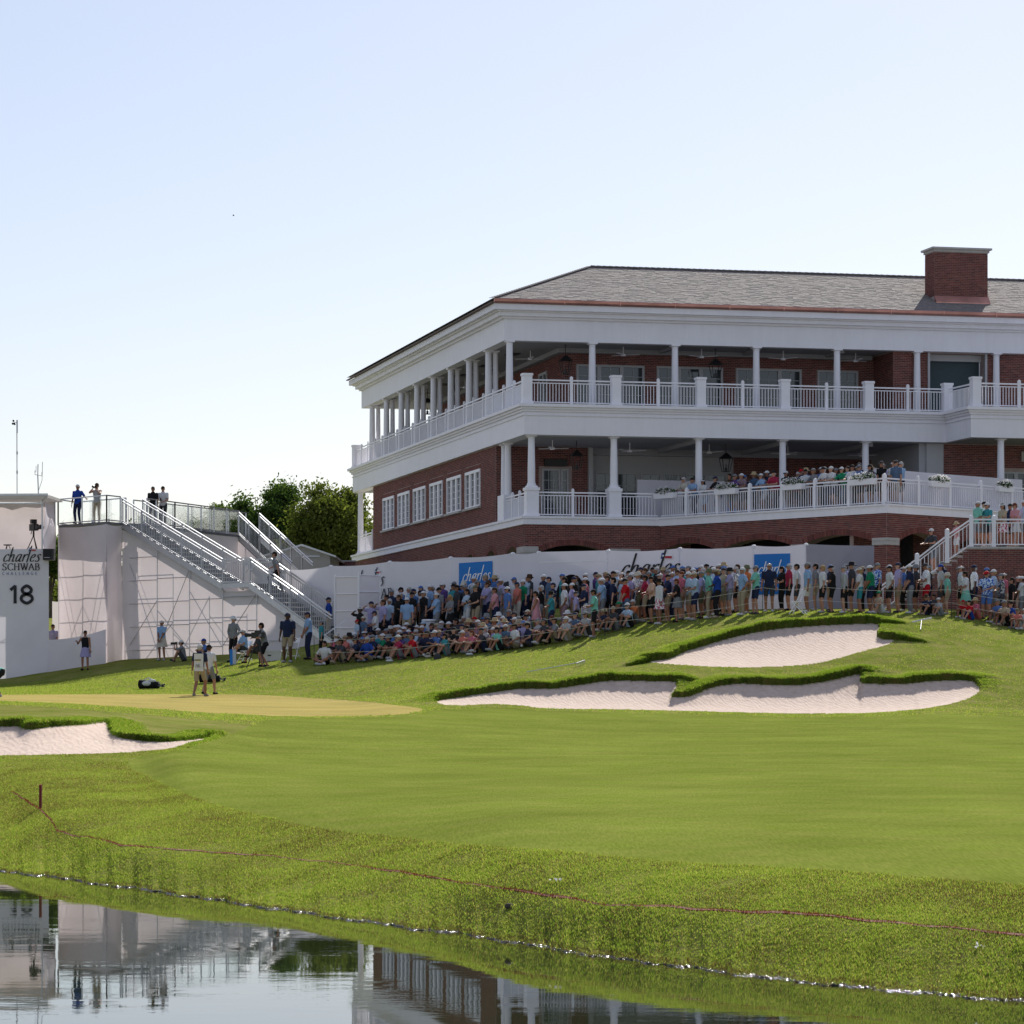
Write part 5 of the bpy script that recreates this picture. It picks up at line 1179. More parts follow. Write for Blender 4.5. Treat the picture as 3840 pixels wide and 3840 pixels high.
# ---------------------------------------------------------------- white tent and brick pillar behind the fence
ten = thing('tent', 'small white gable tent behind the white fence', 'tent'); ty = 160.0
zb = zg(X(1120, ty), ty)-.5; x0, x1, xm_ = X(1000, ty), X(1238, ty), X(1133, ty); ze, zr = ZV(2082, ty), ZV(2048, ty)
MB().add([(x0,ty,zb),(x1,ty,zb),(x1,ty,ze),(xm_,ty,zr-.08),(x0,ty,ze)], [(0,1,2,3,4)]).add([(x0,ty+8,zb),(x1,ty+8,zb),(x1,ty+8,ze),(xm_,ty+8,zr-.08),(x0,ty+8,ze)], [(0,1,2,3,4)]).add([(x1,ty,zb),(x1,ty+8,zb),(x1,ty+8,ze),(x1,ty,ze)], [(0,1,2,3)]).add([(x0,ty,zb),(x0,ty+8,zb),(x0,ty+8,ze),(x0,ty,ze)], [(0,1,2,3)]).build('wall', M_canopy, ten)
MB().prism([(x0-.3,ty-.25,ze-.12),(xm_,ty-.25,zr),(x1+.3,ty-.25,ze-.12),(x1+.3,ty-.25,ze-.03),(xm_,ty-.25,zr+.1),(x0-.3,ty-.25,ze-.03)], (0, 8.5, 0)).build('roof', M_inkw, ten)
MB().bar((X(1060, ty), ty-.05, ZV(2086, ty)), (X(1200, ty), ty-.05, ZV(2086, ty)), .05, .06).build('beam', M_alu, ten)
pil = thing('brick_pillar', 'low red brick wall with stone cap at the far corner of the clubhouse', 'wall'); py_ = 168.0
a0, a1 = X(1269, py_), X(1332, py_); zt = ZV(2106, py_)
MB().box((a0, py_, 4.5), (a1, py_+.5, zt)).build('core', M_mortar, pil); MB().box((a0-.03, py_-.03, zt), (a1+.03, py_+.53, zt+.07)).build('cap', M_stone, pil)
PBk = Bricks(); PBk.wall((0, py_, 0), xa, -ya, a0, a1, zt-.78, zt); PBk.build('brickwork', pil)
# background pieces in the gap by the tower
o = drape('fabric_screen', [Vector((X(196, 150), 150, 0)), Vector((X(235, 150), 150, 0))], lambda p: zg(p.x, p.y)-.1, ZV(2255, 150), M_mesh, None, .02, .02); tag(o, 'pale pink backlit fabric panel behind the viewing platform', 'screen')

# ---------------------------------------------------------------- trees
M_bark = mat('bark', (.075, .058, .045), .95, var=.25, scale=4, bump=.6)
def leaf_mat(nm, a, b_, c): return thin_mat(nm, b_, .42, tcol=(1.05, 1.15, .55), island=True, stops=((0, a), (.55, b_), (1, c)))
ML = [leaf_mat('leaf_dark', (.036,.062,.022), (.064,.108,.033), (.105,.155,.048)), leaf_mat('leaf_olive', (.068,.09,.025), (.12,.145,.038), (.175,.19,.055)), leaf_mat('leaf_mid', (.046,.078,.025), (.085,.125,.035), (.135,.172,.052))]
def tree(lab, u, vt, Y, w, ml, seed, n=11000, zb=None, leaf=.125, gap=.5):
    r = np.random.default_rng(seed); x0 = X(u, Y); z0 = zg(x0, Y) if zb is None else zb; zt = ZV(vt, Y); h = zt-z0
    o = thing('broadleaf_tree', lab, 'tree', (x0, Y, z0), 0, 'trees behind the viewing platform')
    mb = MB(); tips = []
    th_ = h*.30; mb.tube([(0, 0, -.3), (.05, 0, th_*.5), (0, .05, th_)], [.05*h*.6, .035*h*.6, .03*h*.6], 8)
    nb = 13
    for k in range(nb):
        a = k*2.4+r.uniform(-.4, .4); el = r.uniform(.25, 1.3); L = h*.62*r.uniform(.75, 1.1)
        tip = Vector((math.cos(a)*math.cos(el)*w*.5*r.uniform(.8, 1.05), math.sin(a)*math.cos(el)*w*.5, th_+math.sin(el)*(h-th_)*r.uniform(.82, .97)))
        st = Vector((0, 0, th_*r.uniform(.6, 1.0))); md = st.lerp(tip, .5)+Vector((0, 0, h*.04))
        mb.tube([st, md, tip], [.018*h*.55, .010*h*.55, .004*h*.5], 5); tips += [(tip, 1.0), (md.lerp(tip, .4), .85), (md, .6)]
        for _ in range(3):
            t2 = md.lerp(tip, r.uniform(.2, .9))+Vector(r.normal(0, .16*w*.5, 3)); t2.z = min(t2.z, h*.97); mb.tube([md, t2], [.008*h*.4, .003*h*.4], 4); tips.append((t2, .8))
    mb.build('trunk', M_bark, o)
    C = []; per = int(n*1.7)//len(tips)
    for tp, sc in tips:
        rad = w*.12*sc*r.uniform(.6, 1.3); m_ = int(per*sc*r.uniform(.5, 1.4)); d = r.normal(size=(m_, 3))
        C.append(np.array(tp)+d*np.array([rad, rad, rad*.7])*.75)
    C = np.concatenate(C); m_ = len(C); a = r.normal(size=(m_, 3)); a /= np.linalg.norm(a, axis=1)[:, None]; b2 = np.cross(a, r.normal(size=(m_, 3))); b2 /= np.linalg.norm(b2, axis=1)[:, None]
    s = leaf*r.uniform(.6, 1.3, (m_, 1)); V_ = np.stack([C-a*s, C+b2*s*.5, C+a*s, C-b2*s*.5], 1)
    kind(big('crown', V_.reshape(-1, 3), np.arange(m_*4).reshape(-1, 4), ml, o), 'stuff'); o.children[-1]['kind'] = 'stuff'
tree('tall dark green tree rising between the metal stairs and the white tent', 1010, 1782, 205, 5.6, ML[0], 1, 26000)
tree('rounded olive green tree in front of the clubhouse end wall', 1240, 1818, 195, 5.6, ML[1], 2, 28000)
tree('dark mid green tree with ragged top behind the glass railing', 815, 1852, 210, 4.0, ML[2], 3, 18000)
tree('small dark tree seen through the gap beside the numbered tower', 190, 1985, 185, 2.6, ML[2], 4, 9000)
tree('low tree top showing behind the platform stairs', 520, 1925, 230, 3.6, ML[2], 5, 6000)
tree('bushy tree under the olive one, next to the tent', 1330, 1905, 200, 3.6, ML[1], 6, 14000)
tree('shadowy lower tree filling the space behind the tent', 1120, 1960, 215, 4.6, ML[0], 8, 15000)
tree('broad dark tree behind the rear stair flight', 905, 1905, 215, 4.6, ML[0], 9, 17000)
for k in (1, 3, 5): tree(('distant round tree', 'distant dark tree', 'distant olive tree')[k % 3]+' on the skyline behind the platform', 40+k*150, 2150-(k % 3)*25, 330+k*7, 9.5, ML[k % 3], 20+k, 4000, leaf=.3)

# ---------------------------------------------------------------- people
CN = dict(white=(.72,.73,.75), cream=(.62,.58,.50), black=(.014,.014,.016), navy=(.018,.026,.065), charcoal=(.05,.052,.06), grey=(.24,.25,.27), lightgrey=(.45,.46,.47),
  skyblue=(.30,.47,.72), paleblue=(.46,.60,.76), blue=(.10,.20,.48), royal=(.02,.07,.36), teal=(.05,.30,.34), mint=(.22,.58,.47), green=(.012,.20,.10), olive=(.13,.14,.08), khaki=(.40,.33,.23), tan=(.50,.40,.29),
  lavender=(.42,.38,.62), purple=(.13,.07,.24), pink=(.66,.32,.36), rose=(.60,.16,.22), crimson=(.40,.03,.08), red=(.52,.012,.02), coral=(.66,.20,.16), orange=(.68,.20,.07), peach=(.66,.44,.34), mauve=(.28,.19,.22), denim=(.10,.16,.26), straw=(.50,.38,.22), brown=(.06,.032,.018), blond=(.42,.28,.12), silver=(.48,.47,.46), dark=(.016,.012,.010), auburn=(.14,.04,.02))
PAT = {'floralblue': ('royal', 'paleblue'), 'floralnavy': ('navy', 'lightgrey'), 'floralgrey': ('grey', 'white'), 'floralred': ('white', 'crimson'), 'dots': ('white', 'charcoal'), 'stripes': ('white', 'black')}
PNAME = {'floralblue': 'blue floral', 'floralnavy': 'navy floral', 'floralgrey': 'grey print', 'floralred': 'red floral', 'dots': 'dotted white', 'stripes': 'striped', 'paleblue': 'pale blue', 'skyblue': 'sky blue', 'royal': 'royal blue', 'lightgrey': 'light grey'}
def cloth(nm):
    key = 'cloth_'+nm
    if key in _mc: return _mc[key]
    if nm in PAT:
        m, t, b = nt(key); a, c = CN[PAT[nm][0]], CN[PAT[nm][1]]
        if nm == 'stripes':
            tx = N(t, 'ShaderNodeTexWave', bands_direction='Z'); tx.inputs['Scale'].default_value = 7; fac = tx.outputs['Fac']
        else: fac = noise(t, 18 if nm != 'dots' else 30, 2)
        r = ramp(t, fac, ((.47, a), (.53, c))) if nm != 'dots' else ramp(t, fac, ((.60, a), (.64, c)))
        t.links.new(r.outputs[0], b.inputs['Base Color']); b.inputs['Roughness'].default_value = .85; b.inputs['Specular IOR Level'].default_value = .15
        _mc[key] = m; return m
    m = mat(key, tuple(x_*(.74 if max(CN[nm]) > .2 else .9) for x_ in CN[nm]), .85, var=.07, scale=7, spec=.15, bump=.35, bscale=9)
    return m
SK = [mat('skin_%d' % i, c, .55, var=.06, spec=.3) for i, c in enumerate(((.37,.19,.13), (.31,.15,.095), (.43,.24,.165), (.25,.115,.07), (.085,.04,.025)))]
M_eye = mat('eye_dark', (.02, .015, .012), .3, var=0)
def ik(a, b_, l1, l2, pole):
    d = b_-a; L = max(.05, min(d.length, (l1+l2)*.998)); dn = d.normalized(); x_ = (l1*l1-l2*l2+L*L)/(2*L); h = math.sqrt(max(0, l1*l1-x_*x_))
    pp = Vector(pole)-dn*Vector(pole).dot(dn); pp = pp.normalized() if pp.length > 1e-5 else Vector((0, 1, 0)); return a+dn*x_+pp*h, a+dn*L
DN = Vector((0, 0, -1))
POSES = {   # pelvis z, torso pitch, ankles (r,l), wrists (r,l), knee poles, elbow poles, head pitch
 'st': (.982, 2, ((.12,.0,.08),(-.11,.03,.08)), ((.27,.06,.80),(-.26,.08,.80)), None, ((.4,-1,0),(-.4,-1,0)), 0),
 'cr': (.982, 1, ((.13,.03,.08),(-.11,.0,.08)), ((-.10,.24,1.17),(.12,.26,1.12)), None, ((1,.1,-.6),(-1,.1,-.6)), 0),
 'hp': (.982, 1, ((.14,.0,.08),(-.15,.05,.08)), ((.18,.05,1.0),(-.18,.05,1.0)), None, ((1,-.5,.1),(-1,-.5,.1)), -2),
 'cl': (.982, 3, ((.12,.0,.08),(-.12,.0,.08)), ((.05,.24,.92),(-.05,.24,.90)), None, ((1,-.5,-.3),(-1,-.5,-.3)), 6),
 'ph': (.982, 2, ((.12,.0,.08),(-.11,.05,.08)), ((.08,.34,1.16),(-.12,.32,1.10)), None, ((.8,-.4,-1),(-.8,-.4,-1)), 10),
 'sh': (.982, 0, ((.12,.0,.08),(-.12,.02,.08)), ((.16,.17,1.60),(-.26,.08,.80)), None, ((1,.2,-.3),(-.4,-1,0)), 0),
 'ey': (.982, 2, ((.13,.0,.08),(-.12,.04,.08)), ((.09,.24,1.55),(-.08,.28,1.50)), None, ((.8,.1,-1),(-.8,.1,-1)), 0),
 'ln': (.94, 20, ((.13,-.10,.08),(-.12,.05,.08)), ((.16,.52,1.13),(-.16,.52,1.13)), None, ((.8,-.3,-.6),(-.8,-.3,-.6)), -6),
 'vn': (.982, 1, ((.13,.0,.08),(-.12,.02,.08)), ((.34,.22,1.30),(-.24,.06,.86)), None, ((.6,-.3,-1),(-.4,-1,0)), 0),
 'wk': (.95, 1, ((.03,.16,.08),(-.10,-.02,.08)), ((.30,.02,.86),(-.52,.20,1.12)), None, ((.4,-1,0),(-.5,-.6,-1)), 4),
 'sk': (.13, 14, ((.13,.40,.08),(-.12,.47,.08)), ((.05,.40,.46),(-.07,.42,.44)), ((.25,.1,1),(-.25,.1,1)), ((1,-.1,-.5),(-1,-.1,-.5)), -4),
 'sx': (.13, 10, ((-.10,.36,.09),(.12,.28,.09)), ((.22,.30,.28),(-.22,.30,.28)), ((1,.25,.35),(-1,.25,.35)), ((1,-.5,-.2),(-1,-.5,-.2)), 0),
 'sb': (.13, -14, ((.12,.82,.08),(-.10,.70,.08)), ((.30,-.34,.06),(-.30,-.30,.06)), ((.2,0,1),(-.2,0,1)), ((.5,-1,0),(-.5,-1,0)), -8),
 'ss': (.13, 12, ((.15,.48,.08),(-.15,.44,.08)), ((.09,.34,.74),(-.08,.40,.70)), ((.3,.1,1),(-.3,.1,1)), ((1,.2,-1),(-1,.2,-1)), 0),
 'cb': (.97, 12, ((.10,.30,.30),(-.10,-.26,.10)), ((.32,.40,1.10),(-.24,-.10,.92)), None, ((.8,-.6,-.4),(-.4,-1,0)), -4),
 'sr': (.93, 4, ((.11,.26,.08),(-.11,-.22,.10)), ((.24,.16,.86),(-.26,-.02,.82)), None, ((.4,-1,0),(-.4,-1,0)), 4),
 'ch': (.50, 6, ((.10,.55,.08),(-.02,.48,.32)), ((.10,.34,.62),(-.12,.36,.62)), ((.2,1,1),(-.3,1,.6)), ((1,-.4,-.3),(-1,-.4,-.3)), 4),
 'bd': (.80, 82, ((.13,.02,.08),(-.13,.06,.08)), ((.12,.42,.32),(-.12,.42,.36)), ((.2,1,0),(-.2,1,0)), ((.6,-.4,0),(-.6,-.4,0)), 20),
 'cam': (.90, 16, ((.14,-.10,.08),(-.14,.12,.08)), ((.16,.40,1.24),(-.10,.46,1.10)), ((.1,1,0),(-.1,1,0)), ((.9,-.2,-.8),(-.9,-.2,-.8)), 0)}
PTXT = dict(st='standing', cr='arms crossed', hp='hands on hips', cl='hands clasped', ph='holding a phone', sh='hand raised to face', ey='holding a camera up', ln='leaning on the rail', vn='holding up an object', wk='leaning with crossed legs', sk='sitting knees up', sx='sitting cross-legged', sb='sitting legs stretched', ss='sitting with a camera', cb='climbing', sr='mid-stride', ch='sitting', bd='bending over', cam='filming')
def to_mesh(mb, voxel, faces):
    me = mb.mesh('tmp', [SK[0]]); o = bpy.data.objects.new('tmp', me); COL.objects.link(o)
    rm = o.modifiers.new('r', 'REMESH'); rm.mode = 'VOXEL'; rm.voxel_size = voxel; rm.use_smooth_shade = True
    s_ = o.modifiers.new('s', 'SMOOTH'); s_.factor = .5; s_.iterations = 3
    dg = bpy.context.evaluated_depsgraph_get(); nf = len(o.evaluated_get(dg).data.polygons)
    dg = bpy.context.evaluated_depsgraph_get(); ev = o.evaluated_get(dg).data
    n = len(ev.vertices); co = np.empty(n*3, np.float32); ev.vertices.foreach_get('co', co); nm = np.empty(n*3, np.float32); ev.vertices.foreach_get('normal', nm)
    fs = [tuple(p.vertices) for p in ev.polygons]
    bpy.data.objects.remove(o); bpy.data.meshes.remove(me)
    return co.reshape(-1, 3), nm.reshape(-1, 3), fs
def hand(mb, w, d, side):
    d = d.normalized(); sx = d.cross(Vector((0, 0, 1)))
    if sx.length < .1: sx = Vector((0, 1, 0))
    sx.normalize(); nz = sx.cross(d)
    pc = w+d*.055; mb.ell(pc, (.042, .055, .018), 8, 5, M=Matrix((sx, d, nz)).transposed())
    for k, L in enumerate((.062, .074, .070, .055)):
        b0 = w+d*.095+sx*(.03-.02*k); m1 = b0+d*L*.55-nz*.010; mb.tube([b0, m1, m1+d*L*.35-nz*.03], [.0095, .009, .007], 5)
    t0 = w+d*.035+sx*.038*side; mb.tube([t0, t0+d*.03+sx*.025*side-nz*.01, t0+d*.06+sx*.03*side-nz*.02], [.012, .011, .008], 5)
TPL = {}
def template(pn):
    if pn in TPL: return TPL[pn]
    pz, pit, ank, wri, kp, ep, hpit = POSES[pn]
    up = Vector((0, math.sin(R(pit)), math.cos(R(pit)))); fw = Vector((0, math.cos(R(pit)), -math.sin(R(pit)))); xx = Vector((1, 0, 0)); pel = Vector((0, 0, pz))
    mb = MB(); bones = []
    sec = [(-.11,.10,.09),(-.07,.155,.115),(0,.168,.122),(.12,.150,.110),(.25,.162,.116),(.38,.185,.122),(.46,.180,.100),(.505,.11,.075),(.55,.058,.060),(.60,.055,.058)]
    vv = []
    for t_, rx, ry in sec:
        for j in range(14): a = 2*math.pi*j/14; vv.append(pel+up*t_+xx*(rx*math.cos(a))+fw*(ry*math.sin(a)))
    k = len(sec); fs = [(i*14+j, i*14+(j+1) % 14, (i+1)*14+(j+1) % 14, (i+1)*14+j) for i in range(k-1) for j in range(14)]+[tuple(range(14))[::-1], tuple((k-1)*14+j for j in range(14))]
    mb.add(vv, fs); bones.append(('torso', pel-up*.05, pel+up*.46, .13)); bones.append(('neck', pel+up*.53, pel+up*.60, .055))
    ha = R(pit*.25+hpit); hu = Vector((0, math.sin(ha), math.cos(ha))); hf = Vector((0, math.cos(ha), -math.sin(ha))); hc = pel+up*.56+hu*.125
    HM = Matrix((xx, hf, hu)).transposed()
    hp_ = lambda a, b_, c_: hc+HM @ Vector((a, b_, c_))
    mb.ell(hc+hu*.015, (.078, .098, .108), 14, 9, M=HM); mb.ell(hp_(0, .018, -.06), (.058, .075, .07), 10, 6, M=HM)
    mb.tube([hp_(0, .09, .015), hp_(0, .118, -.028)], [.011, .017], 6); mb.ell(hp_(0, .083, -.066), (.026, .014, .012), 8, 4, M=HM); mb.ell(hp_(0, .075, .03), (.055, .018, .012), 8, 4, M=HM)
    for s_ in (-1, 1): mb.ell(hp_(.080*s_, -.005, -.005), (.012, .022, .034), 8, 5, M=HM)
    bones.append(('head', hc-hu*.06, hc+hu*.06, .09))
    ft = []
    hands = []
    for i, s_ in enumerate((1, -1)):
        hip = pel+xx*(.095*s_)-up*.03; kpole = kp[i] if kp else (.12*s_, 1, .0)
        an_ = Vector(ank[i]); knee, an_ = ik(hip, an_, .445, .435, kpole)
        mb.tube([hip, hip.lerp(knee, .4), knee], [.092, .080, .060], 10); mb.tube([knee, knee.lerp(an_, .3), an_], [.058, .057, .037], 10); mb.ell(knee, (.060, .060, .060), 10, 6)
        tdir = Vector((.18*s_, 1, 0)).normalized()
        if pn in ('sk', 'sb', 'ss'): tdir = Vector((.12*s_, .93, .25)).normalized()
        if pn == 'sx': tdir = Vector((-.9*s_, .4, -.05)).normalized()
        heel = an_-tdir*.055+DN*.035; toe = an_+tdir*.165+DN*.045
        mb.tube([heel, heel.lerp(toe, .45)+Vector((0, 0, .012)), toe], [.042, .046, .032], 8); bones += [('thigh', hip, knee, .08), ('shin', knee, an_, .05), ('foot', heel, toe, .04)]; ft += [heel, toe]
        sh_ = pel+up*.455+xx*(.185*s_); wr = Vector(wri[i]); el, wr = ik(sh_, wr, .285, .255, ep[i])
        mb.ell(sh_, (.062, .062, .062), 10, 6); mb.tube([sh_, sh_.lerp(el, .5), el], [.054, .048, .040], 8); mb.ell(el, (.041, .041, .041), 8, 5); mb.tube([el, el.lerp(wr, .35), wr], [.041, .040, .027], 8); bones += [('uarm', sh_, el, .05), ('farm', el, wr, .04)]
        hands.append((wr, (wr-el).normalized(), s_))
    co, nm, fs = to_mesh(mb, .0175, 2600)
    cen = np.array([co[list(f)].mean(0) for f in fs]); best = np.full(len(fs), 1e9); lab = np.zeros(len(fs), int); par = np.zeros(len(fs))
    for bi, (ln, a, b_, r_) in enumerate(bones):
        a_, d = np.array(a), np.array(b_-a); tt = np.clip(((cen-a_)@d)/(d@d), 0, 1); ds = np.linalg.norm(cen-a_-tt[:, None]*d, axis=1)-r_; u_ = ds < best
        best[u_] = ds[u_]; lab[u_] = bi; par[u_] = tt[u_]
    ln = np.array([bones[i][0] for i in lab]); tor = (cen-np.array(pel))@np.array(up)
    def sub_(sel, inf, nm_):
        ids = np.nonzero(sel)[0]
        if len(ids) == 0: return None
        vid = sorted({v for i in ids for v in fs[i]}); mp_ = {v: i for i, v in enumerate(vid)}
        me = bpy.data.meshes.new(nm_); me.from_pydata((co[vid]+nm[vid]*inf).tolist(), [], [tuple(mp_[v] for v in fs[i]) for i in ids]); me.materials.append(SK[0]); me.polygons.foreach_set('use_smooth', [True]*len(ids)); me.update(); return me
    T = {'hc': hc.copy(), 'HM': HM.copy(), 'pel': pel.copy(), 'wr': [h[0]+h[1]*.09 for h in hands], 'up': up.copy()}
    T['shirt'] = sub_(((ln == 'torso') & (tor > -.06)) | ((ln == 'uarm') & (par < .78)) | ((ln == 'neck') & (par < .25) & (tor < .545)), .016, 'shirt')
    T['long'] = sub_(((ln == 'torso') & (tor > -.06)) | (ln == 'uarm') | ((ln == 'farm') & (par < .93)) | ((ln == 'neck') & (par < .25) & (tor < .545)), .016, 'shirt')
    T['vest'] = sub_(((ln == 'torso') & (tor > -.06) & (tor < .49)), .014, 'shirt')
    lo = (ln == 'torso') & (tor < .04)
    T['shorts'] = sub_(lo | ((ln == 'thigh') & (par < .86)), .012, 'shorts'); T['trousers'] = sub_(lo | (ln == 'thigh') | ((ln == 'shin') & (par < .95)), .012, 'trousers'); fb = [i for i, q in enumerate(bones) if q[0] == 'foot']; T['shoe'] = [sub_((lab == i), .010, 'shoe') for i in fb]
    sk = MB(); z1 = pz+.06; z0 = max(.03, pz-.38); n = 22
    for r_i, (z, rx, ry) in enumerate(((z1, .165, .13), (z1-.12, .19, .15), (z0, .25, .22))):
        for j in range(n): a = 2*math.pi*j/n; w_ = 1+(.07*math.cos(j*math.pi) if r_i == 2 else 0); sk.v.append((rx*w_*math.cos(a), ry*w_*math.sin(a), z))
    sk.f = [(r_i*n+j, r_i*n+(j+1) % n, (r_i+1)*n+(j+1) % n, (r_i+1)*n+j) for r_i in range(2) for j in range(n)]; sk.m = [0]*len(sk.f)
    T['skirt'] = sk.mesh('skirt', SK[0], True)
    hb = MB(); hb.v = [tuple(map(float, c_)) for c_ in co]; hb.f = list(fs); hb.m = [0]*len(fs)
    for w_, d, s_ in hands: hand(hb, w_-d*.01, d, s_)
    for s_ in (-1, 1): hb.ell(hp_(.032*s_, .092, .012), (.014, .008, .008), 6, 4, mi=1, M=HM)
    T['body'] = hb.mesh('person', [SK[0], M_eye], True); TPL[pn] = T; return T
def hatmesh(kind_):
    if kind_ in TPL: return TPL[kind_]
    mb = MB()
    if kind_ == 'c':
        mb.ell((0, -.004, .035), (.090, .110, .100), 14, 5, z0=0); a = [(-.078,.075,.045),(-.05,.16,.038),(0,.19,.040),(.05,.16,.038),(.078,.075,.045),(.05,.06,.05),(-.05,.06,.05)]; mb.prism([Vector(q) for q in a], (0, 0, .008)); mb.ell((0, 0, .136), (.008, .008, .006), 6, 3)
    elif kind_ == 'v':
        mb.lathe([(1.03, .035), (1.04, .09), (1.0, .09), (1.0, .035)], 14, sx=.088, sy=.108); mb.prism([Vector(q) for q in [(-.08,.075,.045),(-.055,.17,.03),(0,.20,.032),(.055,.17,.03),(.08,.075,.045),(0,.07,.05)]], (0, 0, .008))
    elif kind_ == 'w':
        mb.lathe([(2.0, .015), (1.5, .045), (1.06, .05), (.98, .12), (.80, .155), (.3, .165)], 18, sx=.09, sy=.108)
    elif kind_ == 'b':
        mb.lathe([(1.65, .0), (1.08, .05), (.98, .12), (.8, .145), (.3, .15)], 16, sx=.09, sy=.11)
    elif kind_ == 'h':
        mb.ell((0, -.014, .026), (.090, .106, .108), 14, 6, z0=-.05); mb.ell((0, -.045, -.015), (.084, .078, .085), 12, 6)
    elif kind_ == 'l':
        mb.ell((0, -.014, .026), (.090, .108, .106), 14, 6, z0=-.05); mb.ell((0, -.055, -.05), (.095, .072, .15), 12, 7); mb.ell((0, -.075, -.17), (.085, .045, .13), 10, 6)
    elif kind_ == 'g':                                   # short hair seen under a cap
        mb.ell((0, -.03, -.005), (.086, .088, .075), 12, 6)
    TPL[kind_] = mb.mesh({'c': 'cap', 'v': 'visor', 'w': 'brimmed_hat', 'b': 'bucket_hat', 'h': 'hair', 'l': 'long_hair', 'g': 'hair'}[kind_], SK[0], True); return TPL[kind_]
HN = dict(c='cap', v='visor', w='brimmed hat', b='bucket hat', h='hair', l='long hair')
def slot(o, m_):
    o.material_slots[0].link = 'OBJECT'; o.material_slots[0].material = m_
def pn_(c): return PNAME.get(c, c)
nper = 0
PHONE = MB().box((-.036, -.006, -.05), (.036, .006, .10)).mesh('phone', M_black)
CAMM = MB().box((-.07, -.05, -.05), (.07, .04, .06)).tube([(0, .04, 0), (0, .24, -.01)], [.045, .055], 10).mesh('camera', M_black)
GLASS = MB().box((-.066, .085, -.004), (-.006, .103, .030)).box((.006, .085, -.004), (.066, .103, .030)).box((-.07, -.01, .016), (-.064, .09, .024)).box((.064, -.01, .016), (.07, .09, .024)).box((-.02, .092, .018), (.02, .1, .026)).mesh('sunglasses', M_black)
def person(loc, pose, yaw, shirt, bottom, hat, sc=1.0, place='', group='spectators', skin=None, hair=None, wide=1.0, label=None, shoes='white', top='shirt'):
    global nper
    nper += 1; T = template(pose); rz = math.pi-R(yaw)
    o = link('person', T['body'], None, loc, (0, 0, rz), (sc*wide, sc*wide, sc)); sk = SK[skin if skin is not None else (0, 1, 2, 0, 1, 3)[nper % 6]]; slot(o, sk)
    tm = {'shirt': 'shirt', 'long': 'long', 'vest': 'vest', 'dress': 'vest'}[top]
    s = link('shirt', T[tm], o); slot(s, cloth(shirt))
    bk, bc = bottom.split(':'); bt = {'s': 'shorts', 't': 'trousers', 'k': 'skirt', 'd': 'skirt'}[bk]
    if bt == 'skirt' and pose in ('sk', 'sx', 'sb', 'ss', 'ch', 'ln', 'bd', 'cb'): bt = 'shorts'
    if T[bt]: s = link(bt, T[bt], o); slot(s, cloth(bc))
    if shoes == 'white': shoes = ('white', 'lightgrey', 'charcoal', 'white', 'tan', 'black', 'grey')[nper % 7]
    for q in T['shoe']:
        if q: s = link('shoe', q, o); slot(s, cloth(shoes))
    HMx = T['HM'].to_4x4(); HMx.translation = T['hc']; words = []
    for h in hat.split('+'):
        hk, hcol = h.split(':'); words.append(pn_(hcol)+' '+HN[hk]); q = link({'c': 'cap', 'v': 'visor', 'w': 'hat', 'b': 'hat', 'h': 'hair', 'l': 'hair'}[hk], hatmesh(hk), o); slot(q, cloth(hcol)); q.matrix_local = HMx
    if all(h[0] in 'cvwb' for h in hat.split('+')) : q = link('hair', hatmesh('g'), o); slot(q, cloth(hair or random.choice(('brown', 'dark', 'brown', 'silver', 'blond')))); q.matrix_local = HMx
    if pose == 'ph':
        w_ = T['wr'][0].lerp(T['wr'][1], .35); link('phone', PHONE, o, w_+Vector((0, .03, .02)), (R(-35), 0, 0))
    if pose in ('ey', 'ss'):
        w_ = T['wr'][0].lerp(T['wr'][1], .5); link('camera', CAMM, o, w_+Vector((0, -.02, .02)))
    if nper % 3 == 0: q = link('sunglasses', GLASS, o); q.matrix_local = HMx
    tn = {'shirt': 'shirt', 'long': 'long-sleeved shirt', 'vest': 'sleeveless top', 'dress': 'dress'}[top]
    lab = label or ('person in '+pn_(shirt)+' '+tn+(' and '+pn_(bc)+' '+{'s': 'shorts', 't': 'trousers', 'k': 'skirt', 'd': ''}[bk] if bk != 'd' else '')+', '+words[0]+', '+PTXT[pose]+' '+place)
    tag(o, ' '.join(lab.split()[:16]), 'person', group); return o
yF = lambda u: float(np.interp(u, U, F_[0]))
def at(u, dy): y = yF(u)+dy; x_ = X(u, y); return Vector((x_, y, zg(x_, y)-.015))
def crowd(rows, place, group, dy0, yaw0=62, sc0=1.0):
    for r in rows.strip().split('\n'):
        f = r.split(); u = float(f[0]); dy = float(f[1]); kw = {}
        for x_ in f[6:]:
            k, v = x_.split('='); kw[k] = v if k in ('top', 'hair', 'shoes') else (int(v) if k == 'skin' else float(v))
        yaw = kw.pop('yaw', yaw0+random.uniform(-14, 14)); sc = kw.pop('sc', sc0*random.uniform(.965, 1.03))
        person(at(u, dy0+dy), f[2], yaw, f[3], f[4], f[5], sc, place, group, **kw)
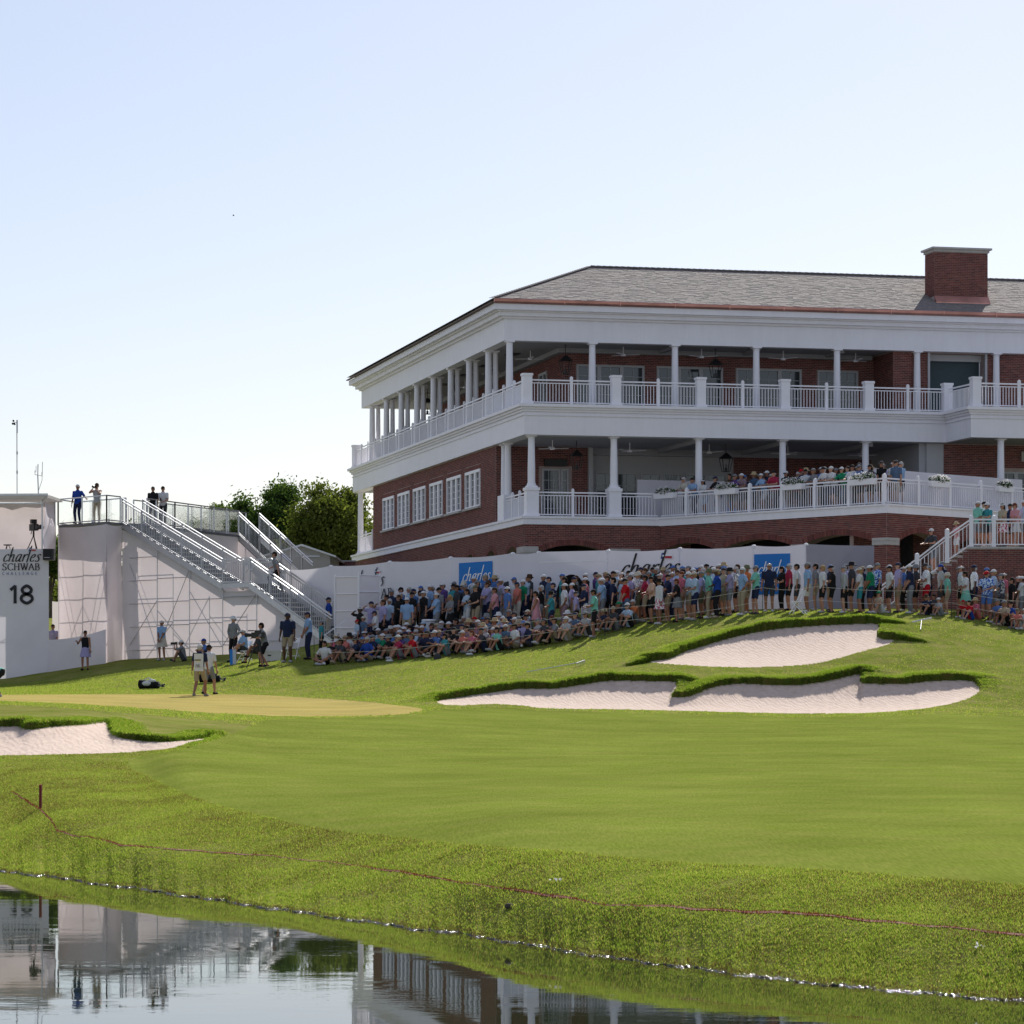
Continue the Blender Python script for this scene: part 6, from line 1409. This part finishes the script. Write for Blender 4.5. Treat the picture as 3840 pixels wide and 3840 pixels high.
RIGHT = '''
2230 -.5 ph mint s:black c:black hair=dark skin=3
2193 2.2 ph navy t:white c:navy
2162 2.0 st lavender s:grey c:charcoal sc=.86
2147 3.0 st lavender s:khaki c:white
2118 2.6 hp white t:mauve c:white wide=1.1
2068 2.4 cr teal t:navy w:dark sc=.9
2012 2.9 cl pink d:pink h:dark top=dress sc=.92
2255 2.6 st paleblue s:mauve c:white wide=1.06
2277 3.2 cr navy s:black h:brown
2302 3.9 st white t:black c:black sc=1.04
2330 2.2 cr paleblue s:white v:white
2348 1.6 cl red t:denim c:black wide=1.1
2366 2.6 st lavender t:denim c:grey
2396 2.4 ph floralgrey s:olive b:cream
2420 1.9 cr crimson s:khaki h:dark skin=3
2446 1.0 ph peach s:black c:black
2474 .4 st white k:floralred w:dark sc=.93 top=long
2506 1.2 cr navy s:khaki c:black
2540 .5 ph black k:grey h:auburn sc=.9
2556 1.3 st rose s:khaki h:auburn wide=1.06
2586 1.0 cl paleblue s:khaki c:white
2607 .4 ph paleblue s:navy c:cream
2632 .9 st lavender s:olive c:grey
2660 .5 hp mint t:khaki b:olive top=long
2690 .3 cr royal t:black c:khaki skin=4 wide=1.1
2716 1.0 st tan s:khaki c:charcoal
2738 .6 cr lavender s:grey b:black
2785 .2 hp skyblue t:khaki c:white wide=1.06
2803 .9 st orange s:khaki b:olive
2835 .2 cr mint s:navy c:grey
2885 1.2 st navy s:charcoal v:cream yaw=15 wide=1.08
2934 2.4 ph black t:black l:dark sc=.92
2960 1.8 st crimson s:black h:silver
2990 .9 st white s:charcoal c:black
3030 .3 st skyblue s:cream c:grey wide=1.08
3086 .1 st white s:black h:blond
3122 .3 ph black s:black c:black
3166 .2 st lightgrey s:black c:grey top=long sc=.96
3196 1.4 st charcoal s:black w:black
3226 .4 cl white s:teal v:white+l:blond sc=.93
3266 .3 cl green s:navy c:white wide=1.12
3292 1.1 st floralblue s:black c:grey
3336 .5 hp white s:black c:black sc=.97
3370 1.0 st lavender s:khaki c:navy sc=1.03
3415 .4 cl navy t:grey c:white
3437 1.3 st charcoal s:black b:grey
3475 .8 ph dots s:red c:charcoal
3536 1.5 st navy s:black c:grey sc=1.05
3530 1.0 st lightgrey s:charcoal c:royal
3554 .3 st mint s:khaki b:cream sc=.85
3606 1.2 st white s:black v:white
3622 .5 ph white k:mint h:dark sc=.92 skin=3
3655 1.4 st dots s:navy c:navy skin=4 sc=1.05
3702 .6 ph floralblue s:blue c:red wide=1.16 yaw=35
3728 1.6 st paleblue s:grey c:white
3756 .9 cr floralnavy s:charcoal c:grey
3796 1.1 st black t:black h:dark sc=.92
3832 1.2 cr white s:grey c:white
3868 1.0 st royal s:grey c:white
3905 .8 ph navy s:khaki c:black
'''
crowd(RIGHT, 'behind the rope', 'standing spectators behind the rope line', .35, 80)
LEFT = '''
1350 4.6 sh black t:black v:white skin=4
1392 5.6 sh lavender s:navy c:navy
1408 4.4 ph white s:black c:navy sc=.86
1436 5.4 sh lavender s:black h:brown wide=1.12
1462 6.2 st paleblue s:navy h:silver
1340 3.9 st paleblue s:black c:red sc=.74
1364 3.9 st denim s:grey c:cream sc=.80
1504 7.0 cr black t:charcoal c:lightgrey
1527 5.6 st skyblue t:khaki c:white wide=1.08 yaw=20
1553 7.2 st blue t:khaki c:navy sc=1.05
1577 7.6 st white t:black c:black
1590 6.8 st black t:charcoal c:white
1616 7.8 st skyblue t:navy c:white sc=1.05
1638 6.0 cr skyblue s:grey c:white wide=1.06
1662 7.8 st purple t:black c:white sc=1.05
1690 5.6 ph grey k:black l:blond sc=.93
1716 7.0 st charcoal t:black c:black
1736 7.4 st blue t:cream c:cream
1752 5.9 cr paleblue s:white h:dark
1786 5.6 ph black s:khaki c:olive sc=1.05
1826 6.4 cr lavender t:navy h:brown
1858 5.2 cl pink t:navy h:brown wide=1.05
1880 6.8 st lavender t:grey c:white
1904 5.0 st blue s:grey c:white wide=1.08
1942 5.8 cl coral t:cream c:navy
1962 6.2 st green t:navy c:white
1988 7.2 st charcoal t:black b:brown
2040 6.4 st navy s:grey c:white
'''
crowd(LEFT, 'by the white fence', 'standing spectators along the white fence', -.4, 62)
hats = ['c:white', 'c:white', 'c:black', 'c:navy', 'c:grey', 'b:cream', 'h:brown', 'h:dark', 'c:khaki', 'v:white', 'w:straw', 'h:silver', 'c:blue']
tops = ['white', 'paleblue', 'skyblue', 'lavender', 'navy', 'black', 'grey', 'rose', 'navy', 'blue', 'charcoal', 'teal', 'denim', 'floralgrey', 'purple', 'black', 'white']
bots = ['s:khaki', 's:navy', 't:black', 's:black', 's:grey', 't:khaki', 't:navy', 's:cream']
rr = random.Random(5)
u = 1470
u = 1450
while u < 2010: person(at(u, 6.6+rr.uniform(-.2, .3)), rr.choice(('st', 'cr', 'st')), 55+rr.uniform(-20, 20), rr.choice(tops), rr.choice(bots), rr.choice(hats), rr.uniform(.95, 1.03), 'in the middle row by the fence', 'middle row of spectators along the fence'); u += rr.uniform(40, 60)
u = 1470
while u < 2010: person(at(u, 7.7+rr.uniform(0, .9)), 'st', 55+rr.uniform(-20, 20), rr.choice(tops), rr.choice(bots), rr.choice(hats), rr.uniform(.97, 1.05), 'in the back row by the fence', 'back row of spectators along the fence'); u += rr.uniform(30, 46)
for dy, u0, u1 in ((4.2, 2030, 2810), (2.6, 2260, 2800), (5.6, 2060, 2700)):
    u = u0
    while u < u1:
        person(at(u, dy+rr.uniform(-.3, .4)), rr.choice(('st', 'st', 'cr', 'st')), 80+rr.uniform(-20, 15), rr.choice(tops), rr.choice(bots), rr.choice(hats), rr.uniform(.95, 1.04), 'deep in the crowd', 'spectators in the rows behind the rope'); u += rr.uniform(34, 52)
u = 3060
while u < 3900: person(at(u, 2.4+rr.uniform(-.3, .5)), 'st', 80+rr.uniform(-20, 15), rr.choice(tops), rr.choice(bots), rr.choice(hats), rr.uniform(.93, 1.02), 'in the second row', 'spectators in the rows behind the rope'); u += rr.uniform(44, 70)
SIT = '''
1222 .3 sx white s:black h:dark yaw=30
1288 .5 sk charcoal s:khaki h:dark
1345 .7 sk navy s:black c:black
1384 .5 sx royal s:khaki h:silver
1448 1.2 sk green s:charcoal c:white
1505 .4 sk crimson s:grey c:white
1556 .5 sk red s:grey h:brown
1612 .8 sx navy s:black c:black
1678 .4 sk teal s:grey l:dark sc=.92
1745 .6 sk coral s:grey c:white sc=.94
1780 .4 sk rose s:black h:auburn sc=.95
1832 1.2 sk stripes s:grey h:silver sc=.94
1874 .4 sk mint s:black c:black
1938 .5 sx white s:khaki c:black
1988 .5 sx navy s:charcoal c:black
2092 .5 sk grey s:khaki c:black
2132 .3 sk lightgrey s:khaki c:white
2206 .5 sk lightgrey s:charcoal c:grey
2276 1.0 sk navy s:black b:khaki sc=.92
2334 1.6 sk black s:charcoal c:green
2362 .9 sk paleblue s:black c:white
2384 2.0 sk orange s:grey c:white
1248 2.0 sk black s:navy c:white sc=.8
1272 2.4 sk charcoal s:black w:white sc=.8
1318 2.3 sx white s:grey w:black
1390 2.2 sk white s:grey h:dark
1434 2.0 sk teal s:grey c:charcoal
1480 2.6 sk blue s:grey l:brown sc=.92
1510 2.0 sk charcoal s:grey c:white
1548 3.2 sk red s:black h:dark
1592 3.0 sk orange s:khaki c:white
1572 1.8 sk paleblue s:white h:silver
1650 2.9 sk coral s:black c:khaki
1664 2.2 sk purple s:grey b:grey
1745 2.2 sk grey s:khaki c:navy
1768 2.9 sk charcoal s:khaki w:straw
1804 2.6 sk rose s:grey c:white
1868 2.4 sk peach s:grey w:straw
1902 2.0 sk tan s:grey w:straw
1942 2.2 sk lavender s:grey c:white
1880 3.6 sk paleblue s:navy w:white
1838 3.8 sk denim s:grey b:grey
1940 3.4 sk charcoal s:black c:charcoal
1985 2.4 sk cream s:khaki c:black
1990 3.6 sk paleblue s:grey c:cream
1600 4.0 sk blue s:black c:paleblue
1505 3.6 sk grey s:black c:white
1428 3.5 sk paleblue s:navy c:white
1720 3.6 sk charcoal s:grey h:dark
2080 1.9 sk navy s:white h:auburn sc=.9
2140 1.8 sk white s:khaki w:white
2172 1.7 sk charcoal s:black c:black
2030 1.2 sk lightgrey s:grey c:grey
1408 1.1 sk navy s:charcoal c:grey
1470 .9 sk black s:khaki b:grey
1530 1.4 sk denim s:black c:navy
1588 1.5 sk charcoal s:khaki h:brown
1640 .9 sk blue s:charcoal c:white
1712 1.3 sk black s:black c:black
1760 1.5 sk mauve s:grey h:dark
1818 .5 sk charcoal s:navy c:charcoal
1905 .9 sk denim s:grey c:white
1960 1.4 sk navy s:grey b:khaki
2052 .6 sk charcoal s:black c:navy
2168 .8 sk denim s:khaki c:navy
2240 1.6 sk mauve s:black c:white
2310 .7 sk charcoal s:grey c:khaki
1460 3.0 sk purple s:black c:grey
1630 3.3 sk navy s:grey h:brown
1695 2.9 sk black s:charcoal c:white
1790 3.7 sk charcoal s:khaki c:red
1840 2.9 sk denim s:grey c:charcoal
1920 3.9 sk navy s:black c:grey
'''
crowd(SIT, 'on the grass', 'spectators seated on the slope', 0, 60)
sdark = ['navy', 'purple', 'rose', 'charcoal', 'black', 'grey', 'denim', 'blue', 'mauve', 'teal', 'crimson', 'white', 'paleblue', 'coral', 'olive', 'lavender']
for k in range(46):
    u = rr.uniform(1250, 2010); dy = rr.uniform(.9, 4.6)
    person(at(u, dy), rr.choice(('sk', 'sk', 'sx', 'sb')), 60+rr.uniform(-30, 25), rr.choice(sdark), rr.choice(['s:charcoal', 's:khaki', 's:black', 's:grey', 's:navy']), rr.choice(hats), rr.uniform(.88, 1.02), 'among the seated rows', 'spectators packed together on the slope')
SITR = '''
3305 .4 sk tan s:white c:green sc=.9
3480 -.3 sk navy s:black w:brown sc=.8
3508 .2 sk charcoal s:black h:dark sc=.8
3528 -.5 sk lightgrey s:grey c:white sc=.72
3618 -.2 sk red s:black c:red sc=.72
3642 -.5 sk red s:royal h:dark sc=.78
3668 .2 sk rose s:coral w:straw sc=.85
3750 .1 sk blue s:grey c:grey
3775 -.4 sk tan s:black c:grey
3800 -.1 sk royal s:charcoal h:dark
3822 -.8 sk coral s:white c:olive sc=.8
3850 -.9 sk white s:grey c:white sc=.85
'''
crowd(SITR, 'in front of the rope', 'spectators seated below the landing', 0, 55)
TER = '''
2530 ln cream t:denim h:silver
2562 ln skyblue t:navy c:black
2602 ln white k:paleblue v:white+l:dark
2650 ln black s:royal c:navy
2700 ln brown s:grey h:dark
2706 st paleblue t:charcoal h:dark
2722 ln purple s:grey c:grey
2748 ln mauve s:black c:white
2800 ey navy t:black c:white
2822 ln skyblue s:white c:white
2842 st coral s:grey c:black
2868 ln crimson t:black c:black
2928 ph navy t:charcoal c:red
2965 st white t:black c:black
3018 ln grey s:khaki c:grey
3032 st charcoal t:black c:grey
3056 ln white t:navy c:black
3085 ln white s:navy c:white
3122 ln green t:denim c:white
3160 ln white t:black c:black
3170 st navy s:black c:charcoal
3184 ln blue s:black c:grey
3256 cl black s:black c:charcoal
3292 st white k:black h:auburn
3306 st denim s:khaki c:charcoal
3340 cl charcoal k:black c:black+l:dark
3402 hp floralgrey s:peach c:white
'''
for r in TER.strip().split('\n'):
    f = r.split(); u = float(f[0]); ln_ = f[1] == 'ln'; q = rail_pt(u, .72 if ln_ else random.uniform(.7, 1.3))
    person(q, f[1], 50+random.uniform(-15, 15), f[2], f[3], f[4], random.uniform(.97, 1.03) if 'l:' not in f[4] else .93, 'on the terrace', 'spectators along the terrace railing')
u = 2690
while u < 3300: person(rail_pt(u, 1.6+rr.uniform(-.2, .4)), rr.choice(('st', 'cr', 'ph')), 50+rr.uniform(-20, 20), rr.choice(tops), rr.choice(bots), rr.choice(hats), rr.uniform(.97, 1.04), 'behind the terrace railing row', 'second row of spectators on the terrace'); u += rr.uniform(38, 60)
for (u, pose, sh, bo, ha, sc, dy) in ((3668, 'st', 'mint', 's:grey', 'c:white', 1.0, .9), (3692, 'st', 'dots', 's:grey', 'c:black', 1.0, 1.2), (3716, 'ln', 'teal', 's:charcoal', 'c:white', 1.0, .75), (3762, 'cl', 'tan', 'k:floralred', 'v:white+l:dark', .95, .8), (3790, 'st', 'navy', 's:black', 'c:black', .97, 1.7), (3808, 'cl', 'pink', 'k:white', 'h:auburn', .96, .8), (3842, 'st', 'paleblue', 's:grey', 'c:white', 1.02, .9), (3880, 'st', 'navy', 's:khaki', 'c:white', 1.0, .9)):
    person((X(u, YL+dy), YL+dy, LZ+.01), pose, 60, sh, bo, ha, sc, 'on the brick landing', 'spectators on the brick landing')
k = 5; sx_ = lx0-run*(k+.5); person((sx_, YL+.8, LZ-rise*(k+1)), 'ln', 55, 'charcoal', 's:grey', 'c:white', 1.0, 'on the brick steps', 'spectators on the brick landing')
person((lx0-run*1.5, YL+.9, LZ-rise*2), 'ph', 60, 'pink', 's:white', 'w:straw', .74, 'at the top of the steps', 'spectators on the brick landing')
# people on and around the viewing platform
gp = 'people on the viewing platform'
def onp(u, y, *a, **k): return person((X(u, y), y, PZ+.0), *a, **k)
onp(292, 140.2, 'wk', 20, 'royal', 't:navy', 'c:white', 1.0, 'behind the glass railing', gp, shoes='white')
onp(364, 139.8, 'ey', 15, 'lightgrey', 't:tan', 'c:brown', 1.0, 'on the platform', gp, top='vest')
onp(574, 141.4, 'st', 10, 'black', 't:black', 'c:charcoal', .97, 'at the top of the metal stairs', gp)
onp(612, 142.0, 'ph', 10, 'white', 't:charcoal', 'c:black', 1.0, 'at the top of the metal stairs', gp)
s_c = along(pC+sw*.5, sd_, 1040); q = pC+sw*.5+sd_*s_c; person(up3(q, sz_at(s_c)+.03), 'cb', 268-180+10, 'grey', 't:black', 'c:black', 1.02, 'the metal stairs', gp)
gg = 'people standing and sitting below the platform'
def gpt(u, v): p = G(u, v); return p-Vector((0, 0, .01))
def gat(u, y): x_ = X(u, y); return Vector((x_, y, zg(x_, y)-.01))
WB = person(gat(320, 134.5), 'vn', 5, 'black', 'k:lavender', 'c:black', .95, group=gg, top='vest', label='person in black sleeveless top and lavender skirt holding up a dark object by the fabric', shoes='black')
person(gat(608, 134.6), 'cl', 25, 'skyblue', 'k:cream', 'v:white', .96, 'by the white fabric', gg)
person(gat(690, 131.5), 'ss', 95, 'grey', 's:charcoal', 'c:white', .95, 'by the white fabric', gg)
person(gat(775, 129.5), 'sk', 60, 'blue', 's:navy', 'c:royal', 1.0, 'below the stair landing', gg)
person(gat(876, 126.0), 'hp', 40, 'grey', 't:black', 'b:white', 1.02, 'below the stairs', gg, top='long')
CHP = gat(918, 124.5); person(CHP, 'ch', 60, 'skyblue', 's:charcoal', 'v:white', 1.0, 'on a white chair', gg)
person(gat(995, 119.8), 'cam', 80, 'grey', 's:black', 'h:dark', 1.0, 'with a shoulder camera', gg, shoes='black')
person(gat(972, 122.5), 'ch', 75, 'charcoal', 's:charcoal', 'h:dark', .95, 'behind the video camera', gg, shoes='black')
person(gat(1080, 121.0), 'st', 20, 'navy', 's:khaki', 'c:navy', 1.07, 'at the foot of the stairs', gg, skin=4, wide=1.16)
person(gat(1158, 121.5), 'cl', 70, 'skyblue', 't:navy', 'c:navy', 1.03, 'at the foot of the stairs', gg, shoes='black')
person(gat(1206, 122.5), 'st', 75, 'teal', 't:black', 'c:grey', .76, 'at the foot of the stairs', gg)
person(gat(1234, 128.9), 'st', 80, 'royal', 't:khaki', 'c:navy', 1.0, 'behind the pipe-framed screen', gg)
person(gat(199, 143), 'st', 15, 'lavender', 't:navy', 'c:dark', 1.0, 'in the gap beside the tower', gg)
gc = 'caddie and golfer standing on the green'
CAD = person(G(748, 2612), 'sr', 196, 'navy', 's:khaki', 'c:white', 1.03, group=gc, label='caddie with back turned wearing a white bib over navy shirt and khaki shorts')
person(G(782, 2605), 'sr', 200, 'white', 's:grey', 'c:black', 1.0, group=gc, label='caddie in white top and grey shorts half hidden behind the bibbed caddie', shoes='black')
person(G(-2, 2614)+Vector((.05, 0, 0)), 'bd', 75, 'mint', 't:black', 'c:black', 1.0, group=gc, label='golfer in mint top bending over at the edge of the green')

# ---------------------------------------------------------------- caddie bib, bags, rakes and other small things
T = template('sr')
def bib_sheet(name, z0, z1, y, w, m_, parent, lift):
    mb = MB(); n = 8; vv = []
    for r in range(5):
        z = z0+(z1-z0)*r/4
        for i in range(n+1):
            a = -1+2*i/n; vv.append((w*a, -(y*math.sqrt(max(0, 1-(a*.88)**2))+lift), z))
    mb.add(vv, [(r*(n+1)+i, r*(n+1)+i+1, (r+1)*(n+1)+i+1, (r+1)*(n+1)+i) for r in range(4) for i in range(n)]); return mb.build(name, m_, parent, True)
bib = bib_sheet('bib', .84, 1.42, .142, .165, cloth('white'), CAD, .0)
M_strip = mat('bib_strip', (.66, .63, .42), .7, var=.05)
bib_sheet('name_strip', 1.16, 1.25, .142, .140, M_strip, CAD, .008)
for k in range(8): MB().box((-.115+k*.029, -.163, 1.185), (-.096+k*.029, -.156, 1.228)).build('name_letter', M_ink, CAD)
put_text('lettering', 'charles', GLI, .035, (-.085, -.158, 1.02), (1, 0, 0), (0, 0, 1), (0, -1, 0), M_ink, CAD, slant=.3, w0=.08, w1=.2)
put_text('lettering', 'SCHWAB', GLC, .035, (-.085, -.158, .965), (1, 0, 0), (0, 0, 1), (0, -1, 0), M_ink, CAD, w0=.08, w1=.18)
def golf_bag(lab, base, yaw, mainc, second):
    o = thing('golf_bag', lab, 'golf bag', base, yaw, 'golf bags lying behind the green'); o.scale = (.8, .95, .95)
    MB().tube([(-.45, 0, .17), (-.30, 0, .17), (.05, 0, .16), (.40, 0, .14)], [.17, .165, .15, .13], 12).build('body', cloth(mainc), o, True)
    MB().tube([(-.50, 0, .17), (-.44, 0, .17)], [.175, .18], 12).build('base', cloth('black'), o, True); MB().tube([(-.507, 0, .17), (-.50, 0, .17)], [.09, .09], 12).build('emblem', cloth('white'), o)
    MB().ell((-.1, -.12, .2), (.24, .09, .10), 10, 6).build('pocket', cloth(second), o, True); MB().ell((.12, -.02, .30), (.2, .12, .07), 10, 6).build('pocket', cloth(second), o, True)
    MB().tube([(.38, 0, .14), (.43, 0, .14)], [.14, .145], 12).build('collar', cloth('black'), o, True)
    for k in range(7): MB().tube([(.40, -.09+k*.03, .12+.03*(k % 3)), (.58+.03*(k % 3), -.10+k*.035, .10+.035*(k % 3))], .012, 5).ell((.62+.03*(k % 3), -.10+k*.035, .09+.035*(k % 3)), (.05, .03, .03), 8, 5).build('golf_club', cloth('black' if k % 2 else 'grey'), o, True)
    for s in (-1, 1): MB().tube([(.30, .05*s, .28), (-.05, .14*s, .33)], .012, 5).build('stand_leg', M_alu, o)
    MB().tube([(-.3, -.05, .33), (-.05, -.02, .42), (.25, -.05, .31)], .02, 6).build('strap', cloth('white'), o)
golf_bag('white and black golf bag lying alone behind the green', G(562, 2583), R(-18), 'black', 'white')
golf_bag('dark golf bag lying behind the two caddies', G(790, 2562), R(-8), 'black', 'charcoal')
def rake(lab, a, b_, hx):
    o = thing('bunker_rake', lab, 'rake', a, 0, 'bunker rakes on the grass'); d = b_-a
    MB().tube([(0, 0, .05), d*.5+Vector((0, 0, .08)), d+Vector((0, 0, .12))], .015, 6).build('handle', M_greyp, o)
    h = MB(); c = d+Vector((0, 0, .12)); hx = Vector(hx); h.bar(c-hx, c+hx, .05, .05)
    for k in range(9): q = c-hx+hx*(k/4); h.tube([q, q-Vector((0, 0, .09))], .006, 4)
    h.build('head', M_alu, o)
rake('bunker rake with long dark handle lying on the slope above the lower bunker', G(1975, 2526), G(2178, 2494), (.14, .28, .05))
rake('bunker rake with wide head lying right of the upper bunker', G(3452, 2366), G(3456, 2338), (.36, .06, .08))
# hazard stake
sp = G(152, 3037); o = thing('hazard_stake', 'short dark red wooden stake in the grass by the painted line', 'stake', sp)
MB().box((-.022, -.022, -.05), (.022, .022, .37)).build('post', mat('stake_paint', (.16, .012, .014), .6, var=.15), o); MB().box((-.024, -.024, .37), (.024, .024, .383)).build('cap', mat('stake_cap', (.35, .04, .03), .6), o)
# folding chairs
def chair(lab, base, yaw, s=1.0):
    o = thing('folding_chair', lab, 'chair', base, yaw, 'white folding chairs'); o.scale = (s, s, s)
    MB().box((-.20, -.20, .43), (.20, .20, .46)).build('seat', M_trim, o); MB().box((-.20, -.235, .66), (.20, -.215, .84)).build('backrest', M_trim, o)
    for k in (-1, 1):
        MB().tube([(.21*k, .24, 0), (.21*k, -.02, .44), (.21*k, -.24, .86)], .016, 6).build('leg', M_trim, o); MB().tube([(.19*k, -.30, 0), (.19*k, .16, .45)], .016, 6).build('leg', M_trim, o)
    for y, z in ((.16, .14), (-.22, .14)): MB().tube([(-.2, y, z), (.2, y, z)], .012, 5).build('stretcher', M_trim, o)
cp = G(2990, 2304); chair('empty white folding chair standing behind the upper bunker', cp, R(70), 1.02)
chair('white folding chair under the seated person below the stairs', CHP, math.pi-R(60))
chair('white folding chair next to the cooler at the foot of the stairs', gat(1098, 122.6), R(160))
co = thing('cooler', 'white ice cooler box on the grass below the stairs', 'cooler', gat(1012, 123.2)); M_cool = mat('cooler_plastic', (.62, .62, .62), .5, var=.04)
MB().prism([(-.42, -.22, 0), (.42, -.22, 0), (.45, -.24, .36), (-.45, -.24, .36)], (0, .46, 0)).build('body', M_cool, co); MB().box((-.47, -.26, .365), (.47, .26, .44)).build('lid', M_cool, co); MB().box((-.07, -.245, .20), (.07, -.235, .25)).build('badge', M_ink, co)
for k in (-1, 1): MB().tube([(.46*k, -.1, .25), (.50*k, 0, .22), (.46*k, .1, .25)], .012, 5).build('handle', M_black, co)
vc = thing('video_camera', 'black shoulder video camera on a tripod held by the crouching cameraman', 'camera', gat(965, 119.6), R(80)); 
MB().box((-.08, -.30, 1.15), (.08, .22, 1.36)).box((-.05, -.15, 1.36), (.05, .1, 1.44)).build('camera_body', M_black, vc); MB().tube([(0, .22, 1.26), (0, .48, 1.26)], [.06, .085], 10).build('lens', M_black, vc); MB().tube([(-.1, .1, 1.42), (-.1, .34, 1.42)], .025, 6).build('microphone', M_black, vc)
mb = MB(); [mb.tube([(0, 0, 1.12), (math.cos(k*2.094)*.42, math.sin(k*2.094)*.42, 0)], .02, 6) for k in range(3)]; mb.build('tripod', M_black, vc)
ad = thing('sign_panel', 'leaning blue edged sign panel beside the seated person under the stairs', 'sign', gat(873, 123.6), R(-20)); MB().prism([(-.12, 0, 0), (.14, 0, 0), (.08, .1, .62), (-.18, .1, .62)], (0, .03, 0)).build('board', M_greyp, ad); MB().prism([(-.12, -.004, 0), (0, -.004, 0), (-.06, .096, .62), (-.18, .096, .62)], (0, .003, 0)).build('blue_edge', M_blue, ad)
bn_ = thing('waste_bin', 'grey waste bin half hidden among the spectators by the white fence', 'bin', at(1608, 5.2)); MB().lathe([(.22, 0), (.26, .75)], 14).build('body', M_greyp, bn_, True); MB().lathe([(.28, .75), (.29, .80), (.24, .82)], 14).build('rim', M_trim, bn_, True)
# rope line
M_rope = mat('rope', (.62, .60, .52), .8, var=.1)
def rope_run(lab, pts):
    o = thing('rope_barrier', lab, 'rope'); prev = None
    for k, (u, dy) in enumerate(pts):
        p = at(u, dy); MB().tube([p, p+Vector((0, 0, 1.05))], .012, 6).build('stake', M_black, o)
        if prev is not None:
            for h in (1.0, .52):
                a, b_ = prev+Vector((0, 0, h)), p+Vector((0, 0, h)); L = [a.lerp(b_, i/10)-Vector((0, 0, .10*math.sin(math.pi*i/10))) for i in range(11)]
                MB().tube(L, .0055, 5).build('rope', M_rope, o)
        prev = p
rope_run('thin double rope on black stakes running past the seated spectators', ((1178, -.2), (1680, -.2), (2268, -.4)))
rope_run('thin double rope on black stakes in front of the standing crowd', ((2268.5, -.38), (2860, -.25), (3060, -.35), (3568, -.5), (3900, -.6)))
# bits of litter, stones and leaves on the bank
for u, v, s, lab in ((2085, 3318, .026, 'crumpled white paper scrap lying on the grass bank above the painted line'), (3672, 3562, .02, 'pale dry leaf lying on the bank below the painted line')):
    p = G(u, v); V_ = leafcloud(9, (0, 0, .03), (.07, .05, .02), s); o = big('litter', V_.reshape(-1, 3), np.arange(36).reshape(-1, 4), M_petal); o.location = p; tag(o, lab, 'litter')
p = G(1909, 3410); o = MB().ell((0, 0, .02), (.05, .04, .035), 8, 5).build('stone', M_bark, loc=p); tag(o, 'small brown stone lying on the grass bank near the water', 'stone')
for k, (u, v, c_, lab) in enumerate(((1198, 2492, 'lightgrey', 'clear plastic bag lying beside the cross-legged person at the end of the row'), (1460, 2478, 'white', 'white carrier bag on the grass in front of the seated spectators'), (1605, 2462, 'cream', 'pale folded towel on the grass next to a seated person in navy'), (1760, 2452, 'white', 'white ground sheet under the seated spectators in coral and rose'), (1640, 2466, 'charcoal', 'small dark rucksack standing in front of the seated row'))):
    p = G(u, v+4); V_ = leafcloud(26, (0, 0, .06), (.16, .10, .06), .07); o = thing('bag', lab, 'bag', p); MB().ell((0, 0, .05), (.15, .10, .05 if k != 4 else .17), 9, 5).build('pouch', cloth(c_), o, True); MB().tube([(-.08, 0, .12), (0, .02, .2), (.08, 0, .12)], .012, 5).build('handle', cloth(c_), o)
# birds
for u, v, lab in ((876, 808, 'tiny dark bird flying alone high in the pale sky'),):
    p = P(u, v, 300); o = thing('bird', lab, 'bird', p); MB().ell((0, 0, 0), (.10, .05, .05), 8, 5).build('body', M_black, o); 
    for s in (-1, 1): MB().add([(0, 0, 0), (.03, .02*s, .02), (-.03, .16*s, .12), (-.06, .08*s, .06)], [(0, 1, 2, 3)]).build('wing', M_black, o)
# wet mud and wavelets along the waterline
M_wet = mat('wet_mud', (.045, .032, .018), .10, var=.3, scale=9, bump=1.0, bscale=45, spec=.35)
mb = MB(); pr = None; vv = []; fs = []
for i, u in enumerate(np.cumsum(np.r_[-200, rng.uniform(3, 11, 610)])):
    yw = float(np.interp(u, U, Yw)); a = .015+.012*math.sin(u*.05)+.008*math.sin(u*.17)
    for k, (dy, z) in enumerate(((-.20, -.02), (-a-.02, .003), (random.uniform(-.05, .01), random.uniform(.002, .016)), (.10, .016))): vv.append((X(u, yw+dy), yw+dy, z))
    if i: fs += [((i-1)*4+k, i*4+k, i*4+k+1, (i-1)*4+k+1) for k in range(3)]
o = MB().add(vv, fs).build('wet_shore', M_wet, smooth=True); kind(o, 'structure')
